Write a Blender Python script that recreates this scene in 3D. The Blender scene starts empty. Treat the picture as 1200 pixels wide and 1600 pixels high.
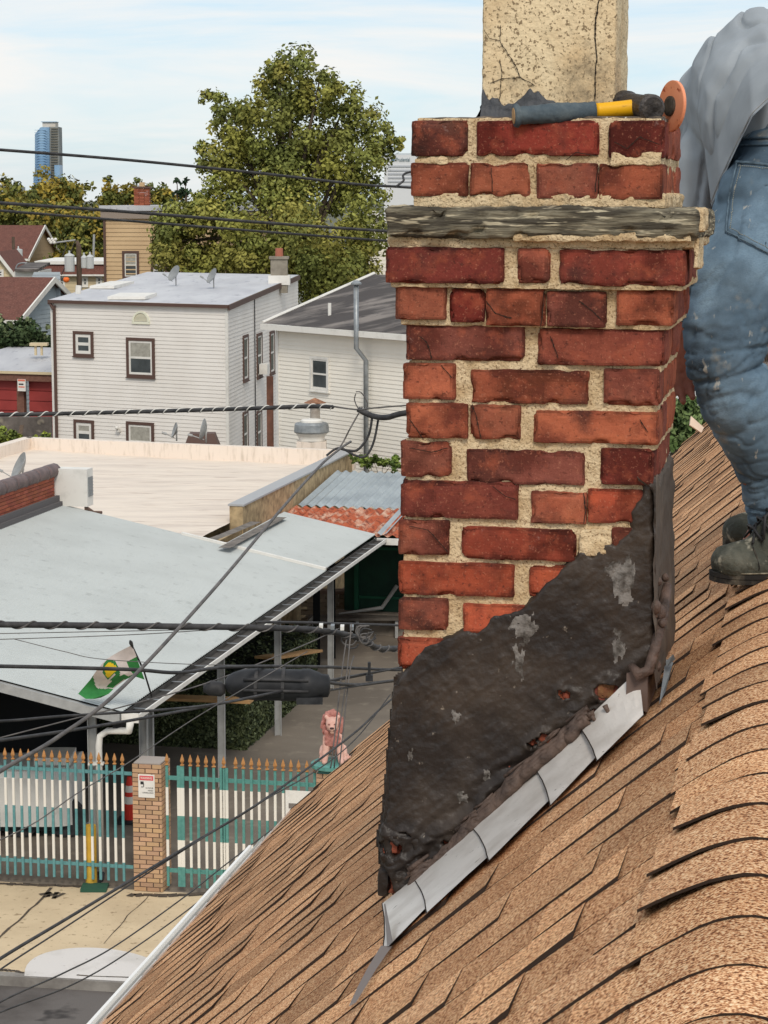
import bpy, bmesh, math, random
from mathutils import Vector, Matrix, noise
from mathutils.bvhtree import BVHTree
R = math.radians
random.seed(11)
S = bpy.context.scene
COL = S.collection
# ---------------- camera, sky, sun, exposure ----------------
FP, PITCH = 3500.0, R(7.97)
CAM = Vector((0, 0, 10.0))
cd = bpy.data.cameras.new('camera'); cam = bpy.data.objects.new('camera', cd); COL.objects.link(cam)
cam.location = CAM; cam.rotation_euler = (R(90) - PITCH, 0, 0)
cd.sensor_fit = 'VERTICAL'; cd.sensor_height = 36; cd.lens = 36 * FP / 1600
cd.clip_start = .05; cd.clip_end = 9000
S.camera = cam
SUN_EL, SUN_AZ = R(44), math.atan2(.10, -.95)      # veiled sun behind the camera
sun = bpy.data.lights.new('sun', 'SUN'); sun.energy = 1.9; sun.angle = R(16); sun.color = (1, .93, .82)
so = bpy.data.objects.new('sun', sun); COL.objects.link(so)
sd_ = Vector((math.sin(SUN_AZ) * math.cos(SUN_EL), math.cos(SUN_AZ) * math.cos(SUN_EL), math.sin(SUN_EL)))
so.rotation_euler = sd_.to_track_quat('Z', 'Y').to_euler(); so.location = (0, 0, 60)
W_ = bpy.data.worlds.new("World"); S.world = W_; W_.use_nodes = True
nt = W_.node_tree; nt.nodes.clear()
def wn(t, **k):
    n = nt.nodes.new(t)
    for a, b in k.items(): setattr(n, a, b)
    return n
sky = wn('ShaderNodeTexSky', sky_type='NISHITA', sun_disc=False, sun_elevation=SUN_EL, sun_rotation=SUN_AZ)
sky.air_density = 1.0; sky.dust_density = .6; sky.ozone_density = 1.3
bg = wn('ShaderNodeBackground'); bg.inputs[1].default_value = .14
ow = wn('ShaderNodeOutputWorld')
tc = wn('ShaderNodeTexCoord'); mp = wn('ShaderNodeMapping'); mp.inputs['Scale'].default_value = (2.2, 2.2, 15)
mp.inputs['Rotation'].default_value = (0, R(7), 0)
nz = wn('ShaderNodeTexNoise'); nz.inputs['Scale'].default_value = 2.6; nz.inputs['Detail'].default_value = 9; nz.inputs['Roughness'].default_value = .58; nz.inputs['Distortion'].default_value = .5
rp = wn('ShaderNodeValToRGB'); rp.color_ramp.elements[0].position = .34; rp.color_ramp.elements[1].position = .60
mx = wn('ShaderNodeMixRGB'); mx.inputs[2].default_value = (6.9, 6.7, 6.45, 1)
ml = wn('ShaderNodeMath', operation='MULTIPLY'); ml.inputs[1].default_value = .85
L = nt.links.new
L(tc.outputs['Generated'], mp.inputs[0]); L(mp.outputs[0], nz.inputs['Vector']); L(nz.outputs['Fac'], rp.inputs[0])
L(rp.outputs[0], ml.inputs[0]); L(ml.outputs[0], mx.inputs[0]); tint = wn('ShaderNodeMixRGB'); tint.inputs[0].default_value = .62; tint.inputs[2].default_value = (3.9, 5.15, 6.45, 1); L(sky.outputs[0], tint.inputs[1]); L(tint.outputs[0], mx.inputs[1]); L(mx.outputs[0], bg.inputs[0]); pass; L(bg.outputs[0], ow.inputs[0])
S.view_settings.view_transform = 'Standard'; S.view_settings.look = 'None'; S.view_settings.exposure = 0.0; S.view_settings.gamma = 1
S.cycles.max_bounces = 6

# ---------------- measuring helpers (1200 x 1600 sighting through the lens) ----------------
def ray(u, v):
    return Vector((u - 600, FP * math.cos(PITCH) + (800 - v) * math.sin(PITCH), -FP * math.sin(PITCH) + (800 - v) * math.cos(PITCH)))
def P(u, v, Y): r = ray(u, v); return CAM + r * (Y / r.y)
def GZ(u, v, Z=0.0): r = ray(u, v); return CAM + r * ((Z - 10) / r.z)
def HIT(u, v, p0, n): r = ray(u, v); return CAM + r * ((p0 - CAM).dot(n) / r.dot(n))
# ---------------- materials ----------------
MATS = {}
def srgb(r, g, b):
    f = lambda c: (c / 12.92 if c <= .04045 else ((c + .055) / 1.055) ** 2.4)
    return (f(r / 255), f(g / 255), f(b / 255), 1)
def mat(name, c1, c2=None, ns=6, thr=(.35, .65), c3=None, ns3=40, thr3=(.6, .7), rough=.85, metal=0, bs=0, bstr=.3, bd=.01, vcol=0, stretch=None, spec=.3, detail=6, alpha=None):
    """procedural surface: base colour c1, blotches c2, specks c3, bump; vcol multiplies with the mesh's own Col attribute"""
    if name in MATS: return MATS[name]
    m = bpy.data.materials.new(name); m.use_nodes = True; MATS[name] = m
    t = m.node_tree; b = t.nodes['Principled BSDF']; l = t.links.new
    b.inputs['Roughness'].default_value = rough; b.inputs['Metallic'].default_value = metal
    b.inputs['Specular IOR Level'].default_value = spec
    co = t.nodes.new('ShaderNodeTexCoord'); vec = co.outputs['Object']
    if stretch:
        q = t.nodes.new('ShaderNodeMapping'); q.inputs['Scale'].default_value = stretch; l(vec, q.inputs[0]); vec = q.outputs[0]
    def nzz(sc, th, det=detail):
        n = t.nodes.new('ShaderNodeTexNoise'); n.inputs['Scale'].default_value = sc; n.inputs['Detail'].default_value = det; n.inputs['Roughness'].default_value = .6
        l(vec, n.inputs['Vector']); r = t.nodes.new('ShaderNodeValToRGB'); r.color_ramp.elements[0].position = th[0]; r.color_ramp.elements[1].position = th[1]
        l(n.outputs['Fac'], r.inputs[0]); return r.outputs[0]
    cur = None
    rgb = t.nodes.new('ShaderNodeRGB'); rgb.outputs[0].default_value = c1; cur = rgb.outputs[0]
    if vcol:
        a = t.nodes.new('ShaderNodeVertexColor'); a.layer_name = 'Col'
        if vcol == 2: cur = a.outputs[0]
        else:
            x = t.nodes.new('ShaderNodeMixRGB'); x.blend_type = 'MULTIPLY'; x.inputs[0].default_value = 1; l(cur, x.inputs[1]); l(a.outputs[0], x.inputs[2]); cur = x.outputs[0]
    if c2:
        x = t.nodes.new('ShaderNodeMixRGB'); l(nzz(ns, thr), x.inputs[0]); l(cur, x.inputs[1]); x.inputs[2].default_value = c2; cur = x.outputs[0]
    if c3:
        x = t.nodes.new('ShaderNodeMixRGB'); l(nzz(ns3, thr3, 3), x.inputs[0]); l(cur, x.inputs[1]); x.inputs[2].default_value = c3; cur = x.outputs[0]
    l(cur, b.inputs['Base Color'])
    if bs:
        n = t.nodes.new('ShaderNodeTexNoise'); n.inputs['Scale'].default_value = bs; n.inputs['Detail'].default_value = 5; l(vec, n.inputs['Vector'])
        u = t.nodes.new('ShaderNodeBump'); u.inputs['Strength'].default_value = bstr; u.inputs['Distance'].default_value = bd; l(n.outputs['Fac'], u.inputs['Height']); l(u.outputs[0], b.inputs['Normal'])
    return m
def G(v, a=1.0): return (v, v, v, 1)
# ---------------- mesh building ----------------
WL = {}
def link(o, parent=None):
    COL.objects.link(o)
    if parent is not None: o.parent = parent
    return o
class MB:
    def __init__(s): s.v = []; s.f = []; s.m = []; s.c = []; s.hascol = False; s.col = (1, 1, 1, 1); s.mi = 0
    def q(s, *pts):
        i = len(s.v); s.v.extend(Vector(p) for p in pts); s.f.append(tuple(range(i, i + len(pts)))); s.m.append(s.mi); s.c.append(s.col)
    def idx(s, verts, faces):
        i = len(s.v); s.v.extend(verts)
        for f in faces: s.f.append(tuple(i + k for k in f)); s.m.append(s.mi); s.c.append(s.col)
    def hexa(s, p):   # 8 points: bottom 0-3 ccw, top 4-7
        s.idx([Vector(x) for x in p], [(3, 2, 1, 0), (4, 5, 6, 7), (0, 1, 5, 4), (1, 2, 6, 5), (2, 3, 7, 6), (3, 0, 4, 7)])
    def box(s, a, b, fn=None):
        p = [(a[0], a[1], a[2]), (b[0], a[1], a[2]), (b[0], b[1], a[2]), (a[0], b[1], a[2]), (a[0], a[1], b[2]), (b[0], a[1], b[2]), (b[0], b[1], b[2]), (a[0], b[1], b[2])]
        s.hexa([fn(*k) if fn else Vector(k) for k in p])
    def tube(s, pts, r, n=8, cap=True):
        pts = [Vector(p) for p in pts]; rr = r if isinstance(r, (list, tuple)) else [r] * len(pts)
        base = len(s.v); up = None
        for i, p in enumerate(pts):
            t = (pts[min(i + 1, len(pts) - 1)] - pts[max(i - 1, 0)]).normalized()
            if up is None: up = Vector((0, 0, 1)) if abs(t.z) < .9 else Vector((1, 0, 0))
            x = t.cross(up).normalized(); up = x.cross(t).normalized()
            for k in range(n):
                a = 2 * math.pi * k / n; s.v.append(p + x * math.cos(a) * rr[i] + up * math.sin(a) * rr[i])
        for i in range(len(pts) - 1):
            for k in range(n):
                s.f.append((base + i * n + k, base + i * n + (k + 1) % n, base + (i + 1) * n + (k + 1) % n, base + (i + 1) * n + k)); s.m.append(s.mi); s.c.append(s.col)
        if cap:
            s.f.append(tuple(base + k for k in range(n))[::-1]); s.m.append(s.mi); s.c.append(s.col)
            s.f.append(tuple(base + (len(pts) - 1) * n + k for k in range(n))); s.m.append(s.mi); s.c.append(s.col)
    def lathe(s, c, prof, n=20, axis=Vector((0, 0, 1))):
        s.tube([Vector(c) + axis * z for r, z in prof], [r for r, z in prof], n)
    def ball(s, c, r, n=10, sq=(1, 1, 1)):
        c = Vector(c); vs = []; fs = []
        for i in range(n + 1):
            th = math.pi * i / n
            for k in range(n * 2):
                ph = math.pi * k / n; vs.append(c + Vector((r * sq[0] * math.sin(th) * math.cos(ph), r * sq[1] * math.sin(th) * math.sin(ph), r * sq[2] * math.cos(th))))
        w = n * 2
        for i in range(n):
            for k in range(w): fs.append((i * w + k, (i + 1) * w + k, (i + 1) * w + (k + 1) % w, i * w + (k + 1) % w))
        s.idx(vs, fs)
    def build(s, name, mats, parent=None, smooth=False, base=None):
        me = bpy.data.meshes.new(name)
        if parent is not None: off = WL[parent]
        elif base is not None: off = Vector(base)
        else:
            xs = [p.x for p in s.v]; ys = [p.y for p in s.v]; zs = [p.z for p in s.v]
            off = Vector(((min(xs) + max(xs)) / 2, (min(ys) + max(ys)) / 2, min(zs)))
        me.from_pydata([tuple(p - off) for p in s.v], [], s.f)
        for m in (mats if isinstance(mats, (list, tuple)) else [mats]): me.materials.append(m)
        me.polygons.foreach_set('material_index', s.m)
        if smooth: me.polygons.foreach_set('use_smooth', [True] * len(s.f))
        if any(c != (1, 1, 1, 1) for c in s.c):
            a = me.color_attributes.new('Col', 'FLOAT_COLOR', 'CORNER'); buf = []
            for f, c in zip(s.f, s.c): buf.extend(tuple(c) * len(f))
            a.data.foreach_set('color', buf)
        me.update()
        o = bpy.data.objects.new(name, me); link(o, parent)
        if parent is None: o.location = off
        WL[o] = off
        return o
def tag(o, label=None, cat=None, group=None, kind=None):
    if label: o['label'] = label
    if cat: o['category'] = cat
    if group: o['group'] = group
    if kind: o['kind'] = kind
    return o
def thing(name, label, cat, loc, group=None):
    o = bpy.data.objects.new(name, None); o.empty_display_size = .2; o.location = loc; link(o); WL[o] = Vector(loc)
    return tag(o, label, cat, group)
def copy_tree(o, parent=None):
    c = o.copy(); COL.objects.link(c); c.parent = parent; WL[c] = WL[o].copy()
    for ch in list(o.children): copy_tree(ch, c)
    return c
class Fr:      # upright wall frame: s along the wall, o outwards (towards the viewer), z up
    def __init__(f, A, B, out=None):
        f.A = Vector((A[0], A[1], 0)); d = Vector((B[0], B[1], 0)) - f.A; f.L = d.length; f.d = d.normalized()
        f.n = Vector((f.d.y, -f.d.x, 0))
        if out is not None and f.n.dot(Vector((out[0], out[1], 0))) < 0: f.n = -f.n
    def p(f, s, o, z): q = f.A + f.d * s + f.n * o; return Vector((q.x, q.y, z))
    def uv(f, u, v, o=0.0): h = HIT(u, v, f.A + f.n * o, f.n); return (h - f.A).dot(f.d), h.z
    def rect(f, u0, v0, u1, v1, o=0.0):
        s0, z1 = f.uv(u0, v0, o); s1, z0 = f.uv(u1, v1, o); return s0, s1, z0, z1
def siding(mb, fr, z0, z1, pitch=.13, span=None, out=.016):
    z = z0
    while z < z1 - 1e-4:
        zt = min(z + pitch, z1)
        a0, a1 = span(z) if span else (0, fr.L); b0, b1 = span(zt) if span else (0, fr.L)
        mb.q(fr.p(a0, out, z), fr.p(a1, out, z), fr.p(b1, 0, zt), fr.p(b0, 0, zt))
        mb.q(fr.p(a0, -.02, z), fr.p(a1, -.02, z), fr.p(a1, out, z), fr.p(a0, out, z))
        z = zt
def window(root, fr, r, trim, sash, glass, tw=.09, sw=.05, curtain=None, rail=.5, top_of_wall=.016):
    s0, s1, z0, z1 = r
    m = MB()
    for a, b, c, d in ((s0, s1, z1 - tw, z1), (s0, s1, z0, z0 + tw), (s0, s0 + tw, z0 + tw, z1 - tw), (s1 - tw, s1, z0 + tw, z1 - tw)):
        m.box((a, -.03, c), (b, .055, d), fr.p)
    m.box((s0 - .02, -.02, z0 - .03), (s1 + .02, .085, z0), fr.p)
    w = m.build('window', trim, root)
    a0, a1, c0, c1 = s0 + tw, s1 - tw, z0 + tw, z1 - tw; mid = c0 + (c1 - c0) * rail
    m = MB()
    for a, b, c, d in ((a0, a1, c1 - sw, c1), (a0, a1, c0, c0 + sw), (a0, a0 + sw, c0 + sw, c1 - sw), (a1 - sw, a1, c0 + sw, c1 - sw), (a0 + sw, a1 - sw, mid - sw / 2, mid + sw / 2)):
        m.box((a, -.028, c), (b, .035, d), fr.p)
    m.build('sash', sash, w)
    m = MB(); m.box((a0 + .01, -.02, c0 + .01), (a1 - .01, .022, c1 - .01), fr.p); m.build('pane', glass, w)
    if curtain:
        m = MB(); m.box((a0 + sw, .0, mid + sw / 2), (a1 - sw, .026, c1 - sw), fr.p); m.build('curtain', curtain, w)
    return w
def evalmesh(o, name):
    dg = bpy.context.evaluated_depsgraph_get(); dg.update()
    me = bpy.data.meshes.new_from_object(o.evaluated_get(dg)); me.name = name
    return me
def capsule(m, a, b, ra, rb, n=14):
    a = Vector(a); b = Vector(b); d = (b - a); Ln = max(d.length, 1e-5); d = d / Ln; pts = []; rs = []
    for k in range(5):
        th = math.pi / 2 * k / 4.5; pts.append(a - d * ra * math.cos(th)); rs.append(max(ra * math.sin(th), ra * .08))
    pts.append(a); rs.append(ra); pts.append(b); rs.append(rb)
    for k in range(5):
        th = math.pi / 2 * (1 - k / 4.5) if False else math.pi / 2 * (k + 1) / 5.2; pts.append(b + d * rb * math.sin(th)); rs.append(max(rb * math.cos(th), rb * .08))
    m.tube(pts, rs, n)
def remesh(mb, voxel, smooth_it=4, name='tmp'):
    o = mb.build(name, [], None, base=(0, 0, 0))
    r = o.modifiers.new('r', 'REMESH'); r.mode = 'VOXEL'; r.voxel_size = voxel
    if smooth_it:
        k = o.modifiers.new('s', 'SMOOTH'); k.iterations = smooth_it; k.factor = .5
    me = evalmesh(o, name); bpy.data.objects.remove(o)
    return me
def from_mesh(me, name, mats, parent=None, smooth=True, base=None):
    vs = [v.co.copy() for v in me.vertices]
    if parent is not None: off = WL[parent]
    elif base is not None: off = Vector(base)
    else: off = Vector((sum(v.x for v in vs) / len(vs), sum(v.y for v in vs) / len(vs), min(v.z for v in vs)))
    for v in me.vertices: v.co = v.co - off
    me.materials.clear()
    for m in (mats if isinstance(mats, (list, tuple)) else [mats]): me.materials.append(m)
    me.polygons.foreach_set('use_smooth', [smooth] * len(me.polygons)); me.update()
    o = bpy.data.objects.new(name, me); link(o, parent)
    if parent is None: o.location = off
    WL[o] = off; return o
def text(name, body, size, m, parent, pos, right, up, ext=.003, align='CENTER', maxw=None):
    c = bpy.data.curves.new('t', 'FONT'); c.body = body; c.size = size; c.extrude = ext; c.align_x = align; c.align_y = 'CENTER'; c.resolution_u = 2
    o = bpy.data.objects.new('t', c); COL.objects.link(o); me = evalmesh(o, name); bpy.data.objects.remove(o)
    right = Vector(right).normalized(); up = Vector(up).normalized(); nn = right.cross(up)
    xs = [v.co.x for v in me.vertices]; w = (max(xs) - min(xs)) if xs else 1; k = min(1, maxw / w) if maxw else 1
    for v in me.vertices: v.co = Vector(pos) + right * v.co.x * k + up * v.co.y + nn * v.co.z
    return from_mesh(me, name, m, parent, smooth=False)
def N3(p, sc=1.0, seed=0.0): return noise.noise(Vector(p) * sc + Vector((seed, seed * 1.7, -seed)))
def FB(p, sc=1.0, seed=0.0, o=3): return noise.fractal(Vector(p) * sc + Vector((seed, seed * 1.7, -seed)), 1.0, 2.0, o)
# ---------------- shared materials ----------------
M_white = mat('white_paint', srgb(226, 222, 214), srgb(200, 196, 188), ns=3, thr=(.5, .8), rough=.6)
M_trim = mat('brown_trim', srgb(92, 70, 62), rough=.6)
M_glass = mat('window_glass', srgb(52, 56, 58), srgb(84, 90, 92), ns=1.2, rough=.12, spec=.6)
M_curt = mat('curtain', srgb(176, 172, 160), srgb(150, 146, 136), ns=8, rough=.9)
M_sid1 = mat('vinyl_siding_beige', srgb(232, 226, 218), srgb(222, 215, 206), ns=.6, thr=(.4, .7), rough=.6, bs=30, bstr=.05)
M_sid2 = mat('vinyl_siding_white', srgb(242, 235, 222), srgb(232, 224, 210), ns=.6, thr=(.4, .7), rough=.6, bs=30, bstr=.05)
M_sidt = mat('vinyl_siding_tan', srgb(206, 176, 136), srgb(192, 162, 124), ns=.5, rough=.7)
M_sidb = mat('vinyl_siding_blue', srgb(176, 186, 190), srgb(160, 170, 176), ns=.5, rough=.7)
M_sidc = mat('vinyl_siding_cream', srgb(214, 196, 160), srgb(200, 182, 148), ns=.5, rough=.7)
M_flatroof = mat('coated_flat_roof', srgb(198, 198, 200), srgb(178, 178, 182), ns=.9, thr=(.4, .7), rough=.7, bs=6, bstr=.2, c3=srgb(160, 160, 166), ns3=3, thr3=(.6, .75), stretch=(1, .3, 1))
M_shdark = mat('dark_roof_shingle', srgb(76, 71, 69), srgb(132, 124, 118), ns=1.3, thr=(.48, .66), c3=srgb(66, 62, 62), ns3=6, rough=.95, stretch=(.35, 1, 1), bs=30, bstr=.3)
M_shbrown = mat('brown_roof_shingle', srgb(112, 72, 62), srgb(96, 62, 54), ns=3, c3=srgb(126, 88, 76), ns3=14, thr3=(.5, .7), rough=.95, bs=30, bstr=.3)
M_galv = mat('galvanised_metal', srgb(158, 162, 164), srgb(132, 136, 138), ns=5, rough=.45, metal=.5)
M_steel = mat('grey_steel_post', srgb(168, 168, 166), srgb(148, 148, 146), ns=5, rough=.6, metal=0)
M_black = mat('black_rubber', srgb(36, 36, 38), srgb(58, 58, 60), ns=12, rough=.6)
M_cable = mat('weathered_cable', srgb(44, 43, 44), srgb(72, 70, 70), ns=9, rough=.6)
M_cableg = mat('grey_cable', srgb(78, 75, 74), srgb(110, 104, 100), ns=9, rough=.6)
M_dark = mat('dark_paint', srgb(28, 29, 31), rough=.7)
M_wood = mat('bare_lumber', srgb(188, 150, 104), srgb(160, 122, 80), ns=4, stretch=(1, 1, 8), rough=.8)
M_oldwood = mat('old_pole_wood', srgb(104, 88, 74), srgb(78, 64, 54), ns=9, stretch=(6, 6, .6), rough=.9, bs=20, bstr=.5)
M_redbrick = mat('old_red_brick', srgb(150, 84, 64), rough=.95, vcol=1, bs=40, bstr=.4)
M_tanbrick = mat('tan_brick', srgb(196, 160, 128), rough=.95, vcol=1, bs=50, bstr=.4)
M_joint = mat('pillar_mortar', srgb(134, 108, 84), srgb(112, 92, 74), ns=12, rough=.95)
M_jointd = mat('dark_mortar', srgb(96, 78, 68), srgb(80, 66, 58), ns=12, rough=.95)
M_dish = mat('dish_grey', srgb(150, 152, 152), srgb(130, 132, 132), ns=7, rough=.5)
# ---------------- setting: ground, road, pavement ----------------
def poly_sheet(name, pts, z, m, kind='structure', thick=0, grid=None):
    mb = MB(); mb.q(*[(p[0], p[1], z) for p in pts])
    if thick:
        n = len(pts)
        for i in range(n):
            a, b = pts[i], pts[(i + 1) % n]; mb.q((a[0], a[1], z - thick), (b[0], b[1], z - thick), (b[0], b[1], z), (a[0], a[1], z))
    o = mb.build(name, m, None, base=(0, 0, 0)); return tag(o, kind=kind)
M_ground = mat('earth_ground', srgb(110, 108, 96), srgb(88, 92, 74), ns=.05, rough=1)
M_yard = mat('yard_asphalt', srgb(128, 118, 106), srgb(108, 99, 89), ns=.35, thr=(.4, .62), c3=srgb(142, 132, 118), ns3=2.2, thr3=(.56, .75), rough=.95, bs=25, bstr=.5)
M_road = mat('road_asphalt', srgb(104, 98, 94), srgb(82, 76, 72), ns=.7, thr=(.45, .62), c3=srgb(64, 60, 58), ns3=1.5, thr3=(.6, .68), rough=.95, bs=40, bstr=.4)
M_walk = mat('tan_pavement', srgb(212, 190, 156), srgb(194, 172, 140), ns=.9, thr=(.4, .7), c3=srgb(150, 128, 100), ns3=9, thr3=(.6, .72), rough=.95, bs=40, bstr=.4)
M_kerb = mat('kerb_concrete', srgb(150, 144, 136), srgb(118, 112, 106), ns=2.5, rough=.95, bs=30, bstr=.4)
M_wpaint = mat('white_road_paint', srgb(214, 208, 202), srgb(190, 184, 176), ns=1.2, thr=(.5, .75), c3=srgb(160, 152, 144), ns3=12, thr3=(.66, .75), rough=.8)
mb = MB(); gx = [-6000, -2500, -900, -300, -100, -40, -12, 12, 40, 100, 300, 900, 2500, 6000]; gy = [-200, -60, 0, 20, 40, 70, 120, 250, 600, 1500, 4000, 8000]
for i in range(len(gx) - 1):
    for j in range(len(gy) - 1): mb.q((gx[i], gy[j], -.4), (gx[i + 1], gy[j], -.4), (gx[i + 1], gy[j + 1], -.4), (gx[i], gy[j + 1], -.4))
tag(mb.build('ground', M_ground, None, base=(0, 0, 0)), kind='structure')
# the road edge and the fence line
k0 = GZ(40, 1527); k1 = GZ(213, 1537); kd = (k1 - k0).normalized(); kn = Vector((-kd.y, kd.x, 0))
f0 = GZ(0, 1377); f1 = GZ(345, 1398); fd = (f1 - f0).normalized()
def al(p, d, s): q = p + d * s; return (q.x, q.y)
poly_sheet('road', [al(k0 - kn * 9, kd, -60), al(k0 - kn * 9, kd, 60), al(k0, kd, 60), al(k0, kd, -60)], -.13, M_road)
poly_sheet('pavement', [al(k0 + kn * .16, kd, -60), al(k0 + kn * .16, kd, 60), al(f0, fd, 60), al(f0, fd, -60)], -.004, M_walk)
poly_sheet('yard', [al(f0, fd, -60), al(f0, fd, 60), al(f0 + Vector((12, 60, 0)), fd, 60), al(f0 + Vector((12, 60, 0)), fd, -60)], -.012, M_yard)
poly_sheet('kerb', [al(k0, kd, -60), al(k0, kd, 60), al(k0 + kn * .165, kd, 60), al(k0 + kn * .165, kd, -60)], 0, M_kerb, thick=.15)
# rounded white patch painted on the pavement
mb = MB(); pts = []
cP = GZ(155, 1521); 
for i in range(25):
    a = math.pi * i / 24; u = 152 - 114 * math.cos(a); v = 1525 + .055 * (u - 38) - 50 * math.sin(a) ** .8; pts.append(GZ(u, v))
mb.q(*[(p.x, p.y, .003) for p in pts[::-1]]); tag(mb.build('white_pavement_patch', M_wpaint, None, base=(0, 0, 0)), kind='structure')
# cracks with tar in the pavement
mb = MB()
def crack(m, pp, w=.02, z=.004):
    g = [GZ(u, v) for u, v in pp]; g2 = []
    for a, b in zip(g, g[1:]):
        for k in range(5): g2.append(a.lerp(b, k / 5) + Vector((random.uniform(-.02, .02), random.uniform(-.03, .03), 0)))
    g2.append(g[-1])
    for a, b in zip(g2, g2[1:]):
        n = Vector((-(b - a).y, (b - a).x, 0)).normalized() * w * random.uniform(.7, 1.3); m.q(*[(q.x, q.y, z) for q in (a - n, b - n, b + n, a + n)])
crack(mb, [(-20, 1480), (40, 1430), (80, 1387)]); crack(mb, [(162, 1475), (200, 1430), (232, 1400)], .006); crack(mb, [(290, 1520), (240, 1530), (120, 1524)], .012, .008)
crack(mb, [(0, 1380), (60, 1383), (128, 1385), (160, 1392)], .05); crack(mb, [(70, 1396), (95, 1400)], .12)
crack(mb, [(200, 1398), (262, 1400), (345, 1396)], .06)
crack(mb, [(-10, 1516), (20, 1517), (38, 1520)], .03, .006)
tag(mb.build('pavement_cracks', mat('tar_crack', srgb(70, 62, 54), srgb(96, 84, 72), ns=8, rough=.9), None, base=(0, 0, 0)), kind='structure')
# ================= OUR HOUSE: shingled roof =================
be = math.atan(.2); E1 = Vector((math.cos(be), -math.sin(be), 0)); E2 = Vector((math.sin(be), math.cos(be), 0))
RO = Vector((-.03, 0, 10 - .6458)); RT = .85; RR = .075
def prof(a): return -RT * (math.sqrt((a + .03) ** 2 + RR * RR)) - .0255
def RW(a, b, h=0.0): return RO + E1 * a + E2 * b + Vector((0, 0, h))
def RS(a, b, l=0.0):       # on the roof surface, lifted l
    return RW(a, b, prof(a) + l * 1.25)
EAVE = -1.93
def rake(a):   # far end of the roof at a
    return 13.55 + a * 2.95 if a < 0 else 13.55
house = thing('house', 'house under the brown shingled roof the chimney stands on', 'house', RW(-.2, 6, -9.3))
def shingle_mat(name, shift=0):
    m = bpy.data.materials.new(name); m.use_nodes = True; t = m.node_tree; l = t.links.new; b = t.nodes['Principled BSDF']; b.inputs['Roughness'].default_value = .95; b.inputs['Specular IOR Level'].default_value = .15
    co = t.nodes.new('ShaderNodeTexCoord'); a = t.nodes.new('ShaderNodeVertexColor'); a.layer_name = 'Col'
    n1 = t.nodes.new('ShaderNodeTexNoise'); n1.inputs['Scale'].default_value = 240; n1.inputs['Detail'].default_value = 1; n1.inputs['Roughness'].default_value = .7
    n2 = t.nodes.new('ShaderNodeTexNoise'); n2.inputs['Scale'].default_value = 9; n2.inputs['Detail'].default_value = 4
    n3 = t.nodes.new('ShaderNodeTexNoise'); n3.inputs['Scale'].default_value = 150; n3.inputs['Detail'].default_value = 3; n3.inputs['Roughness'].default_value = .8
    for n in (n1, n2, n3): l(co.outputs['Object'], n.inputs['Vector'])
    r1 = t.nodes.new('ShaderNodeValToRGB'); e = r1.color_ramp.elements
    e[0].position = .34; e[0].color = srgb(116, 76, 50); e[1].position = .68; e[1].color = srgb(252, 218, 176)
    for p, c in ((.42, srgb(172, 115, 78)), (.48, srgb(214, 156, 110)), (.54, srgb(234, 182, 135)), (.61, srgb(246, 202, 154))):
        x = e.new(p); x.color = c
    l(n1.outputs['Fac'], r1.inputs[0])
    x1 = t.nodes.new('ShaderNodeMixRGB'); x1.blend_type = 'MULTIPLY'; x1.inputs[0].default_value = 1; l(r1.outputs[0], x1.inputs[1]); l(a.outputs[0], x1.inputs[2])
    r2 = t.nodes.new('ShaderNodeValToRGB'); r2.color_ramp.elements[0].position = .4; r2.color_ramp.elements[1].position = .7; l(n2.outputs['Fac'], r2.inputs[0])
    x2 = t.nodes.new('ShaderNodeMixRGB'); x2.blend_type = 'MULTIPLY'; l(r2.outputs[0], x2.inputs[0]); l(x1.outputs[0], x2.inputs[1]); x2.inputs[2].default_value = (.82, .78, .76, 1)
    l(x2.outputs[0], b.inputs['Base Color'])
    u = t.nodes.new('ShaderNodeBump'); u.inputs['Strength'].default_value = .7; u.inputs['Distance'].default_value = .003; l(n3.outputs['Fac'], u.inputs['Height']); l(u.outputs[0], b.inputs['Normal'])
    return m
M_sh = shingle_mat('granule_shingle')
M_edge = mat('shingle_cut_edge', srgb(56, 46, 40), rough=.95)
def tabcol():
    k = random.choice([.80, .88, .95, 1.0, 1.0, 1.05, .70, .84]); w = random.uniform(-.04, .04)
    return (k, k * (1 - w * .4), k * (1 - w), 1)
EXP = .143
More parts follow.
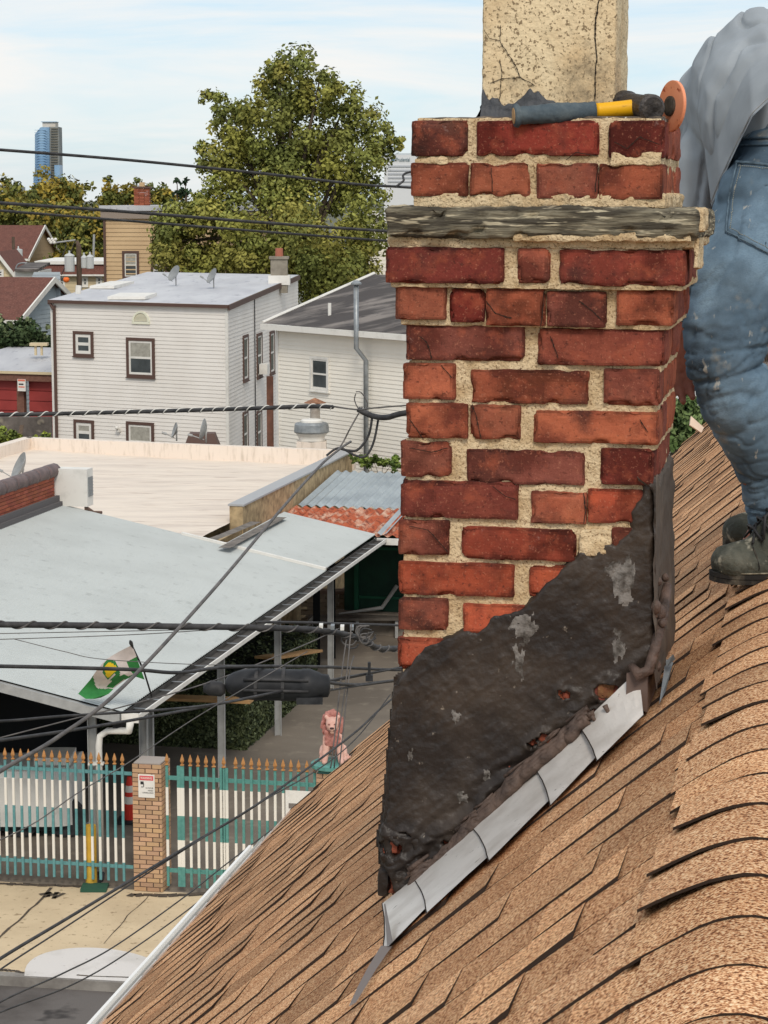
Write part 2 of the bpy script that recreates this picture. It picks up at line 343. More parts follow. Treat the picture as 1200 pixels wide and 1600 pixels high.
def field(sign, amin, amax):
    """courses of laminated shingles; each tab a raised piece with a cut front edge"""
    m = MB(); nrow = int((13.6 - .7) / EXP)
    for r in range(nrow):
        b0 = .7 + r * EXP; wob = random.uniform(-.004, .004); off = random.uniform(0, .12)
        a = amin - off if False else amin
        a = amin; first = True; thick = False
        while a < amax - .02:
            thick = (not thick) if not first else random.random() < .5; w = random.uniform(.09, .21) if thick else random.uniform(.06, .17); w *= random.uniform(.4, 1) if first else 1; first = False
            a1 = min(a + w, amax)
            if amax - a1 < .05: a1 = amax
            mid = (a + a1) / 2; bend = rake(-mid if sign < 0 else mid) if sign < 0 else 13.55
            if sign < 0: bend = rake(-mid)
            if b0 < bend:
                base = .0012 if not thick else .0050
                li = base + random.uniform(0, .0012) * (3 if thick else 1); lo = max(.0008, base - (.0025 if thick else 0) + random.uniform(0, .0008))
                if random.random() < .1: li += random.uniform(.001, .004)
                m.col = tabcol() if thick else (lambda k: (k * 1.0, k * .96, k * .93, 1))(random.choice((.58, .66, .72, .8, .88)))
                n = max(2, int((a1 - a) / .05)); be_ = min(b0 + EXP + .03, bend + .02); fl = []; bk = []; lowf = []
                for k in range(n + 1):
                    x = a + (a1 - a) * k / n; X = x * sign; lf = li + (lo - li) * k / n
                    bb = b0 + wob + .004 * N3((X, b0, 0), 14, 3)
                    skew = .0
                    fl.append(RS(X, bb + skew, lf)); bk.append(RS(X, be_, .0008)); lowf.append(RS(X, bb + .001, -.004))
                for k in range(n):
                    m.mi = 0; pts = (fl[k], fl[k + 1], bk[k + 1], bk[k]); m.q(*(pts if sign > 0 else pts[::-1]))
                    m.mi = 1; pts = (lowf[k], lowf[k + 1], fl[k + 1], fl[k]); m.q(*(pts if sign > 0 else pts[::-1]))
                m.mi = 1
                for e, S_ in ((0, -1), (n, 1)):
                    m.q(lowf[e], fl[e], bk[e], RS((a if e == 0 else a1) * sign, be_, -.004))
                m.mi = 0
            a = a1
    return m
m = field(-1, .02, 1.93); m.build('left_slope', [M_sh, M_edge], house)
m = field(1, .02, 1.2); m.build('right_slope', [M_sh, M_edge], house)
# ridge cap shingles, bent over the ridge, each lapping the next
caps = MB(); r = 0; b = .8
while b < 13.4:
    aL = -.155 + random.uniform(-.012, .012); aR = .15 + random.uniform(-.01, .01); n = 16
    liftL = random.choice([.001, .002, .003, .006, .010, .014]) ; liftR = random.uniform(.002, .008); col = tabcol(); wob = random.uniform(-.005, .005); sk = random.uniform(-.008, .008)
    top = []; bot = []; bk = []
    for k in range(n + 1):
        x = aL + (aR - aL) * k / n; e = (abs(x) / .155)
        lf = .0095 + (liftL if x < 0 else liftR) * e ** 1.6 + .0012 * N3((x, b, 0), 30, 1)
        bb = b + wob + sk * x / .15 + .003 * N3((x, b, 0), 20, 5)
        top.append(RS(x, bb, lf)); bot.append(RS(x, bb + .0015, lf - .0036)); bk.append(RS(x, b + EXP + .05, .0065 + .3 * (lf - .0095)))
    for k in range(n):
        caps.col = col; caps.mi = 0; caps.q(top[k], top[k + 1], bk[k + 1], bk[k]); caps.mi = 1; caps.q(bot[k], bot[k + 1], top[k + 1], top[k]); caps.q(bot[k + 1], bot[k], RS(aL + (aR - aL) * k / n, b + .1, .003), RS(aL + (aR - aL) * (k + 1) / n, b + .1, .003))
    caps.mi = 1
    for e in (0, n): x = (aL, aR)[e > 0]; caps.q(bot[e], top[e], bk[e], RS(x, b + EXP + .05, .002))
    b += EXP + random.uniform(-.004, .004)
caps.mi = 0
caps.build('ridge_caps', [M_sh, M_edge], house, smooth=False)
# torn underlay scrap at the joint of the nearest cap
m = MB(); q = [P(1150, 1512, 2.02), P(1200, 1508, 2.0)]
# eave: white drip edge and gutter lip
m = MB(); far = rake(EAVE)
for (a0, a1, h0, h1) in ((EAVE - .05, EAVE + .035, -.012, .010), (EAVE - .115, EAVE - .066, -.02, -.006)):
    for (x0, x1, z0, z1) in ((a0, a1, h0, h1),):
        y0, y1 = .7, far
        za = prof(a0) + z0; zb = prof(a1) + z1
        m.hexa([RW(a0, y0, za - .012), RW(a1, y0, zb - .012), RW(a1, y1, zb - .012), RW(a0, y1, za - .012), RW(a0, y0, za), RW(a1, y0, zb), RW(a1, y1, zb), RW(a0, y1, za)])
za = prof(EAVE - .115)
m.hexa([RW(EAVE - .125, .7, za - .11), RW(EAVE - .115, .7, za - .11), RW(EAVE - .115, far, za - .11), RW(EAVE - .125, far, za - .11), RW(EAVE - .125, .7, za - .005), RW(EAVE - .115, .7, za - .005), RW(EAVE - .115, far, za - .005), RW(EAVE - .125, far, za - .005)])
m.hexa([RW(EAVE - .12, .7, za - .11), RW(EAVE - .02, .7, za - .11), RW(EAVE - .02, far, za - .11), RW(EAVE - .12, far, za - .11), RW(EAVE - .12, .7, za - .1), RW(EAVE - .02, .7, za - .1), RW(EAVE - .02, far, za - .1), RW(EAVE - .12, far, za - .1)])
m.build('gutter', mat('gutter_white', srgb(232, 230, 226), rough=.5), house)
# walls and deck below
m = MB(); z0 = -9.35
pl = [(-1.85, .75), (-1.85, rake(-1.85) - .05), (-.02, 13.4), (1.1, 13.4), (1.1, .75)]
for i in range(len(pl)):
    a, b_ = pl[i], pl[(i + 1) % len(pl)]
    m.q(RW(a[0], a[1], z0), RW(b_[0], b_[1], z0), RW(b_[0], b_[1], prof(b_[0]) - .05), RW(a[0], a[1], prof(a[0]) - .05))
    if abs(a[0] - b_[0]) > 1.5: m.q(RW(a[0], a[1], prof(a[0]) - .05), RW(0, (a[1] + b_[1]) / 2, prof(0) - .03), RW(b_[0], b_[1], prof(b_[0]) - .05))
m.build('wall', M_sid2, house)
# ================= CHIMNEY =================
CB = 3.80
def FR(u, v, proud=0.0):     # chimney front plane -> (a, z)
    n = E2; p0 = RO + E2 * (CB - proud); h = HIT(u, v, p0, n) - RO; return h.dot(E1), h.z
def CW(a, b, z): return RW(a, b, z)
chim = thing('chimney', 'weathered red brick chimney with a lower half smeared in black tar', 'chimney', RW(-.5, 4.0, -.55))
def rbox(m, lo, hi, res, rad, disp, seed, fn, chips=0.0, col=(1, 1, 1, 1), sides=None, soot=0):
    """rounded, weathered box: lo/hi in (a,b,z)"""
    lo = Vector(lo); hi = Vector(hi); m.col = col
    def pt(p):
        q = Vector((min(max(p[i], lo[i] + rad), hi[i] - rad) for i in range(3))); d = Vector(p) - q
        d = d.normalized() if d.length > 1e-9 else Vector((0, 0, 0))
        rr = rad
        base = q + d * rr
        nn = disp * FB(p, 28, seed, 4) + disp * .5 * N3(p, 110, seed + 5)
        edge = sum(1 for i in range(3) if p[i] - lo[i] < rad * 2.2 or hi[i] - p[i] < rad * 2.2)
        if chips and edge >= 2:
            c = N3(p, 34, seed + 9); nn -= chips * max(0, c - .05) * 2.2
        return fn(*(base + d * nn))
    dim = hi - lo
    for ax in range(3):
        i, j = [(1, 2), (0, 2), (0, 1)][ax]
        for sd in (0, 1):
            if sides is not None and (ax, sd) not in sides: continue
            ni = max(1, int(dim[i] / res)); nj = max(1, int(dim[j] / res)); vs = []; fs = []
            for x in range(ni + 1):
                for y in range(nj + 1):
                    p = [0, 0, 0]; p[ax] = (lo, hi)[sd][ax]; p[i] = lo[i] + dim[i] * x / ni; p[j] = lo[j] + dim[j] * y / nj; vs.append(pt(p))
            for x in range(ni):
                for y in range(nj):
                    f = (x * (nj + 1) + y, (x + 1) * (nj + 1) + y, (x + 1) * (nj + 1) + y + 1, x * (nj + 1) + y + 1)
                    fs.append(f if (sd == 1) != (ax == 1) else f[::-1])
            if not soot: m.idx(vs, fs); continue
            i0 = len(m.v); m.v.extend(vs)
            for x in range(ni):
                for y in range(nj):
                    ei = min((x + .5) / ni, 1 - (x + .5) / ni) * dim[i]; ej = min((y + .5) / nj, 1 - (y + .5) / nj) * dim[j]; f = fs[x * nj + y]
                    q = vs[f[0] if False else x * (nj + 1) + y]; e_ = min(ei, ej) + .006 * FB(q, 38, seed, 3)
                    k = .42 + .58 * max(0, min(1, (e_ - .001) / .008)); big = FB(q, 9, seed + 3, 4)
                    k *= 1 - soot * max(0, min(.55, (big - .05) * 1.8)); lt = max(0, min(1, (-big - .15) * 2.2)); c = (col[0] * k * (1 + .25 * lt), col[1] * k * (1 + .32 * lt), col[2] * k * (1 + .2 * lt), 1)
                    m.f.append(tuple(i0 + t for t in f)); m.m.append(m.mi); m.c.append(c)
def brick_mat():
    m = bpy.data.materials.new('weathered_brick'); m.use_nodes = True; t = m.node_tree; l = t.links.new; b = t.nodes['Principled BSDF']; b.inputs['Roughness'].default_value = .92; b.inputs['Specular IOR Level'].default_value = .2
    co = t.nodes.new('ShaderNodeTexCoord'); a = t.nodes.new('ShaderNodeVertexColor'); a.layer_name = 'Col'; cur = a.outputs[0]
    def lay(sc, lo, hi, c, det=6, fac=1.0, mode='MIX', rough=.65, vec=None, typ='N'):
        nonlocal cur
        n = t.nodes.new('ShaderNodeTexNoise'); n.inputs['Scale'].default_value = sc; n.inputs['Detail'].default_value = det; n.inputs['Roughness'].default_value = rough
        mm = t.nodes.new('ShaderNodeMapping'); mm.inputs['Location'].default_value = (sc * .37, sc * .11, sc * .7); l(co.outputs['Object'], mm.inputs[0]); l(mm.outputs[0], n.inputs['Vector'])
        r = t.nodes.new('ShaderNodeValToRGB'); r.color_ramp.elements[0].position = lo; r.color_ramp.elements[1].position = hi; l(n.outputs['Fac'], r.inputs[0])
        f = t.nodes.new('ShaderNodeMath'); f.operation = 'MULTIPLY'; f.inputs[1].default_value = fac; l(r.outputs[0], f.inputs[0])
        x = t.nodes.new('ShaderNodeMixRGB'); x.blend_type = mode; l(f.outputs[0], x.inputs[0]); l(cur, x.inputs[1]); x.inputs[2].default_value = c; cur = x.outputs[0]; return n
    lay(14, .46, .66, srgb(104, 50, 40), fac=.75)
    lay(22, .52, .66, srgb(172, 90, 64), fac=.5)
    lay(9, .56, .70, srgb(70, 48, 44), fac=.6)
    lay(120, .58, .72, srgb(60, 34, 30), fac=.7, det=3)
    lay(200, .60, .72, srgb(196, 132, 104), fac=.4, det=2)
    lay(17, .64, .72, srgb(176, 150, 140), fac=.5, det=10, rough=.75)
    l(cur, b.inputs['Base Color'])
    n = t.nodes.new('ShaderNodeTexNoise'); n.inputs['Scale'].default_value = 130; n.inputs['Detail'].default_value = 6; n.inputs['Roughness'].default_value = .7; l(co.outputs['Object'], n.inputs['Vector'])
    vo = t.nodes.new('ShaderNodeTexVoronoi'); vo.inputs['Scale'].default_value = 55; l(co.outputs['Object'], vo.inputs['Vector'])
    rr = t.nodes.new('ShaderNodeValToRGB'); rr.color_ramp.elements[0].position = .04; rr.color_ramp.elements[1].position = .12; l(vo.outputs['Distance'], rr.inputs[0])
    ad = t.nodes.new('ShaderNodeMath'); ad.operation = 'MULTIPLY_ADD'; ad.inputs[1].default_value = .5; l(rr.outputs[0], ad.inputs[0]); l(n.outputs['Fac'], ad.inputs[2])
    u = t.nodes.new('ShaderNodeBump'); u.inputs['Strength'].default_value = .65; u.inputs['Distance'].default_value = .004; l(ad.outputs[0], u.inputs['Height']); l(u.outputs[0], b.inputs['Normal'])
    return m
M_brick = brick_mat()
M_mortar = mat('sandy_mortar', srgb(222, 198, 160), srgb(196, 168, 128), ns=22, thr=(.42, .62), c3=srgb(140, 112, 82), ns3=230, thr3=(.57, .66), rough=.97, bs=160, bstr=1.0, bd=.006)
RED = [(154, 88, 66), (148, 82, 64), (162, 90, 64), (138, 77, 62), (168, 94, 68), (130, 74, 62), (156, 84, 60)]
courses = [  # (right corner x, left x, proud, [(x0,x1,y0,y1)], colour overrides)
 (1038, 643, 0, [(642, 730, 188, 244), (744, 936, 189, 243), (951, 1038, 188, 247)], {0: (92, 56, 48), 1: (126, 52, 42), 2: (128, 56, 46)}),
 (1036, 641, 0, [(641, 731, 254, 307), (733, 828, 254, 308), (838, 934, 255, 311), (936, 1035, 256, 312)], {}),
 (1071, 601, .032, [(601, 787, 386, 444), (808, 859, 388, 443), (873, 1071, 391, 448)], {0: (126, 56, 48), 2: (134, 62, 50)}),
 (1052, 617, .014, [(617, 697, 445, 500), (702, 757, 450, 505), (759, 852, 450, 510), (854, 947, 455, 512), (963, 1052, 453, 510)], {1: (118, 46, 38)}),
 (1038, 634, 0, [(634, 819, 504, 565), (840, 1038, 515, 573)], {1: (124, 64, 52)}),
 (1030, 629, 0, [(629, 711, 567, 625), (735, 921, 577, 633), (943, 1030, 577, 635)], {}),
 (1030, 634, 0, [(634, 731, 629, 686), (734, 813, 632, 688), (833, 1029, 641, 696)], {}),
 (1021, 625, 0, [(625, 705, 689, 747), (728, 913, 702, 760), (938, 1021, 702, 759)], {0: (122, 70, 56), 2: (126, 56, 46)}),
 (1016, 625, 0, [(625, 809, 750, 813), (829, 916, 767, 820), (918, 1016, 766, 820)], {0: (118, 58, 48), 2: (172, 80, 56)}),
 (1014, 622, 0, [(622, 701, 812, 869), (721, 900, 823, 879), (955, 1014, 826, 880)], {1: (150, 68, 50)}),
 (1012, 622, 0, [(622, 803, 877, 935), (826, 1012, 888, 940)], {0: (162, 76, 52), 1: (176, 84, 58)}),
 (1010, 622, 0, [(622, 700, 933, 987), (723, 910, 943, 997), (925, 1010, 946, 1000)], {1: (172, 82, 58)}),
 (1008, 620, 0, [(620, 800, 996, 1054), (820, 1008, 1005, 1060)], {0: (168, 80, 56)}),
 (1006, 619, 0, [(619, 700, 1062, 1112), (720, 900, 1066, 1118), (915, 1006, 1070, 1120)], {}),
 (1004, 616, 0, [(616, 800, 1120, 1172), (820, 1004, 1126, 1178)], {}),
 (1002, 613, 0, [(613, 700, 1180, 1232), (720, 900, 1184, 1238)], {}),
 (1000, 610, 0, [(610, 790, 1240, 1292)], {}),
 (1000, 607, 0, [(607, 700, 1300, 1352)], {0: (176, 88, 62)}),
 (1000, 606, 0, [(606, 680, 1358, 1400)], {})]
DEPTH = .44
bm = MB(); mo = MB(); rng = random.Random(5)
for ci, (xr, xl, pr, bs_, ov) in enumerate(courses):
    aR_, _ = FR(xr, bs_[-1][2], pr); aL_, _ = FR(xl, bs_[0][2], pr)
    zt = FR(xl, bs_[0][2], pr)[1]; zb = FR(xl, bs_[0][3], pr)[1]; bf = CB - pr
    for bi, (x0, x1, y0, y1) in enumerate(bs_):
        a0, z1 = FR(x0, y0, pr); a1, z0 = FR(x1, y1, pr); 
        if x1 == xr: z1 = FR(x1, y0, pr)[1]
        c = ov.get(bi, rng.choice(RED)); k = rng.uniform(.92, 1.12); c = tuple(min(255, x * k) for x in c)
        jit = rng.uniform(-.002, .003)
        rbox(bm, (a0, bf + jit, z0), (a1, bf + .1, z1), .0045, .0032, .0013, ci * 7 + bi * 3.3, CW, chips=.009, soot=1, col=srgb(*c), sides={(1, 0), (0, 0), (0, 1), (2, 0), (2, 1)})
    # bricks of the right side, receding
    zc1 = FR(xr, bs_[-1][2], pr)[1]; zc0 = FR(xr, bs_[-1][3], pr)[1]
    b = bf + .108 if ci % 2 else bf + .205; first = bf + .1
    if ci % 2 == 0:
        rbox(bm, (aR_ - .09, bf + .094, zc0), (aR_, bf + .2, zc1), .009, .005, .0016, ci + 50, CW, chips=.006, col=srgb(*rng.choice(RED)), sides={(0, 1), (2, 1), (2, 0)})
    while b < bf + DEPTH - .03:
        b1 = min(b + .2, bf + DEPTH)
        rbox(bm, (aR_ - .09, b + .008, zc0), (aR_ + rng.uniform(-.003, .003), b1, zc1), .009, .006, .0018, ci + b, CW, chips=.008, col=srgb(*rng.choice(RED)), sides={(0, 1), (2, 1), (1, 0), (1, 1), (2, 0)}); b = b1 + .01
        zl1 = zt; zl0 = zb
    b = bf + .11
    while b < bf + DEPTH - .03:
        b1 = min(b + .2, bf + DEPTH)
        rbox(bm, (aL_, b, zb), (aL_ + .09, b1, zt), .02, .006, .0018, ci + b + 9, CW, col=srgb(*rng.choice(RED)), sides={(0, 0), (2, 1), (1, 1)}); b = b1 + .01
    rbox(bm, (aL_ + .09, bf + DEPTH - .1, zb), (aR_ - .09, bf + DEPTH, zt), .05, .006, .001, ci + 80, CW, col=srgb(*rng.choice(RED)), sides={(1, 1), (2, 1)})
    # mortar of this band
    nxt = courses[ci + 1] if ci + 1 < len(courses) else None
    zlow = FR(xl, nxt[3][0][2], pr)[1] if nxt and ci != 1 else zb - .012
    zlowR = FR(xr, nxt[3][-1][2], pr)[1] if nxt and ci != 1 else zc0 - .012
    def sk(a, b, z, aL_=aL_, aR_=aR_, zt=zt, zc1=zc1): return CW(a, b, z + (zc1 - zt) * (a - aL_) / (aR_ - aL_))
    rbox(mo, (aL_ + .008, bf + .0095, zlow - .004), (aR_ - .005, bf + DEPTH - .005, zt + .004), .0048, .003, .0022, ci * 3.1 + 200, sk)
brickwork = bm.build('brickwork', M_brick, chim, smooth=True)
mo.build('mortar', M_mortar, chim, smooth=True)
# stone slab ledge
m = MB(); a0, z1 = FR(597, 323, .05); a1, z0 = FR(1090, 374, .05)
def slabfn(a, b, z):
    t = .0016 * math.sin(z * 420 + 3 * N3((a, b, z), 9, 2)) + .003 * N3((a * .4, b, z * 6), 9, 7)
    return CW(a, b + (t if b < CB + .1 else 0), z - .01 * (a - a0) + .004 * N3((a, 0, 0), 6, 4))
rbox(m, (a0, CB - .05, z0 + .004), (a1, CB + DEPTH + .05, z1 + .002), .0065, .009, .0035, 77, slabfn, chips=.02)
M_slab = mat('weathered_slab', srgb(124, 116, 98), srgb(70, 64, 54), ns=22, thr=(.44, .56), c3=srgb(182, 170, 144), ns3=46, thr3=(.55, .62), rough=.95, bs=60, bstr=1, bd=.006, stretch=(.35, .5, 3.2))
m.build('slab_ledge', M_slab, chim, smooth=True)
# mortar bedding over and under the slab, crumbling
m = MB()
for (u0, v0, u1, v1, pr, s) in ((645, 303, 1040, 326, -.004, 1), (606, 370, 1085, 389, .026, 2), (1083, 372, 1092, 420, .02, 8), (800, 364, 1080, 378, .046, 3), (646, 246, 700, 256, 0, 4), (1085, 326, 1100, 360, .03, 5), (905, 826, 955, 872, .001, 6), (955, 238, 1034, 258, .001, 7)):
    a0, z1 = FR(u0, v0, pr); a1, z0 = FR(u1, v1, pr)
    if z0 > z1: z0, z1 = z1, z0
    m = MB(); rbox(m, (a0, CB - pr, z0), (a1, CB + (.1 if s > 2 else DEPTH), z1), .004, .004, .004, 300 + s, CW); m.build('bedding_mortar', M_mortar, chim, smooth=True)
# chimney crown on top
m = MB(); a0, z1 = FR(650, 184, -.01); a1, z0 = FR(1036, 192, -.01)
rbox(m, (a0, CB + .012, z0 - .01), (a1, CB + DEPTH - .01, z0 + .012), .012, .004, .003, 401, CW)
m.build('mortar_crown', mat('dirty_crown_mortar', srgb(120, 108, 94), srgb(72, 66, 62), ns=20, rough=.97, bs=90, bstr=.8, c3=srgb(222, 216, 206), ns3=60, thr3=(.62, .68)), chim, smooth=True)
TOPZ = FR(800, 188)[1]
# flue
fa0 = FR(753, 100, -.1)[0]; fa1 = FR(962, 100, -.1)[0]
fl = thing('flue', 'tall cream cement flue with cracks standing on the chimney', 'flue', CW((fa0 + fa1) / 2, CB + .21, TOPZ))
m = MB()
def flfn(a, b, z):
    return CW(a, b, z)
rbox(m, (fa0, CB + .1, TOPZ - .02), (fa1, CB + .33, TOPZ + .62), .006, .008, .0016, 501, flfn, sides={(0, 0), (0, 1), (1, 0), (1, 1), (2, 1)})
def flue_mat():
    mm = mat('flue_render', srgb(230, 208, 170), srgb(204, 174, 132), ns=7, thr=(.42, .66), c3=srgb(140, 120, 92), ns3=170, thr3=(.56, .62), rough=.95, bs=120, bstr=.7, bd=.004)
    t = mm.node_tree; l = t.links.new; b = t.nodes['Principled BSDF']; src = b.inputs['Base Color'].links[0].from_socket
    co = t.nodes.new('ShaderNodeTexCoord'); n = t.nodes.new('ShaderNodeTexNoise'); n.inputs['Scale'].default_value = 5; n.inputs['Detail'].default_value = 12; n.inputs['Roughness'].default_value = .8; l(co.outputs['Object'], n.inputs['Vector'])
    r = t.nodes.new('ShaderNodeValToRGB'); r.color_ramp.elements[0].position = .52; r.color_ramp.elements[1].position = .66; l(n.outputs['Fac'], r.inputs[0])
    x = t.nodes.new('ShaderNodeMixRGB'); l(r.outputs[0], x.inputs[0]); l(src, x.inputs[1]); x.inputs[2].default_value = srgb(140, 124, 100); l(x.outputs[0], b.inputs['Base Color']); return mm
M_flue = flue_mat()
flo = m.build('flue_shell', M_flue, fl, smooth=True)
# open cracks: dark grooves following the wall
M_crack_gap = mat('crack_and_gap_shade', srgb(44, 36, 30), rough=1)
def groove(m, pix, w, off=-.1, seed=0, lift=.0012):
    pts = []
    for (x0, y0), (x1, y1) in zip(pix, pix[1:]):
        k = max(2, int(math.hypot(x1 - x0, y1 - y0) / 4))
        for i in range(k): t = i / k; pts.append((x0 + (x1 - x0) * t, y0 + (y1 - y0) * t))
    pts.append(pix[-1]); W = []
    for i, (x, y) in enumerate(pts):
        x += 1.6 * N3((i * .35, seed, 0)); y += 1.2 * N3((0, i * .35, seed)); a, z = FR(x, y, off); W.append((a, z))
    for i in range(len(W) - 1):
        (a, z), (c, d) = W[i], W[i + 1]; dx, dz = c - a, d - z; ln = math.hypot(dx, dz) or 1; ww = w * (.55 + .9 * abs(N3((i * .5, seed, 2)))); nx, nz = -dz / ln * ww, dx / ln * ww; b = CB - off - lift
        m.q(CW(a - nx, b, z - nz), CW(c - nx, b, d - nz), CW(c + nx, b, d + nz), CW(a + nx, b, z + nz))
m = MB()
groove(m, [(938, -10), (931, 30), (930, 60), (933, 90), (930, 120), (930, 155)], .0016, seed=1, lift=.0022)
groove(m, [(757, 48), (765, 60), (782, 64)], .0008, seed=2, lift=.0022); groove(m, [(782, 40), (782, 66), (796, 88), (806, 102), (813, 121)], .0009, seed=3, lift=.0022)
groove(m, [(766, 130), (785, 123), (813, 121), (836, 134)], .001, seed=4, lift=.0022); groove(m, [(780, 95), (785, 112), (782, 140), (780, 162)], .0009, seed=5, lift=.0022)
m.build('crack', M_crack_gap, fl)
# cracks in bricks
m = MB(); 
for pp, pr in (([(738, 631), (746, 655), (752, 686)], 0), ([(912, 770), (916, 795), (912, 818)], 0), ([(851, 455), (848, 490), (845, 510)], .014), ([(655, 525), (668, 535), (675, 560)], 0), ([(935, 258), (930, 300)], 0), ([(640, 822), (670, 828), (700, 862)], 0), ([(1000, 655), (1012, 675)], 0), ([(770, 300), (768, 262)], 0), ([(640, 655), (655, 675), (662, 686)], 0), ([(760, 470), (775, 490), (800, 497)], .014), ([(905, 470), (925, 485), (940, 500)], .014), ([(885, 250), (900, 238), (935, 244)], 0), ([(960, 222), (980, 232), (1000, 214), (1030, 226)], 0), ([(770, 760), (790, 775), (806, 780)], 0), ([(690, 570), (706, 590)], 0), ([(860, 525), (868, 545), (872, 560)], 0), ([(640, 700), (675, 706), (700, 700)], 0)):
    groove(m, pp, .0011, off=pr, seed=pp[0][0], lift=.0032)
for _ in range(70):      # small blow holes
    u = random.uniform(640, 1015); v = random.uniform(400, 990); c = FR(u, v)
    if v > 780 and u > 1000 - (v - 780) * 1.2: continue
m.build('brick_crack', M_crack_gap, chim)
# tar skirt round the foot of the flue
m = MB(); N = 90
M_tar = mat('black_tar', srgb(44, 37, 33), srgb(74, 63, 54), ns=5.5, thr=(.44, .70), c3=srgb(138, 126, 112), ns3=48, thr3=(.68, .76), rough=.44, bs=46, bstr=.6, bd=.008, spec=.3, detail=12)
ht = lambda x: .015 + .018 * max(0, FB((x * 6, 0, 0), 1, 3)) + (.018 * math.exp(-((x - .38) / .12) ** 2)) + .016 * math.exp(-((x - .0) / .06) ** 2) + .012
for side in range(4):
    rows = []
    for k in range(N + 1):
        t = k / N
        if side == 0: a, b, na, nb = fa0 + (fa1 - fa0) * t, CB + .1, 0, -1
        elif side == 1: a, b, na, nb = fa1, CB + .1 + .23 * t, 1, 0
        elif side == 2: a, b, na, nb = fa1 - (fa1 - fa0) * t, CB + .33, 0, 1
        else: a, b, na, nb = fa0, CB + .33 - .23 * t, -1, 0
        h = ht(t if side == 0 else .9) * (1.1 + .16 * N3((k * .3, side, 0))); zz = TOPZ + .005; row = []
        for j in range(9):
            s = j / 8; out = .003 + .03 * (1 - s) ** 2.4 + .0015 * N3((k * .3, j * .5, side)); row.append(CW(a + na * out, b + nb * out, zz + h * s - .01))
        row.append(CW(a - na * .004, b - nb * .004, zz + h + .001)); rows.append(row)
    vs = [p for r_ in rows for p in r_]; fs = []
    for k in range(N):
        for j in range(9): fs.append((k * 10 + j, (k + 1) * 10 + j, (k + 1) * 10 + j + 1, k * 10 + j + 1))
    m.idx(vs, fs)
m.build('tar_skirt', mat('grey_tar', srgb(74, 76, 80), srgb(54, 54, 56), ns=14, rough=.6, bs=60, bstr=.8, bd=.006, spec=.4), fl, smooth=True)
# ---- tar smeared on the front ----
TARP = [(621, 1062), (616, 1110), (611, 1160), (606, 1225), (600, 1285), (594, 1302), (596, 1350), (608, 1368), (614, 1392), (626, 1408), (640, 1412), (647, 1402), (640, 1386), (652, 1370), (668, 1364), (690, 1352), (705, 1330), (737, 1296), (760, 1272), (790, 1240), (835, 1195), (862, 1176), (905, 1136), (930, 1118), (950, 1104), (972, 1090), (985, 1062), (1010, 1046), (1022, 1040), (1022, 752), (1006, 756), (1000, 775), (985, 800), (985, 828), (962, 850), (942, 846), (926, 871), (906, 852), (898, 870), (880, 893), (852, 905), (834, 936), (810, 950), (775, 958), (745, 988), (722, 982), (703, 996), (662, 1008), (642, 1034), (628, 1058)]
HOLES = [(612, 1322, 11), (848, 1153, 8), (833, 1160, 5), (884, 1087, 6), (948, 1078, 14), (925, 1120, 12), (910, 1135, 8), (640, 1300, 5), (700, 1318, 6)]
def sdpoly(px, py, poly):
    d = 1e9; ins = False; n = len(poly)
    for i in range(n):
        x0, y0 = poly[i]; x1, y1 = poly[(i + 1) % n]; dx, dy = x1 - x0, y1 - y0
        t = max(0, min(1, ((px - x0) * dx + (py - y0) * dy) / (dx * dx + dy * dy))); qx, qy = px - x0 - dx * t, py - y0 - dy * t; d = min(d, qx * qx + qy * qy)
        if (y0 > py) != (y1 > py) and px < x0 + (py - y0) / (y1 - y0) * dx: ins = not ins
    d = math.sqrt(d); return d if ins else -d
ST = 3.0; nx = int((1024 - 586) / ST); ny = int((1420 - 744) / ST); grid = {}; tv = []; tf = []; tcol = []
for i in range(nx + 1):
    for j in range(ny + 1):
        u = 586 + i * ST; v = 744 + j * ST
        d = sdpoly(u, v, TARP)
        if d < -9: continue
        p = (u * .01, v * .01, 0); low = max(0, min(1, (v - 1000) / 350))
        ragged = 3.2 * FB(p, 4.5, 1, 4)
        dd = d + ragged * (1.0 if v > 1000 else 1.6)
        th = .0022 + .006 * low + .016 * max(0, low - .55)
        off = -.012 + min(1, max(0, (dd + 2) / 6)) * (th + .012)
        off += .0030 * FB(p, 2.2, 4, 4) * (1 if dd > 0 else 0) + .0012 * N3(p, 16, 3)
        if dd > 3:      # trowel strokes and wrinkled skin
            w1 = N3(p, 1.1, 21); st_ = Vector(((u * .8 - v * .6) * .010 + w1 * .6, (u * .6 + v * .8) * .06, 3)); st2 = Vector(((u * .7 + v * .7) * .012 + w1, (u * .7 - v * .7) * .075, 9))
            off += .0013 * (max(0, 1 - 4 * abs(N3(st_, 1.0, 4))) ** 1.5) * (1 if w1 > -.1 else .3) - .0004 * (max(0, 1 - 6 * abs(N3(st2, 1.0, 14))) ** 1.3) * (1 if w1 < .15 else .2)
        # the lower hem is torn and layered
        lowline = 1412 - (u - 600) * .8
        hem = max(0, 1 - abs(lowline - 40 - v) / 55) if v > 1010 else 0
        off += hem * (.006 * abs(N3((u * .02, v * .06, 1), 1.4)) + .005 * math.sin(v * .16 + u * .12 + 3 * N3(p, 2)) * (1 if dd > 4 else 0))
        for hx, hy, hr in HOLES:
            q = math.hypot((u - hx) * .8, v - hy) + 9 * FB(p, 6, hx, 4)
            if q < hr: off = -.012
            elif q < hr + 12: off += .006 * (1 - (q - hr) / 12)
        a, z = FR(u, v, 0); grid[i, j] = len(tv)
        tv.append(CW(a, CB - off, z))
for i in range(nx):
    for j in range(ny):
        k = [(i, j), (i + 1, j), (i + 1, j + 1), (i, j + 1)]
        if all(x in grid for x in k): tf.append(tuple(grid[x] for x in k)[::-1])
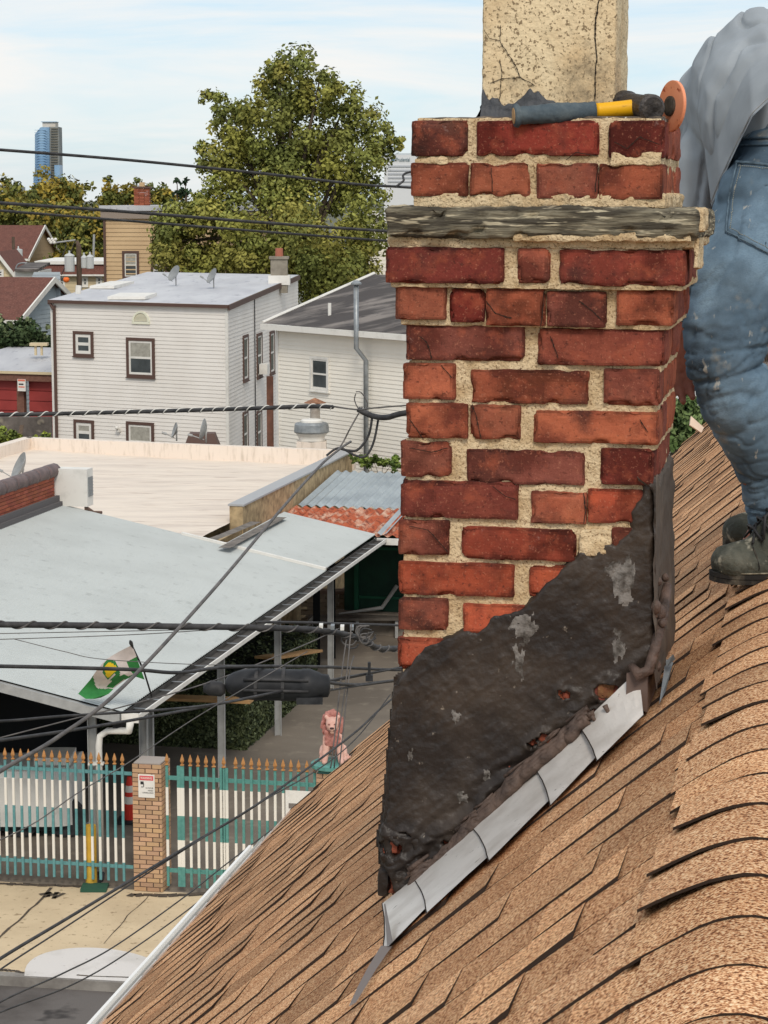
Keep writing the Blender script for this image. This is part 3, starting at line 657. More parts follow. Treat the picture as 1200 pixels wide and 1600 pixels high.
m = MB(); m.idx(tv, tf)
m.build('tar_coat', M_tar, chim, smooth=True)
# grey patches where the tar has worn
m = MB(); M_grey = mat('worn_tar_grey', srgb(128, 122, 116), srgb(74, 68, 62), ns=40, thr=(.42, .58), rough=.8, bs=60, bstr=.8)
bv = BVHTree.FromPolygons([tuple(x) for x in tv], tf)
for (cx, cy, rx, ry, sd) in ((972, 905, 22, 52, 1), (965, 1010, 15, 30, 2), (985, 900, 10, 34, 3), (955, 890, 14, 14, 4), (818, 980, 26, 30, 5), (812, 1030, 14, 40, 6), (712, 1120, 9, 14, 7), (722, 1245, 12, 12, 8), (642, 1180, 6, 12, 9), (760, 1210, 8, 12, 10)):
    m = MB(); g = {}; n = 16
    for i in range(-n, n + 1):
        for j in range(-n, n + 1):
            x, y = i / n, j / n; d = 1 - math.hypot(x, y) + .55 * FB((x * 1.4, y * 1.4, sd), 1.6, sd)
            if d < .25: continue
            r_ = ray(cx + x * rx, cy + y * ry).normalized(); h = bv.ray_cast(CAM, r_)
            if h[0] is None: continue
            g[i, j] = len(m.v); m.v.append(h[0] - r_ * min(.0016, .0035 * (d - .3)))
    for (i, j) in list(g):
        k = [(i, j), (i, j + 1), (i + 1, j + 1), (i + 1, j)]
        if all(x in g for x in k): m.f.append(tuple(g[x] for x in k)); m.m.append(0); m.c.append(m.col)
    if m.f: m.build('worn_patch', M_grey, chim, smooth=True)
# bare brick showing at the torn holes
m = MB(); 
for hx, hy, hr in HOLES[:5]:
    a0, z1 = FR(hx - hr, hy - hr); a1, z0 = FR(hx + hr, hy + hr)
    m = MB(); rbox(m, (a0, CB - (.003 if hx != 612 else .012), z0), (a1, CB + .02, z1), .004, .004, .004, hx, CW, col=srgb(*((168, 92, 70) if hy != 1078 else (140, 104, 68)))); m.build('bare_brick', M_brick, chim, smooth=True)
# rope of folded tar along the lower hem, with drips
m = MB(); hemp = [(645, 1382), (660, 1368), (682, 1358), (700, 1336), (722, 1312), (745, 1286), (768, 1266), (792, 1238), (815, 1214), (840, 1192), (866, 1172), (890, 1150), (906, 1132), (924, 1118)]
pts = []; rs = []
for (x0, y0), (x1, y1) in zip(hemp, hemp[1:]):
    for k in range(5):
        t = k / 5; x = x0 + (x1 - x0) * t; y = y0 + (y1 - y0) * t; a, z = FR(x, y, .02); pts.append(CW(a, CB - .036 + .006 * N3((x * .1, 0, 0)), z + .006 * N3((x * .09, 3, 0)))); rs.append(.0105 + .0035 * N3((x * .13, 7, 0)))
m.tube(pts, rs, 9)
for k in range(3):
    q = [p + Vector((0, 0, .004 + .007 * k)) + E2 * (-.004 + .004 * k) + Vector((0, 0, .004 * N3((i * .4, k, 5)))) for i, p in enumerate(pts)]
    m.tube(q, [x * .55 for x in rs], 7)
for i_ in range(len(pts)): pts[i_] = pts[i_] + Vector((0, 0, -.006))
def drip(pix, r0, r1, pr=.042):
    q = []; 
    for x, y in pix: a, z = FR(x, y, pr); q.append(CW(a, CB - pr, z))
    m.tube(q, [r0 + (r1 - r0) * i / (len(q) - 1) for i in range(len(q))], 8)
drip([(664, 1366), (660, 1378), (672, 1384)], .006, .003); drip([(690, 1352), (698, 1362), (692, 1374), (684, 1362)], .005, .004)
drip([(757, 1280), (762, 1290), (754, 1302)], .004, .0015); drip([(945, 1102), (950, 1112), (952, 1120)], .005, .002); drip([(925, 1118), (930, 1128)], .004, .003)
rg_ = random.Random(31)
for k in range(16):
    t = rg_.uniform(0, len(hemp) - 1.01); i = int(t); f = t - i; x = hemp[i][0] + (hemp[i + 1][0] - hemp[i][0]) * f; y = hemp[i][1] + (hemp[i + 1][1] - hemp[i][1]) * f; L0 = rg_.uniform(5, 17); dx = rg_.uniform(-5, 7)
    drip([(x - 3, y - 6), (x, y), (x + dx * .4, y + L0 * .6), (x + dx, y + L0)], rg_.uniform(.006, .010), rg_.uniform(.0015, .004), .036)
for k in range(34):
    t = rg_.uniform(0, len(hemp) - 1.01); i = int(t); f = t - i; x = hemp[i][0] + (hemp[i + 1][0] - hemp[i][0]) * f; y = hemp[i][1] + (hemp[i + 1][1] - hemp[i][1]) * f - rg_.uniform(0, 26); L0 = rg_.uniform(12, 40)
    drip([(x - L0 * .5, y + L0 * .36), (x, y + rg_.uniform(-3, 3)), (x + L0 * .5, y - L0 * .42)], rg_.uniform(.002, .006), rg_.uniform(.001, .003), .030)
m.build('tar_hem', mat('brown_tar', srgb(98, 80, 70), srgb(66, 54, 48), ns=30, rough=.55, bs=60, bstr=.7), chim, smooth=True)
m = MB(); a, z = FR(632, 1400, .05)
for x, y, r_ in ((622, 1372, .012), (630, 1388, .011), (640, 1403, .0095), (612, 1352, .012), (606, 1330, .008), (604, 1305, .010), (650, 1352, .010)):
    a, z = FR(x, y, .02); m.ball(CW(a, CB - .010, z), r_, 8, (1.2, .9, 1.35))
for pp in ([(600, 1296), (604, 1330), (606, 1360)], [(612, 1350), (625, 1378), (640, 1408)], [(606, 1300), (625, 1310), (650, 1316)], [(650, 1318), (652, 1340), (646, 1368)], [(620, 1380), (640, 1372), (660, 1356)], [(625, 1340), (640, 1360), (650, 1372)]):
    for q0, q1 in zip(pp, pp[1:]): a0, z0 = FR(q0[0], q0[1], .02); a1_, z1_ = FR(q1[0], q1[1], .02); capsule(m, CW(a0, CB - .008, z0), CW(a1_, CB - .010, z1_), .008, .008, 10)
me = remesh(m, .0028, 2); NR = [v.normal.copy() for v in me.vertices]
for v in me.vertices: v.co += NR[v.index] * (.0035 * FB(v.co, 45, 2, 4))
from_mesh(me, 'tar_blob', M_tar, chim)
# tar on the right side and at the left corner
m = MB(); a1 = FR(1012, 900)[0]; nb, nz_ = 40, 110; vs = []; fs = []
zt = FR(1030, 745)[1]; zb_ = FR(1006, 1075)[1]
for i in range(nb + 1):
    for j in range(nz_ + 1):
        b = CB - .012 + (DEPTH + .01) * i / nb; z = zb_ + (zt - zb_) * j / nz_; e = min(1, (nz_ - j + 6 * N3((i * .2, 0, 9))) / 6); off = .008 + .004 * FB((b * 5, z * 5, 0), 4, 2) + .005 * N3((b * 14, z * 2, 3)) + .010 * (1 - j / nz_)
        if e < 1: off = -.02 + .03 * max(0, e)
        vs.append(CW(a1 + off, b, z))
for i in range(nb):
    for j in range(nz_): q = i * (nz_ + 1) + j; fs.append((q, q + nz_ + 1, q + nz_ + 2, q + 1))
m.idx(vs, fs); m.build('side_tar', mat('side_tar_brown', srgb(84, 74, 66), srgb(112, 98, 84), ns=10, thr=(.45, .65), rough=.7, bs=50, bstr=.9, bd=.006, stretch=(1, 1, .25)), chim, smooth=True)
m = MB(); aT = FR(620, 1090)[0]; aB = FR(598, 1350)[0]; z1 = FR(620, 1070)[1]; z0 = FR(598, 1400)[1]
def lf(a, b, z): t = (z1 - z) / (z1 - z0); return CW(a + (aB - aT - .004) * t, b, z)
rbox(m, (aT - .006, CB - .004, z0), (aT + .012, CB + DEPTH, z1), .006, .004, .003, 901, lf); m.build('corner_tar', M_tar, chim, smooth=True)
# ---- step flashing ----
M_fl = mat('aluminium_flashing', srgb(216, 210, 203), srgb(184, 176, 167), ns=9, thr=(.42, .7), rough=.4, metal=.15, bs=8, bstr=.08, c3=srgb(120, 112, 104), ns3=60, thr3=(.68, .72))
top = [(597, 1412), (647, 1374), (738, 1292), (838, 1202), (905, 1134), (986, 1058), (1020, 1020)]
bot = [(606, 1478), (672, 1415), (768, 1333), (865, 1247), (936, 1179), (1002, 1118)]
def onroof(u, v, l=.012):
    n = Vector((-RT * E1.x, -RT * E1.y, 1)); h = HIT(u, v, RO + Vector((0, 0, l)), n); return h
for i in range(5):
    m = MB(); lift = .0028 * (5 - i) + .002
    t0, t1, b0, b1 = top[i], top[i + 1], bot[i], bot[i + 1]; b0 = (b0[0] - 2, b0[1] + (0, 5, 7, 4, 6)[i]); b1 = (b1[0], b1[1] - (5, 2, 6, 3, 0)[i])
    ex = 1.1
    A = [FR(t0[0], t0[1], .012 + lift), FR(t1[0] + (t1[0] - t0[0]) * .1, t1[1] + (t1[1] - t0[1]) * .1, .012 + lift)]
    T0 = CW(A[0][0], CB - .012 - lift * .5, A[0][1]); T1 = CW(A[1][0], CB - .010 - lift * .5, A[1][1])
    B0 = onroof(b0[0], b0[1], .012); B1 = onroof(b1[0] + (b1[0] - b0[0]) * .06, b1[1] + (b1[1] - b0[1]) * .06, .010)
    n = 16; rows = []
    for k in range(n + 1):
        t = k / n; Tp = T0.lerp(T1, t); Bp = B0.lerp(B1, t); out = (Bp - Tp); row = []
        for j in range(9):
            s = j / 8; q = Tp + out * s; q = q - E2 * (.008 * (1 - t) ** 1.5 + .012 * max(0, s - .72) / .28 + .008 * math.sin(i * 2.4 + 1) * s * (1 - t)) + E2 * (.010 * math.sin(min(1, s * 1.1) * math.pi) + .0028 * N3((k * .55, j * .45, i * 3.1)) + .0018 * N3((k * 1.3, j * .9, i * 7.3))); row.append(q)
        F_ = row[-1] - E2 * .016 + Vector((0, 0, .002)); row.append(F_)
        rows.append(row)
    vs = [p for r_ in rows for p in r_]; fs = [(k * 10 + j, k * 10 + j + 1, (k + 1) * 10 + j + 1, (k + 1) * 10 + j) for k in range(n) for j in range(9)]
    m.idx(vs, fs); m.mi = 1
    for j in range(9): m.q(vs[j], vs[j + 1], vs[j + 1] + E2 * .011, vs[j] + E2 * .011)  # dark rim under each lap, its shade put into the colour
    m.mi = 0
    m.build('step_flashing', [M_fl, M_crack_gap], chim, smooth=False); e_ = MB(); e_.tube([v - E2 * .0005 for v in vs[:9]], .0011, 5); e_.build('edge_gap_shade', M_crack_gap, chim)  # dark tube drawn as the raw edge and the gap shadow beside it
    m = MB(); m.idx([v + E2 * .0015 + Vector((0, 0, -.001)) for v in vs], [f[::-1] for f in fs])
    m.build('flashing_backing', M_fl, chim)
# lead tail lying on the shingles
m = MB(); cp = [(604, 1478), (596, 1490), (580, 1515), (566, 1540), (552, 1566), (546, 1572)]
L_ = [onroof(x, y, .016) for x, y in cp]; wd = [.009, .008, .007, .006, .004, .001]
for k in range(len(L_) - 1): m.q(L_[k] - E1 * wd[k], L_[k + 1] - E1 * wd[k + 1], L_[k + 1] + E1 * wd[k + 1], L_[k] + E1 * wd[k])
m.q(onroof(600, 1412, .05), onroof(605, 1478, .016), onroof(614, 1472, .016), onroof(602, 1412, .05))
m.build('lead_tail', mat('dull_lead', srgb(120, 112, 108), rough=.6), chim)
# brown corner counter-flashing at the right
m = MB()
def cf(pix, b): return [CW(FR(x, y, CB - b)[0], b, FR(x, y, CB - b)[1]) for x, y in pix]
fr_ = cf([(979, 1052), (978, 1090), (1008, 1112), (1008, 1045)], CB - .03)
bk_ = [p + E2 * .004 for p in fr_]
m.hexa([fr_[1], fr_[2], bk_[2], bk_[1], fr_[0], fr_[3], bk_[3], bk_[0]])
c0 = fr_[2]; c1 = fr_[3]
for k in range(1):
    d_ = E2 * .30; m.hexa([c0, c0 + E1 * .004, c0 + E1 * .004 + d_ + Vector((0, 0, .0)), c0 + d_, c1, c1 + E1 * .004, c1 + E1 * .004 + d_ + Vector((0, 0, .05)), c1 + d_ + Vector((0, 0, .05))])
m.build('corner_flashing', mat('brown_metal', srgb(112, 94, 86), srgb(92, 76, 68), ns=12, rough=.55), chim)
m = MB(); q0 = onroof(1018, 1092, .03); q1 = onroof(1028, 1030, .09)
a, z = FR(1012, 1050, .03)
pts = [CW(a - .03, CB - .032, z + .012), CW(a - .015, CB - .040, z - .004), CW(a + .002, CB - .034, z + .004), CW(a + .010, CB - .02, z + .035), CW(a + .016, CB + .05, z + .08), CW(a + .022, CB + .1, z + .13)]
m.tube(pts, [.006, .012, .010, .009, .012, .008], 9)
for k in range(8):
    c = CW(a + .012 + random.uniform(-.006, .01), CB + random.uniform(-.02, .15), z + random.uniform(-.01, .14)); m.ball(c, random.uniform(.005, .013), 6, (1, 1.3, 1.2))
m.build('tar_lump', mat('lump_tar', srgb(104, 84, 74), srgb(62, 50, 44), ns=30, rough=.6, bs=60, bstr=.8), chim, smooth=True)
m = MB(); L_ = [onroof(1030, 1100, .012), onroof(1040, 1080, .014), onroof(1052, 1035, .012), onroof(1040, 1030, .03)]
m.q(*L_); m.q(onroof(1042, 1042, .03), onroof(1055, 1030, .03), onroof(1052, 1022, .03), onroof(1040, 1034, .035))
m.build('side_flashing', M_galv, chim)
# ================= HAMMER =================
def AT(u, v, b): h = HIT(u, v, RO + E2 * b, E2); return h
hx = CB + .03
ham = thing('sledge_hammer', 'sledge hammer with a black and yellow handle lying on the chimney top', 'hammer', CW(-.35, hx, TOPZ))
p0 = AT(803, 181, CB - .012); p1 = AT(930, 173, CB + .03); p2 = AT(992, 168, CB + .055); p3 = AT(1010, 167, CB + .065)
m = MB(); n = 24; rr = []
pts = [p0.lerp(p1, k / n) for k in range(n + 1)]
for k in range(n + 1):
    t = k / n; r_ = .0165 if t < .03 else (.0185 if t < .07 else .0145 - .001 * math.sin(t * 9) + .0005 * math.sin(t * 60)); rr.append(r_ * 1.12)
m.tube(pts, rr, 20); m.build('grip', mat('rubber_grip', srgb(70, 82, 90), srgb(96, 106, 110), ns=30, thr=(.45, .7), rough=.75, bs=90, bstr=.3), ham, smooth=True)
m = MB(); m.tube([p0 - (p1 - p0).normalized() * .0012, p0 + (p1 - p0) * .01], [.0135, .0135], 18); m.build('grip_end', M_wood, ham)
m = MB(); pts = [p1.lerp(p3, k / 12) for k in range(13)]; m.tube(pts, [.0125 + .0035 * (k / 12) ** 2 for k in range(13)], 18)
m.build('handle', mat('yellow_fibreglass', srgb(232, 172, 20), srgb(120, 84, 20), ns=55, thr=(.56, .66), rough=.45, stretch=(.4, 1, 1)), ham, smooth=True)
# head: octagonal-barrelled, its axis across the handle
q0 = AT(1021, 170, CB + .015); q1 = AT(972, 162, CB + .125); hc = (q0 + q1) / 2; ax = (q0 - q1).normalized()
m = MB(); ln = .062; prof_ = [(.018, -ln), (.0235, -ln + .006), (.0235, -ln + .022), (.0205, -ln + .03), (.0205, ln - .03), (.0235, ln - .022), (.0238, ln - .005), (.019, ln)]
m.tube([hc + ax * z for r_, z in prof_], [r_ for r_, z in prof_], 24)
m.build('hammer_head', mat('dark_steel', srgb(70, 66, 64), srgb(104, 96, 90), ns=50, thr=(.5, .7), c3=srgb(44, 40, 38), ns3=20, rough=.5, metal=.5, bs=120, bstr=.3), ham, smooth=False)
# ================= ORANGE DISC =================
dc = AT(1050, 166, CB + .14); dn = (Vector((-.91, -.38, .05))).normalized()
disc = thing('abrasive_disc', 'round orange disc with dark hub standing on edge beside the hammer head', 'disc', dc - Vector((0, 0, .045)))
m = MB(); m.tube([dc - dn * .003, dc - dn * .0026, dc + dn * .0026, dc + dn * .003], [.0425, .044, .044, .0425], 40)
od = m.build('disc_plate', mat('orange_plastic', srgb(238, 156, 118), srgb(226, 140, 100), ns=14, c3=srgb(170, 78, 50), ns3=46, thr3=(.62, .66), rough=.55), disc, smooth=False)
m = MB(); m.tube([dc - dn * .004, dc + dn * .007, dc + dn * .009], [.018, .017, .012], 24); m.build('hub', mat('hub_dark', srgb(82, 74, 64), srgb(46, 40, 36), ns=60, rough=.7), disc)
# ================= PERSON =================
per = thing('person', 'worker in a grey shirt and dusty blue jeans bending over beside the chimney', 'person', P(1200, 905, 4.42))
def J(u, v, Y): return P(u, v, Y)
M_skin = mat('skin', srgb(150, 92, 72), srgb(128, 74, 58), ns=14, rough=.6, bs=60, bstr=.15)
# joints
hipR, kneeR, ankR = J(1215, 330, 4.50), J(1128, 560, 4.36), J(1212, 812, 4.45)
hipL, kneeL, ankL = J(1285, 330, 4.72), J(1300, 600, 4.68), J(1212, 782, 4.74)
pel = J(1235, 265, 4.60); waist = J(1240, 165, 4.68); chest = J(1195, 165, 4.98); neck = J(1092, 235, 5.14); head = J(1012, 285, 5.18)
shR, elR, wrR = J(1128, 200, 4.92), J(1088, 390, 4.86), J(1050, 520, 4.74)
shL, elL, wrL = J(1120, 215, 5.30), J(1040, 420, 5.30), J(985, 560, 5.20)
m = MB()
capsule(m, pel + Vector((.05, .02, 0)), waist + Vector((.05, 0, 0)), .12, .115); capsule(m, waist + Vector((.05, 0, -.01)), chest, .115, .125); capsule(m, chest, neck, .125, .06); capsule(m, shR + Vector((.03, .03, 0)), shL, .06, .065)
capsule(m, neck, head, .06, .07); m.ball(head, .095, 10, (.95, .85, 1.15)); capsule(m, head + Vector((-.05, 0, -.03)), head + Vector((-.09, -.0, -.06)), .05, .03)
for (h, k, a) in ((hipR, kneeR, ankR), (hipL, kneeL, ankL)): hh = h.lerp(k, .12) + Vector((.02, .02, 0)); capsule(m, hh, k, .085, .048); capsule(m, k, k.lerp(a, .35), .048, .046); capsule(m, k.lerp(a, .35), a, .046, .036); capsule(m, a, a + Vector((-.035, 0, -.05)), .038, .032)
for (s_, e_, w_) in ((shR, elR, wrR), (shL, elL, wrL)): capsule(m, s_ + Vector((.015, .02, 0)), e_, .048, .042); capsule(m, e_, w_, .044, .029)
# hands: palm, four unequal bent fingers, thumb leaving the side of the palm
def hand(w, down, side, fwd, s=1.0):
    down = down.normalized(); side = (side - down * side.dot(down)).normalized(); fwd = down.cross(side)
    for k in range(4):
        o = (k - 1.5) * .0215 * s; L_ = (.078, .088, .083, .066)[k] * s; root = w + down * .085 * s + side * o
        capsule(m, w + down * .012 + side * o * .6, root, .017 * s, .0125 * s, 10)
        k1 = root + (down + side * (k - 1.5) * .02).normalized() * L_ * .45 + fwd * .006; k2 = k1 + (down * .85 + fwd * .5).normalized() * L_ * .32; k3 = k2 + (down * .5 + fwd * .85).normalized() * L_ * .25
        capsule(m, root, k1, .0096 * s, .0092 * s, 10); capsule(m, k1, k2, .0092 * s, .0084 * s, 10); capsule(m, k2, k3, .0084 * s, .0072 * s, 10)
    t0 = w + down * .03 * s - side * .022 * s; t1 = t0 + (down * .7 - side * .75 + fwd * .3).normalized() * .042 * s; t2 = t1 + (down * .95 - side * .25 + fwd * .2).normalized() * .032 * s; capsule(m, t0, t1, .016 * s, .0125 * s, 10); capsule(m, t1, t2, .0118 * s, .009 * s, 10)
hand(wrR, J(1082, 655, 4.70) - wrR, Vector((.9, -.12, .1)), None, .95)
hand(wrL, J(985, 700, 5.15) - wrL, Vector((.7, -.4, .2)), None, .95)
body = from_mesh(remesh(m, .0036, 2), 'body', M_skin, per)
# ears, nose on the hidden head
m = MB(); m.ball(head + Vector((.005, -.085, .0)), .03, 6, (.7, .35, 1)); m.ball(head + Vector((-.1, -.01, -.01)), .022, 6); m.build('ear', M_skin, per, smooth=True)
m = MB(); 
for k in range(140):
    rg = random.Random(k); d = Vector((rg.gauss(0, 1), rg.gauss(0, 1), rg.gauss(0, 1))).normalized()
    if d.x < -.35 and d.z < .5: continue
    capsule(m, head + Vector((d.x * .085, d.y * .078, d.z * .10)), head + Vector((d.x * .095, d.y * .088, d.z * .112 - .01)), .018, .012, 6)
from_mesh(remesh(m, .008, 2), 'hair', mat('dark_hair', srgb(36, 28, 24), rough=.8), per)
# ---- jeans ----
m = MB()
capsule(m, J(1262, 275, 4.60), J(1270, 222, 4.64), .165, .140, 20); capsule(m, J(1215, 290, 4.52), J(1222, 262, 4.53), .105, .085, 18)
capsule(m, J(1205, 330, 4.50), J(1225, 360, 4.50), .118, .12, 18)
capsule(m, J(1205, 370, 4.48), J(1160, 440, 4.42), .125, .112, 20); capsule(m, J(1160, 440, 4.42), J(1136, 515, 4.38), .106, .086, 20); capsule(m, J(1136, 515, 4.38), kneeR, .086, .073, 20)
capsule(m, kneeR, J(1150, 625, 4.37), .073, .076, 18); capsule(m, J(1150, 625, 4.37), J(1186, 685, 4.40), .076, .072, 18); capsule(m, J(1186, 685, 4.40), J(1208, 745, 4.43), .072, .060, 18); capsule(m, J(1208, 745, 4.43), J(1215, 818, 4.45), .060, .056, 18)
capsule(m, hipL, kneeL, .13, .09, 18); capsule(m, kneeL, ankL, .088, .058, 18)
me = remesh(m, .005, 8)
ZB = J(1190, 775, 4.45).z
axis = [J(1200, 200, 4.5), kneeR, J(1192, 812, 4.45)]
NR = [v.normal.copy() for v in me.vertices]
for v in me.vertices:      # cloth folds: pinched behind and round the knee, slack down the shin
    p = v.co; n = NR[v.index]; z = p.z
    zk = kneeR.z; dk = (z - zk)
    a = .0
    def crease(q, sc, sd): return -(max(0, 1 - 7.5 * abs(N3(q, sc, sd))) ** 1.4)
    q1 = Vector((p.x * .35 + p.z * .25, p.y * .35, p.z * 1.9 - p.x * .55)); w = math.exp(-((dk + .0) / .10) ** 2); a += w * (.0085 * crease(q1, 10, 2) + .0055 * crease(q1, 19, 12) + .003 * crease(q1, 34, 13)) + w * .004
    zb_ = ZB; w = math.exp(-((z - zb_) / .07) ** 2); a += w * (.008 * crease(q1, 12, 4) + .004 * crease(q1, 26, 5) + .004)
    q2 = Vector((p.x * 1.2 - p.z * .9, p.y, p.z * .45 + p.x * .3)); w = max(0, 1 - math.exp(-(dk / .12) ** 2)); a += w * .006 * crease(q2, 6.5, 6) + .003 * crease(q2, 19, 16)
    a += .007 * N3(p, 6, 8) + .0022 * N3(p, 26, 9)
    v.co = p + n * a
def jeans_mat():
    mm = mat('dusty_denim', srgb(90, 110, 126), srgb(142, 168, 188), ns=5.5, thr=(.42, .70), c3=srgb(60, 72, 84), ns3=4.2, thr3=(.46, .70), rough=.95, bs=420, bstr=.35, bd=.002, spec=.1)
    t = mm.node_tree; l = t.links.new; b = t.nodes['Principled BSDF']; src = b.inputs['Base Color'].links[0].from_socket; co = t.nodes.new('ShaderNodeTexCoord')
    for (sc, lo, hi, c, f, st) in ((13, .60, .70, srgb(168, 160, 142), .55, (1, 1, 1)), (210, .45, .62, srgb(92, 112, 128), .4, (1, 1, 3)), (55, .66, .72, srgb(196, 190, 176), .6, (1, 1, .3))):
        q = t.nodes.new('ShaderNodeMapping'); q.inputs['Scale'].default_value = st; l(co.outputs['Object'], q.inputs[0]); n = t.nodes.new('ShaderNodeTexNoise'); n.inputs['Scale'].default_value = sc; n.inputs['Detail'].default_value = 6; l(q.outputs[0], n.inputs['Vector'])
        r = t.nodes.new('ShaderNodeValToRGB'); r.color_ramp.elements[0].position = lo; r.color_ramp.elements[1].position = hi; l(n.outputs['Fac'], r.inputs[0]); k = t.nodes.new('ShaderNodeMath'); k.operation = 'MULTIPLY'; k.inputs[1].default_value = f; l(r.outputs[0], k.inputs[0])
        x = t.nodes.new('ShaderNodeMixRGB'); l(k.outputs[0], x.inputs[0]); l(src, x.inputs[1]); x.inputs[2].default_value = c; src = x.outputs[0]
    l(src, b.inputs['Base Color']); return mm
M_jean = jeans_mat()
me.update(); jv = [v.co.copy() for v in me.vertices]; jf = [tuple(p.vertices) for p in me.polygons]
jb = BVHTree.FromPolygons([tuple(x) for x in jv], jf)
jeans = from_mesh(me, 'jeans', M_jean, per)
def on(bv, u, v, off=0.0, lim=None):
    r_ = ray(u, v).normalized(); h = bv.ray_cast(CAM, r_)
    if h[0] is None: return None
    return h[0] + h[1] * (off if h[1].dot(r_) < 0 else -off)
def drape(bv, poly, off, mt, name, parent, step=2.2):
    xs = [p[0] for p in poly]; ys = [p[1] for p in poly]; g = {}; m = MB(); nx = int((max(xs) - min(xs)) / step) + 1; ny = int((max(ys) - min(ys)) / step) + 1
    for i in range(nx + 1):
        for j in range(ny + 1):
            u = min(xs) + i * step; v = min(ys) + j * step; d = sdpoly(u, v, poly)
            if d < -step * .6: continue
            p = on(bv, u, v, off * min(1, max(-.5, d / 2.5)))
            if p is not None: g[i, j] = len(m.v); m.v.append(p)
    for (i, j) in list(g):
        k = [(i, j), (i + 1, j), (i + 1, j + 1), (i, j + 1)]
        if all(x in g for x in k): m.f.append(tuple(g[x] for x in k)[::-1]); m.m.append(0); m.c.append(m.col)
    return m.build(name, mt, parent, smooth=True) if m.f else None
def seam(bv, pts, r, mt, name, parent, off=.002, m=None, dash=False):
    own = m is None; m = m or MB(); q = []
    for (x0, y0), (x1, y1) in zip(pts, pts[1:]):
        k = max(2, int(math.hypot(x1 - x0, y1 - y0) / 3))
        for i in range(k): p = on(bv, x0 + (x1 - x0) * i / k, y0 + (y1 - y0) * i / k, off); q.append(p)
    q = [p for p in q if p is not None]
    if len(q) > 1:
        if dash:
            for a, b in zip(q[::1], q[1::1]): m.tube([a, a.lerp(b, .55)], r, 5)
        else: m.tube(q, r, 6)
    if own and m.v: return m.build(name, mt, parent, smooth=True)
M_stitch = mat('jean_stitch', srgb(150, 150, 138), rough=.9); M_seam = mat('jean_seam', srgb(104, 124, 138), srgb(70, 86, 98), ns=60, rough=.95)
pk = drape(jb, [(1154, 255), (1225, 262), (1225, 398), (1197, 396), (1135, 362), (1143, 300)], .0045, M_jean, 'pocket', jeans)
m = MB(); seam(jb, [(1154, 256), (1225, 264)], .0034, None, '', None, .006, m); seam(jb, [(1154, 256), (1143, 300), (1135, 363), (1197, 396), (1225, 398)], .0018, None, '', None, .005, m); m.build('pocket_edge', M_seam, jeans, smooth=True)
m = MB(); seam(jb, [(1160, 262), (1149, 302), (1142, 359), (1198, 389), (1225, 391)], .0008, None, '', None, .0058, m, True); seam(jb, [(1156, 262), (1225, 270)], .0008, None, '', None, .0072, m, True); m.build('stitching', M_stitch, jeans)
seam(jb, [(1100, 335), (1092, 400), (1075, 470), (1062, 520), (1064, 560), (1078, 610)], .0022, M_seam, 'side_seam', jeans, .001); seam(jb, [(1158, 218), (1225, 216)], .0028, M_seam, 'waistband_edge', jeans, .003); seam(jb, [(1158, 228), (1225, 226)], .0022, M_seam, 'waistband_seam', jeans, .003)
# belt
bel = MB(); bc = J(1268, 206, 4.64); 
for (dz, r_, mi) in ((0, .146, 0),):
    n = 40; ax_ = Vector((-.42, .18, .88)).normalized(); x = ax_.orthogonal().normalized(); y = ax_.cross(x)
    for k in range(n):
        a0 = 2 * math.pi * k / n; a1 = 2 * math.pi * (k + 1) / n; pp = lambda a, h, rr: bc + x * math.cos(a) * rr + y * math.sin(a) * rr + ax_ * h
        bel.hexa([pp(a0, -.018, r_), pp(a1, -.018, r_), pp(a1, -.018, r_ + .004), pp(a0, -.018, r_ + .004), pp(a0, .018, r_), pp(a1, .018, r_), pp(a1, .018, r_ + .004), pp(a0, .018, r_ + .004)])
bel.build('belt', mat('black_belt', srgb(34, 30, 30), rough=.6), per)
# ---- shirt ----
m = MB()
capsule(m, J(1232, 185, 4.68), J(1215, 150, 4.85), .175, .19, 20); capsule(m, J(1215, 150, 4.85), J(1160, 178, 5.02), .19, .155, 20); capsule(m, J(1160, 178, 5.02), J(1108, 222, 5.10), .15, .10, 18)
capsule(m, J(1140, 190, 4.95), J(1104, 260, 4.90), .092, .075, 16); capsule(m, J(1104, 260, 4.90), J(1098, 345, 4.88), .075, .062, 16); capsule(m, J(1098, 345, 4.88), J(1088, 420, 4.87), .060, .054, 16)
capsule(m, shL, elL, .085, .07, 14)
me = remesh(m, .006, 7)
NR = [v.normal.copy() for v in me.vertices]
for v in me.vertices:
    p = v.co; n = NR[v.index]; q = Vector((p.x * 2.4, p.y, p.z * .5)); w = max(0, min(1, (9.98 - p.z) / .25 + .3))
    cr = -(max(0, 1 - 5 * abs(N3(Vector((p.x * 2.2 - p.z * .2, p.y * 1.2, p.z * .4)), 7, 21))) ** 1.5); v.co = p + n * (.010 * N3(q, 9, 3) + .012 * cr + w * .019 * math.sin(p.x * 150 + 6 * N3(q, 4, 5) + p.z * 10) * (1 if p.x < J(1135, 200, 4.9).x else .15) + .003 * N3(p, 26, 1))
me.update(); sv = [v.co.copy() for v in me.vertices]; sf = [tuple(p.vertices) for p in me.polygons]; sbv = BVHTree.FromPolygons([tuple(x) for x in sv], sf)
M_shirt = mat('grey_shirt', srgb(158, 164, 169), srgb(144, 150, 155), ns=6, rough=.9, bs=500, bstr=.15, bd=.001, spec=.15)
shirt = from_mesh(me, 'shirt', M_shirt, per)
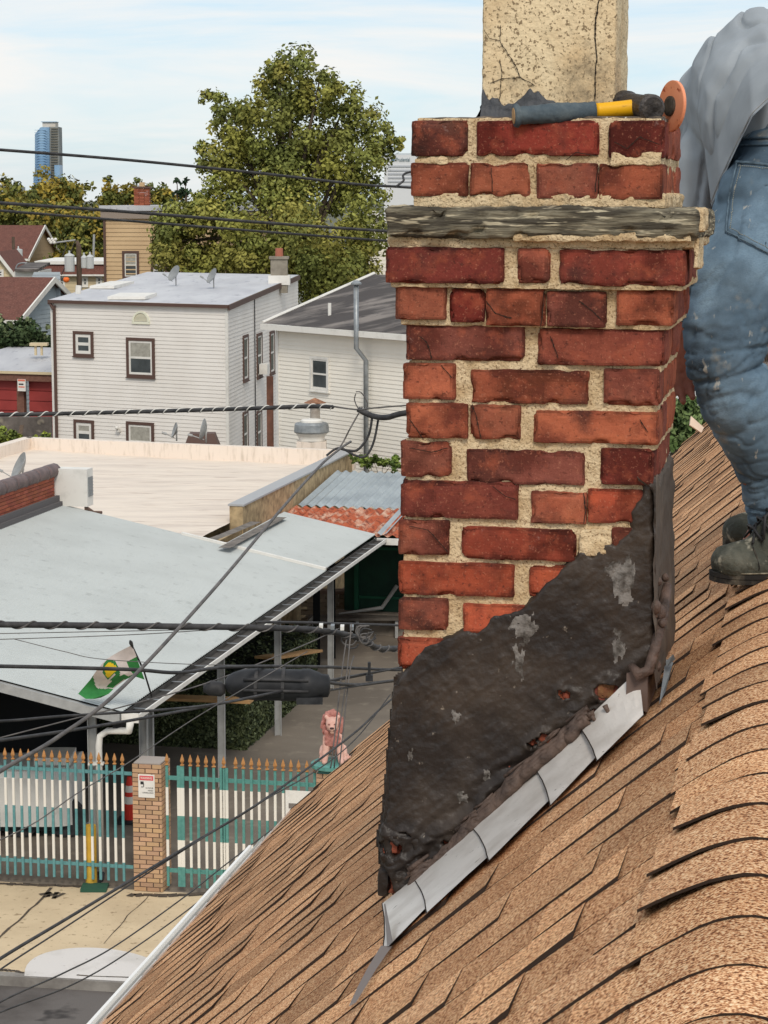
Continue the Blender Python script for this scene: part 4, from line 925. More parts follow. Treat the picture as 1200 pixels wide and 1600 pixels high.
# the loose tail of the shirt hanging to its hem
c_top = [(1150, 70, 4.86), (1175, 60, 4.78), (1200, 60, 4.70), (1235, 62, 4.62)]
H0 = [(1094, 175, 4.82), (1110, 145, 4.76), (1135, 120, 4.70), (1170, 92, 4.64), (1215, 80, 4.55)]
H1 = [(1112, 322, 4.66), (1126, 286, 4.56), (1150, 234, 4.45), (1176, 182, 4.37), (1222, 138, 4.33)]
m = MB(); nu, nvv = 44, 36; vs = []; fs = []
def lerpL(L_, t): x = t * (len(L_) - 1); i = min(len(L_) - 2, int(x)); f = x - i; f = f; a, b = L_[i], L_[i + 1]; return [a[k] + (b[k] - a[k]) * f for k in range(3)]
for i in range(nu + 1):
    for j in range(nvv + 1):
        t = i / nu; s = j / nvv; a = lerpL(H0, t); b = lerpL(H1, t); u, v, Y = [a[k] + (b[k] - a[k]) * s for k in range(3)]
        Y -= .035 * math.sin(s * math.pi) * (.4 + .6 * t) ; Y += .012 * s * math.sin(t * 16 + 3 * N3((t * 3, s * 2, 1))) + .006 * N3((t * 5, s * 4, 0))
        vs.append(P(u, v, Y))
for i in range(nu):
    for j in range(nvv): q = i * (nvv + 1) + j; fs.append((q, q + 1, q + nvv + 2, q + nvv + 1))
m.idx(vs, fs); th_ = Vector((0, .0025, 0)); m.idx([v + th_ for v in vs], [f[::-1] for f in fs]); m.build('shirt_tail', M_shirt, shirt, smooth=True)
m = MB(); m.tube([P(lerpL(H1, t / 30)[0] - 1.5, lerpL(H1, t / 30)[1] - 5, lerpL(H1, t / 30)[2] - .003) for t in range(31)], .0014, 5); m.build('hem_stitch', mat('shirt_stitch', srgb(170, 176, 180), rough=.9), shirt)
# back of the waist seen under the hem
# ---- boots ----
M_boot = mat('dusty_boot_leather', srgb(66, 68, 60), srgb(112, 110, 98), ns=12, thr=(.45, .7), c3=srgb(176, 170, 152), ns3=26, thr3=(.56, .70), rough=.8, bs=90, bstr=.5); M_sole = mat('boot_sole', srgb(40, 38, 36), srgb(96, 90, 78), ns=30, thr=(.5, .7), rough=.9)
M_dust = mat('dusty_thread', srgb(150, 142, 122), srgb(90, 84, 72), ns=60, rough=.9)
def boot(u, v, Y, dirv, sc=1.0):
    """v is the sole line under the toe; dirv points to the toe"""
    o = P(u, v, Y); d = Vector(dirv).normalized(); sd = Vector((d.y, -d.x, 0)).normalized(); up = Vector((0, 0, 1)); B = lambda x, y, z: o + d * x * sc + sd * y * sc + up * z * sc
    m = MB(); capsule(m, B(-.044, .016, .036), B(-.044, -.016, .036), .034, .034, 16); capsule(m, B(-.040, 0, .038), B(-.10, 0, .046), .034, .042, 18); capsule(m, B(-.06, .014, .034), B(-.2, .010, .034), .036, .036, 16); capsule(m, B(-.06, -.014, .034), B(-.2, -.010, .034), .036, .036, 16)
    capsule(m, B(-.10, 0, .052), B(-.165, 0, .092), .040, .046, 16); capsule(m, B(-.16, 0, .06), B(-.235, 0, .055), .048, .043, 16); capsule(m, B(-.19, 0, .09), B(-.205, 0, .20), .050, .056, 16); capsule(m, B(-.10, 0, .086), B(-.165, 0, .14), .016, .022, 12)
    me = remesh(m, .0055, 4)
    zc = B(0, 0, .013).z
    NR = [v_.normal.copy() for v_ in me.vertices]
    for v_ in me.vertices:
        if v_.co.z < zc: v_.co.z = zc
        v_.co += NR[v_.index] * (.0022 * N3(v_.co, 28, 4) + .0016 * N3(v_.co, 60, 4))
    bt = from_mesh(me, 'boot', M_boot, per)
    m = MB(); outl = []
    for k in range(28):
        a = 2 * math.pi * k / 28; cx = math.cos(a); x = -.128 + .121 * cx; w = .049 * (abs(math.sin(a)) ** .75) * (1.0 + .06 * cx) * (1 if math.sin(a) > 0 else -1); w *= .86 if -.19 < x < -.12 else 1; outl.append((x, w))
    for (z0, z1, g_) in ((0, .009, 1.0), (.010, .018, 1.03)):
        lo = [B(x * 1 + .0, y * g_, z0 + max(0, (x + .05)) ** 2 * 1.8) for x, y in outl]; hi = [B(x, y * g_, z1 + max(0, (x + .05)) ** 2 * 1.8) for x, y in outl]
        m.idx(lo + hi, [tuple(range(28))[::-1], tuple(range(28, 56))] + [(k, (k + 1) % 28, 28 + (k + 1) % 28, 28 + k) for k in range(28)])
    m.build('sole', M_sole, bt)
    m = MB()
    for k in range(4):
        x = -.088 - k * .017; z = .100 + k * .015; m.tube([B(x - .008, -.036, z - .020), B(x + .004, -.016, z + .002), B(x + .006, .012, z + .004), B(x - .008, .034, z - .02)], .0030, 6); m.tube([B(x + .010, -.034, z - .024), B(x - .006, 0, z + .008), B(x + .008, .03, z - .022)], .0026, 6)
    m.tube([B(-.135, -.01, .15), B(-.10, -.035, .125), B(-.095, -.047, .085)], .0030, 6); m.tube([B(-.14, -.01, .15), B(-.12, -.045, .14), B(-.118, -.052, .10)], .0030, 6)
    m.build('laces', M_black, bt, smooth=True)
    bvb = BVHTree.FromPolygons([tuple(v_.co + WL[bt]) for v_ in bt.data.vertices], [tuple(p_.vertices) for p_ in bt.data.polygons])
    def srf(x, y, z0_):
        h = bvb.ray_cast(B(x, y * 4, z0_ + .002), -(sd * y * 4).normalized() if abs(y) > .001 else -up); return h[0]
    for nm, path in (('toe_seam', [(-.085, .012), (-.088, .03), (-.084, .05), (-.08, .066), (-.078, .08)]), ('quarter_seam', [(-.105, .05), (-.13, .052), (-.16, .056), (-.2, .058)]), ('welt_seam', [(-.02, .022), (-.06, .019), (-.1, .019), (-.15, .02), (-.2, .02)])):
        q = [srf(x, -.02, z) for x, z in path]; q = [p_ - sd * .0005 for p_ in q if p_ is not None]
        if len(q) > 1: mm_ = MB(); mm_.tube(q, .0018, 6); mm_.build(nm, M_dust if nm == 'welt_seam' else M_sole, bt, smooth=True)
boot(1103, 909, 4.36, (-1, -.12, 0), 1.06); boot(1124, 856, 4.70, (-1, -.05, 0), .98)
# ================= CEMENT BAG AND PAPER =================
bgp = P(1235, 615, 5.4); bag = thing('cement_bag', 'white bag with a yellow stripe behind the worker knee', 'bag', RS(.02, 5.5, .02))
m = MB(); c = P(1225, 560, 5.4); capsule(m, c + Vector((-.03, 0, .05)), c + Vector((.22, 0, -.0)), .085, .1, 16); capsule(m, c + Vector((0, 0, -.05)), c + Vector((.2, 0, -.35)), .09, .13, 16); me = remesh(m, .012, 4)
NR = [v.normal.copy() for v in me.vertices]
for v in me.vertices: v.co += NR[v.index] * (.008 * N3(v.co, 14, 3))
bgo = from_mesh(me, 'sack', mat('white_sack', srgb(214, 208, 206), srgb(190, 184, 180), ns=9, rough=.6), bag)
bb = BVHTree.FromPolygons([tuple(v.co + WL[bgo]) for v in bgo.data.vertices], [tuple(p.vertices) for p in bgo.data.polygons])
drape(bb, [(1180, 545), (1190, 537), (1230, 528), (1230, 536), (1190, 544)], .003, mat('sack_yellow', srgb(240, 170, 30), rough=.5), 'stripe', bag, 1.2)
m = MB()
for k in range(8): seam(bb, [(1190 + k * 4, 550 + (k % 2)), (1193 + k * 4, 568)], .0012 if k % 2 else .002, None, '', None, .002, m)
m.v and m.build('barcode', mat('sack_print', srgb(96, 90, 84), rough=.8), bag)
drape(bb, [(1190, 528), (1230, 512), (1230, 519), (1192, 535)], .003, M_black, 'black_print', bag, 1.2)
m = MB(); p = [P(1080, 650, 7.5), P(1100, 668, 7.5), P(1096, 676, 7.4), P(1078, 664, 7.4)]; th = Vector((0, .02, -.004)); m.hexa([q + th for q in p] + p); tag(m.build('folded_card', mat('cream_card', srgb(222, 194, 170), rough=.8)), 'folded cream card lying near the far roof edge behind the worker', 'card')
# ================= YARD BUILDINGS: canopy, flat roof, shed =================
G1 = GZ(190, 1110, 2.6); G2 = GZ(585, 838, 2.6); GD = (G2 - G1).normalized(); GQ = Vector((-GD.y, GD.x, 0)); SL = .2094
def YW(s, t, z): q = G1 + GD * s + GQ * t; return Vector((q.x, q.y, z))       # yard frame: s away from the street, t to the left
def CZ(t): return 2.6 + SL * t
can = thing('canopy', 'long grey corrugated canopy roof on steel posts over the yard', 'canopy', YW(6, 3, 0))
M_corr = mat('grey_corrugated_sheet', srgb(186, 190, 188), srgb(178, 182, 180), ns=.8, thr=(.42, .68), c3=srgb(152, 155, 153), ns3=4, thr3=(.6, .85), rough=.5, spec=.3, stretch=(1, 1, 1))
def ribs(m, s0, s1, t0, t1f, zf, pitch=.09, h=.019, thick=.0):
    s = s0; k = 0
    while s < s1:
        pr_ = [(0, 0), (pitch * .55, 0), (pitch * .65, h), (pitch * .9, h), (pitch, 0)]
        for (x0, h0), (x1, h1) in zip(pr_, pr_[1:]):
            a, b = s + x0, s + x1; ta, tb = t1f(a), t1f(b)
            m.q(YW(a, t0, zf(a, t0) + h0), YW(a, ta, zf(a, ta) + h0), YW(b, tb, zf(b, tb) + h1), YW(b, t0, zf(b, t0) + h1))
        s += pitch
m = MB(); ribs(m, -.05, 12.65, -.03, lambda s: 8.2 if s < 9.5 else 5.6, lambda s, t: CZ(t)); m.build('main_sheet', M_corr, can)
m = MB(); ribs(m, 12.66, 17.3, -.03, lambda s: 2.05, lambda s, t: CZ(t) + .05); m.build('upper_sheet', M_corr, can)
m = MB(); m.box((0, 0, 0), (1, 1, 1), lambda a, b, c: YW(12.62 + .09 * a, -.03 + 3.0 * b, CZ(-.03 + 3.0 * b) + .02 + .05 * c)); m.build('ridge_strip', M_white, can)
m = MB(); m.box((0, 0, 0), (1, 1, 1), lambda a, b, c: YW(-.12 + .10 * a, 0 + 8.2 * b, CZ(8.2 * b) - .17 + .14 * c)); m.build('end_beam', M_steel, can)
# gutter: dark channel with white lip and straps
m = MB(); m.box((-.05, -.26, 2.50), (17.35, -.06, 2.515), YW); m.box((-.05, -.06, 2.5), (17.35, -.05, 2.585), YW); m.build('gutter_channel', mat('gutter_dark', srgb(82, 78, 74), srgb(60, 58, 54), ns=3, rough=.9), can)
m = MB(); m.box((-.06, -.285, 2.49), (17.35, -.26, 2.56), YW); m.box((-.075, -.28, 2.44), (-.05, -.02, 2.58), YW); gl = m.build('gutter_lip', M_white, can)
s = .35
while s < 17.2:
    m = MB(); m.box((s, -.262, 2.553), (s + .03, -.04, 2.559), YW); m.build('gutter_strap', M_galv, can); s += .62 + random.uniform(-.03, .03)
# posts
def post(u, v, w=.11, h=2.5, m_=None, dz=0):
    g = GZ(u, v); mb = MB(); mb.box((g.x - w / 2, g.y - .02, -.01), (g.x + w / 2, g.y + .02, h)); 
    for sx in (-1, 1): mb.box((g.x + sx * w / 2 - .008, g.y - .07, -.01), (g.x + sx * w / 2 + .008, g.y + .07, h))
    return mb.build('post', m_ or M_steel, can)
post(148, 1366, .11, 2.52); 
for (s_, t_) in ((1.0, .0), (1.35, .02), (5.6, .12), (9.4, .12), (13.6, .1)):
    q = YW(s_, t_, 0); mb = MB(); w = .11; h = 2.5
    mb.box((q.x - w / 2, q.y - .02, -.01), (q.x + w / 2, q.y + .02, h))
    for sx in (-1, 1): mb.box((q.x + sx * w / 2 - .008, q.y - .07, -.01), (q.x + sx * w / 2 + .008, q.y + .07, h))
    mb.build('post', M_steel, can)
m = MB(); m.box((.0, .02, 2.33), (17.2, .14, 2.49), YW); m.build('edge_beam', M_dark, can)
for s_ in (4.2, 8.4, 12.2):
    m = MB(); m.box((0, 0, 0), (1, 1, 1), lambda a, b, c: YW(s_ + .1 * a, .14 + 6.8 * b, CZ(.14 + 6.8 * b) - .16 + .12 * c)); m.build('rafter', M_dark, can)
# downspout: elbow from the gutter corner to the pavement
ds = thing('downspout', 'white downspout pipe dropping from the canopy gutter corner behind the fence', 'downspout', GZ(158, 1372))
g = GZ(158, 1372); e = YW(-.08, -.16, 2.47)
m = MB(); m.tube([e, e + Vector((-.02, -.02, -.14)), Vector((g.x + .14, g.y - .0, 2.24)), Vector((g.x + .02, g.y, 2.16)), Vector((g.x, g.y, 2.0)), Vector((g.x, g.y, .05))], [.06, .055, .05, .05, .05, .05], 12); m.build('pipe', M_white, ds, smooth=True)
m = MB(); m.box((g.x - .16, g.y - .05, 1.73), (g.x + .07, g.y + .08, 1.755)); m.build('strap', M_white, ds)
m = MB(); m.tube([Vector((g.x, g.y, .08)), Vector((g.x - .02, g.y - .1, -.0)), Vector((g.x - .1, g.y - .3, .0))], [.06, .07, .07], 10); m.build('boot', M_black, ds, smooth=True)
# ---- white coated flat roof building ----
FZ = 3.05; PZ = 3.45
def st(p): d = p - G1; return d.dot(GD), d.dot(GQ)
cBL = GZ(52, 683, PZ); cBR = GZ(545, 703, PZ); sBL, tBL = st(cBL); sBR, tBR = st(cBR); sF = 12.7
fb = thing('flat_roof_building', 'low building with a cream coated flat roof and parapets behind the canopy', 'building', YW((sBR + sF) / 2, 5, 0))
M_cream = mat('cream_roof_coating', srgb(228, 214, 198), srgb(212, 198, 184), ns=1.0, thr=(.42, .66), c3=srgb(190, 172, 158), ns3=2.2, thr3=(.58, .74), rough=.85, bs=3, bstr=.7, bd=.05, stretch=(.35, 1.6, 1), detail=8)
M_cream2 = mat('parapet_coating', srgb(232, 218, 204), srgb(206, 192, 176), ns=3, thr=(.5, .7), rough=.85, stretch=(3, 3, .6))
TR = tBR + .15
def TLf(s): return tBL + (s - sBL) * .0
sBk = max(sBL, sBR)
nS, nT = 46, 60; m = MB(); vs = []; fs = []
def back_s(t): k = (t - TR) / (tBL - TR); return sBR + (sBL - sBR) * k
for i in range(nS + 1):
    for j in range(nT + 1):
        t = TR + (13 - TR) * j / nT; sb = back_s(t); s_ = sF + (sb - sF) * i / nS; q = YW(s_, t, FZ + .022 * FB((s_ * .5, t * .9, 0), 1.3, 3, 4) + .10 * max(0, (t - 7) / 6)); vs.append(q)
for i in range(nS):
    for j in range(nT): q = i * (nT + 1) + j; fs.append((q, q + 1, q + nT + 2, q + nT + 1)[::-1])
m.idx(vs, fs); m.build('roof_membrane', M_cream, fb, smooth=True)
m = MB()
m.box((0, 0, 0), (1, 1, 1), lambda a, b, c: YW(back_s(TR - .35 + (tBL - TR + .5) * b) - .22 + .25 * a, TR - .35 + (tBL - TR + .5) * b, FZ - .1 + (PZ - FZ + .1) * c))
m.build('back_parapet', M_cream2, fb)
m = MB(); m.box((15.9, tBL - .0, FZ - .1), (sBL + .0, tBL + .28, PZ - .0), YW); m.box((8, tBL + .02, FZ - .1), (15.9, tBL + .26, PZ - .02), YW); m.build('left_parapet', M_cream2, fb)
M_conc = mat('stained_concrete', srgb(190, 166, 128), srgb(140, 120, 92), ns=5, thr=(.4, .65), rough=.95, bs=20, bstr=.4)
sRe = st(GZ(478, 792, PZ))[0]
m = MB(); m.box((sRe, TR - .30, FZ - .6), (back_s(TR) - .23, TR - .003, PZ - .03), YW); m.build('right_parapet', M_conc, fb)
m = MB(); m.box((sRe - .02, TR - .33, PZ - .028), (back_s(TR) - .225, TR + .03, PZ + .012), YW); m.build('parapet_coping', mat('metal_coping', srgb(178, 178, 178), rough=.5, metal=.3), fb)
m = MB(); m.box((sF, TR - .28, -.1), (back_s(TR) - .24, TR - .20, FZ - .12), YW); m.box((sF - .02, TR, -.1), (sF + .1, 13, FZ - .03), YW); m.box((0, 0, 0), (1, 1, 1), lambda a, b, c: YW(back_s(TR + (13 - TR) * b) - .1 + .1 * a, TR + (13 - TR) * b, -.1 + (FZ) * c)); m.build('wall', M_conc, fb)
# dark patched seam along the front of the membrane
m = MB(); 
for (u0, v0, u1, v1) in ((322, 846, 352, 835), (352, 835, 400, 815), (350, 856, 440, 808)):
    a = GZ(u0, v0, FZ + .06); b = GZ(u1, v1, FZ + .06); n = Vector((-(b - a).y, (b - a).x, 0)).normalized() * .12; m.q(a - n, b - n, b + n, a + n)
m.build('seam_patch', mat('dark_seam', srgb(130, 122, 114), srgb(96, 90, 84), ns=6, rough=.9), fb)
# ---- roof exhaust fan ----
g = GZ(487, 712, FZ); fan = thing('roof_fan', 'round grey exhaust fan with rusty cone cap on the cream flat roof', 'exhaust fan', g)
k = g.y / FP
m = MB(); m.box((g.x - .40, g.y - .35, FZ), (g.x + .40, g.y + .35, FZ + .40)); m.build('kerb_box', M_cream2, fan)
m = MB(); zz = FZ + .4; m.lathe((g.x, g.y, zz), [(.36, 0), (.34, .05), (.38, .16), (.44, .22), (.44, .26)], 24); m.build('fan_base', M_white, fan, smooth=True)
m = MB(); m.lathe((g.x, g.y, zz + .24), [(.47, 0), (.48, .03), (.46, .22), (.43, .26), (.34, .28)], 24); m.build('fan_hood', M_galv, fan, smooth=False)
m = MB(); m.lathe((g.x, g.y, zz + .5), [(.30, 0), (.30, .07), (.24, .1), (.05, .11)], 20); m.build('fan_cap', M_white, fan)
gp = Vector((g.x + .07, g.y + .9, FZ)); m = MB(); m.lathe(gp, [(.14, 0), (.14, 1.35)], 14); pn = m.build('vent_stack', mat('stack_grey', srgb(170, 162, 152), srgb(140, 130, 120), ns=6, rough=.7), fan, smooth=True)
m = MB(); m.lathe(gp + Vector((0, 0, 1.36)), [(.30, 0), (.31, .01), (.04, .13), (.01, .14)], 16); m.build('cone_cap', mat('rusty_cap', srgb(168, 120, 92), srgb(120, 88, 70), ns=9, rough=.9), fan)
# ---- corrugated shed on the right ----
shed = thing('corrugated_shed', 'green walled shed with a grey and rusty corrugated roof', 'shed', YW(19, -2, 0))
sf0 = 17.45; sbk = st(GZ(560, 727, 3.35))[0]; tL = TR - .42
def SZ(s): return 2.62 + .085 * (s - sf0)
M_rust = mat('rusty_corrugated', srgb(178, 92, 60), srgb(206, 170, 146), ns=3.2, thr=(.48, .62), c3=srgb(126, 66, 48), ns3=9, thr3=(.5, .66), rough=.95, stretch=(1, .5, 1))
M_corr2 = mat('old_galvanised', srgb(172, 180, 182), srgb(148, 156, 160), ns=1.2, rough=.5, metal=.15)
def corr(m, s0, s1, t0, t1, zf, pitch=.22, h=.03):
    t = t1; 
    while t > t0:
        for k in range(6):
            ta = t - pitch * k / 6; tb = t - pitch * (k + 1) / 6; ha = h * math.cos(k / 6 * 2 * math.pi); hb = h * math.cos((k + 1) / 6 * 2 * math.pi)
            m.q(YW(s0, tb, zf(s0) + hb), YW(s0, ta, zf(s0) + ha), YW(s1, ta, zf(s1) + ha), YW(s1, tb, zf(s1) + hb))
        t -= pitch
smid = st(GZ(560, 796, 2.8))[0]
m = MB(); corr(m, smid, sbk, -9, tL, SZ); m.build('roof', M_corr2, shed, smooth=True)
m = MB(); corr(m, sf0 - .02, smid - .02, -9.0, tL + .7, lambda s: SZ(s) - .015); m.build('rusty_roof', M_rust, shed, smooth=True)
m = MB(); corr(m, sf0 - .01, smid + .05, -.62 + .35, -.62 + .57, lambda s: SZ(s) + .02); m.build('roof_patch', M_corr2, shed, smooth=True)
m = MB(); m.box((sf0 - .1, -9, 2.42), (sf0 - .03, .0, 2.56), YW); m.build('gutter', M_white, shed)
gw0 = st(GZ(560, 925, .55))[0]
M_green = mat('dark_green_paint', srgb(22, 62, 48), srgb(16, 48, 38), ns=3, rough=.6)
m = MB(); m.box((19.6, -9, .5), (19.7, 1.2, 2.7), YW); m.build('green_wall', M_green, shed)
for k, t in enumerate([.9, -.35, -1.55, -2.8]):
    m = MB(); m.box((19.52, t - .05, .5), (19.6, t + .05, 2.68), YW); m.box((19.54, t - 1.1, 1.95), (19.6, t - .06, 2.02), YW); m.box((19.54, t - 1.1, .8), (19.6, t - .06, .86), YW); m.build('door_frame', mat('green_frame', srgb(26, 84, 62), rough=.6), shed)
m = MB(); m.box((19.5, -2.5, 1.6), (19.58, -1.9, 2.4), YW); m.build('door_panel', M_dark, shed)
m = MB(); m.box((19.3, -9, -.02), (19.75, 1.4, .49), YW); m.build('plinth', mat('grey_block', srgb(150, 140, 128), srgb(120, 112, 102), ns=4, rough=.95), shed)
# ---- lock-ups beneath the canopy, walls coloured black for the deep shade there ----
M_blk = mat('black_paint_and_shade', srgb(14, 16, 18), rough=.9)
lk = thing('lockup', 'black painted lock-up with green doors beneath the canopy', 'lockup', YW(9, 3.5, 0))
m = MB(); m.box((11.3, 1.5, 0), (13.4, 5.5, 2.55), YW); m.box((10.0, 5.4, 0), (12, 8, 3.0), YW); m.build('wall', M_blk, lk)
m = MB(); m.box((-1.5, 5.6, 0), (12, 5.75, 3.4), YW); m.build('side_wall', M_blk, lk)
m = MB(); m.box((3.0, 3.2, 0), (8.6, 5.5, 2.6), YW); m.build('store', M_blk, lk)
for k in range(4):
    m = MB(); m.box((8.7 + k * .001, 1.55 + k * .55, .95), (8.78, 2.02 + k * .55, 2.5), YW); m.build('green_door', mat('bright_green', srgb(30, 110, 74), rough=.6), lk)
# hedge
hg = MB(); ha = st(GZ(385, 1172)); hb = st(GZ(462, 1098)); 
M_hedge = mat('hedge_leaf', (1, 1, 1, 1), vcol=2, rough=.75)
rh = random.Random(3)
def leafcloud(mb, fn, n, size, cols, rg, up=.2):
    for _ in range(n):
        c, outn = fn(rg); s_ = size * rg.uniform(.6, 1.4); a = Vector((rg.gauss(0, 1), rg.gauss(0, 1), rg.gauss(0, 1))).normalized(); nn = (a * .8 + outn * .9 + Vector((0, 0, up))).normalized(); t = nn.orthogonal().normalized(); b = nn.cross(t)
        th = rg.uniform(0, 6.28); x = (t * math.cos(th) + b * math.sin(th)) * s_; y = (b * math.cos(th) - t * math.sin(th)) * s_ * .6
        cc = rg.choice(cols); k = rg.uniform(.75, 1.25); mb.col = (cc[0] * k, cc[1] * k, cc[2] * k, 1); mb.q(c - x, c - y, c + x, c + y)
hc = [srgb(58, 66, 40), srgb(44, 54, 34), srgb(84, 92, 58), srgb(70, 78, 46), srgb(110, 118, 84)]
def hedgept(rg):
    f = rg.random(); z = rg.uniform(0, 1.25) ; b_ = .06 * rg.random()
    if f < .45: return YW(ha[0] + b_, ha[1] + rg.uniform(0, 3.6), z), -GD
    if f < .85: return YW(rg.uniform(ha[0], ha[0] + 5.5), ha[1] + b_, z), -GQ
    return YW(rg.uniform(ha[0], ha[0] + 5.5), ha[1] + rg.uniform(0, 3.6), 1.25 + rg.uniform(-.03, .08)), Vector((0, 0, 1))
hd = thing('hedge', 'dark clipped hedge along the edge of the yard', 'hedge', YW(ha[0] + 2, ha[1] + 1.5, 0))
leafcloud(hg, hedgept, 26000, .045, hc, rh); hg.build('foliage', M_hedge, hd)
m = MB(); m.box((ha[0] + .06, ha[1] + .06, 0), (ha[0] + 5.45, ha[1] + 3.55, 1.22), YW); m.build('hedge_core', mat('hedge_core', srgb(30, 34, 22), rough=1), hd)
# timber planks
for (a, b, z, w, lab) in ((P(415, 1030, 41.5), P(488, 1018, 44.5), 0, .22, 'short pine board propped level below the canopy edge'), (P(205, 1090, 38.6), P(394, 1097, 38.2), 0, .16, 'long pine board lying on top of the hedge')):
    d = (b - a).normalized(); n = Vector((-d.y, d.x, 0)).normalized() * w; m = MB(); up = Vector((0, 0, .05)); m.hexa([a - n, b - n, b + n, a + n, a - n + up, b - n + up, b + n + up, a + n + up]); tag(m.build('board', M_wood), lab, 'board', 'loose boards in the yard')
# black posts of a frame in the yard
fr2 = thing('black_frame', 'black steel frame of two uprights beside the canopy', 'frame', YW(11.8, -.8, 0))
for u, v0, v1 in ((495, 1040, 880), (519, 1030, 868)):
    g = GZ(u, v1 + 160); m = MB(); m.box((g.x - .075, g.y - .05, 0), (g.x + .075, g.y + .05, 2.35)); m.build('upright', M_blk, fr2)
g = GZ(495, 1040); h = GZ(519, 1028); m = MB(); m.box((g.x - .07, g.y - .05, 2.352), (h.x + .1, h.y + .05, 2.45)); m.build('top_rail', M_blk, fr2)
m = MB(); m.tube([Vector((g.x, g.y, 1.1)), Vector((g.x - .75, g.y + .2, .3))], .05, 8); m.build('brace', M_steel, fr2)
# low wall, timber and wheelbarrow-like clutter at the back of the yard
lw = thing('low_wall', 'low pale brick wall at the back of the yard below the green shed', 'wall', GZ(570, 985)); g = GZ(575, 988)
m = MB(); rb = random.Random(8)
for r_ in range(7):
    x = g.x - 1.6 + (r_ % 2) * .15
    while x < g.x + 5: m.col = (rb.uniform(.7, 1.05),) * 3 + (1,); m.box((x, g.y + 1.0, .02 + r_ * .1), (x + .285, g.y + 1.3, .11 + r_ * .1)); x += .3
m.build('block_courses', mat('pale_block', srgb(176, 160, 140), srgb(150, 134, 116), ns=5, rough=.95, vcol=1), lw)
m = MB(); m.box((g.x - 1.7, g.y + .95, .725), (g.x + 5, g.y + 1.35, .80)); m.build('wall_cap', mat('pinkish_cap', srgb(142, 120, 108), rough=.95), lw)
wb = thing('bench_frame', 'old grey bench frame lying in front of the low wall', 'bench', GZ(585, 1000)); g = GZ(590, 998)
m = MB(); m.box((g.x - 1.6, g.y, .42), (g.x + 1.2, g.y + .5, .47)); m.build('bench_top', mat('grey_board', srgb(104, 98, 92), srgb(84, 78, 72), ns=6, rough=.9), wb)
for x in (-1.5, -.5, .4, 1.1):
    m = MB(); m.box((g.x + x, g.y + .05, 0), (g.x + x + .07, g.y + .45, .418)); m.build('leg', M_steel, wb)
m = MB(); m.tube([g + Vector((-.9, .5, .49)), g + Vector((.1, .55, .62)), g + Vector((.45, .5, 1.15))], [.02, .05, .05], 8); tag(m.build('bent_rod', M_steel), 'bent grey bar sticking up from the bench in the yard', 'bar')
# ================= FENCE, GATE, PILLARS =================
M_teal = mat('teal_paint', srgb(104, 154, 154), srgb(88, 136, 138), ns=14, rough=.55)
M_tealg = mat('teal_gate_paint', srgb(96, 152, 142), srgb(80, 134, 126), ns=14, rough=.55)
M_pw = mat('white_band_paint', srgb(232, 226, 214), rough=.6); M_gold = mat('gold_finial', srgb(190, 138, 84), srgb(160, 112, 66), ns=30, rough=.6)
class FF(Fr): pass
fence_fr = Fr((GZ(0, 1377).x, GZ(0, 1377).y), (GZ(345, 1398).x, GZ(345, 1398).y))
def picket(root, s, z0, bands, ztop, teal, w=.018, fin=True):
    mm = [teal, M_pw]; m = MB()
    for (a, b, k) in bands: m.mi = k; m.box((s - w, -.012, a), (s + w, .012, b), fence_fr.p)
    p = m.build('picket', mm, root)
    if fin:
        m = MB(); c = fence_fr.p(s, 0, ztop); m.lathe(c, [(.012, 0), (.034, .012), (.034, .02), (.014, .03), (.016, .045), (.034, .075), (.026, .11), (.003, .175)], 6); m.build('finial', M_gold, p)
def sAt(u, v=1300): return fence_fr.uv(u, v)[0]
def zAt(u, v): return fence_fr.uv(u, v)[1]
fe = thing('fence_panel', 'teal and white railing with gold spear tips left of the brick pillar', 'fence', fence_fr.p(sAt(100), 0, 0), 'panels of the yard fence')
u = -38
zt, za, zb, zc, zd, ze = [zAt(100, y) for y in (1191, 1219, 1262, 1304, 1342, 1371)]
for i in range(21):
    if u > 205: break
    picket(fe, sAt(u), ze, [(zt, za, 0), (za, zb, 1)][::-1] and [(za, zt, 0), (zb, za, 1), (zc, zb, 0), (zd, zc, 1), (ze, zd, 0)], zt, M_teal); u += 12.15
for v in (1204, 1349):
    z = zAt(100, v); m = MB(); m.box((sAt(-60), -.03, z - .025), (sAt(207), -.013, z + .025), fence_fr.p); m.build('rail', M_teal, fe)
g0 = thing('gate_leaf', 'teal and white gate leaf right of the pillar, above the eave', 'gate', fence_fr.p(sAt(340), 0, 0), 'panels of the yard fence')
zt, za, zb, zc, zd, ze = [zAt(345, y) for y in (1200, 1234, 1278, 1316, 1358, 1389)]; ztF = zt
us = [262, 280.5, 286, 298.5, 310.5, 323, 335, 347, 350.5, 354.5, 369, 381, 393.5, 405.5, 418, 430.5, 443, 455, 467, 480, 492]
for u in us:
    wide = u in (280.5, 286, 347, 350.5, 354.5)
    picket(g0, sAt(u), ze, [(za, zt, 0), (zb, za, 1), (zc, zb, 0), (zd, zc, 1), (ze, zd, 0)], zt, M_tealg, w=.026 if wide else .018, fin=u not in (280.5, 347, 354.5))
for v in (1219, 1364):
    z = zAt(330, v); m = MB(); m.box((sAt(259), -.03, z - .03), (sAt(500), -.013, z + .03), fence_fr.p); m.build('rail', M_tealg, g0)
m = MB(); m.box((sAt(447), .02, zAt(450, 1300)), (sAt(500), .028, zAt(450, 1234)), fence_fr.p); sg = m.build('sign', M_white); tag(sg, 'white notice board fixed to the gate near the lion pillar', 'sign')
m = MB(); m.box((sAt(452), .029, zAt(450, 1262)), (sAt(475), .032, zAt(450, 1254)), fence_fr.p); m.build('sign_lettering', mat('grey_print', srgb(120, 112, 106), rough=.8), sg)
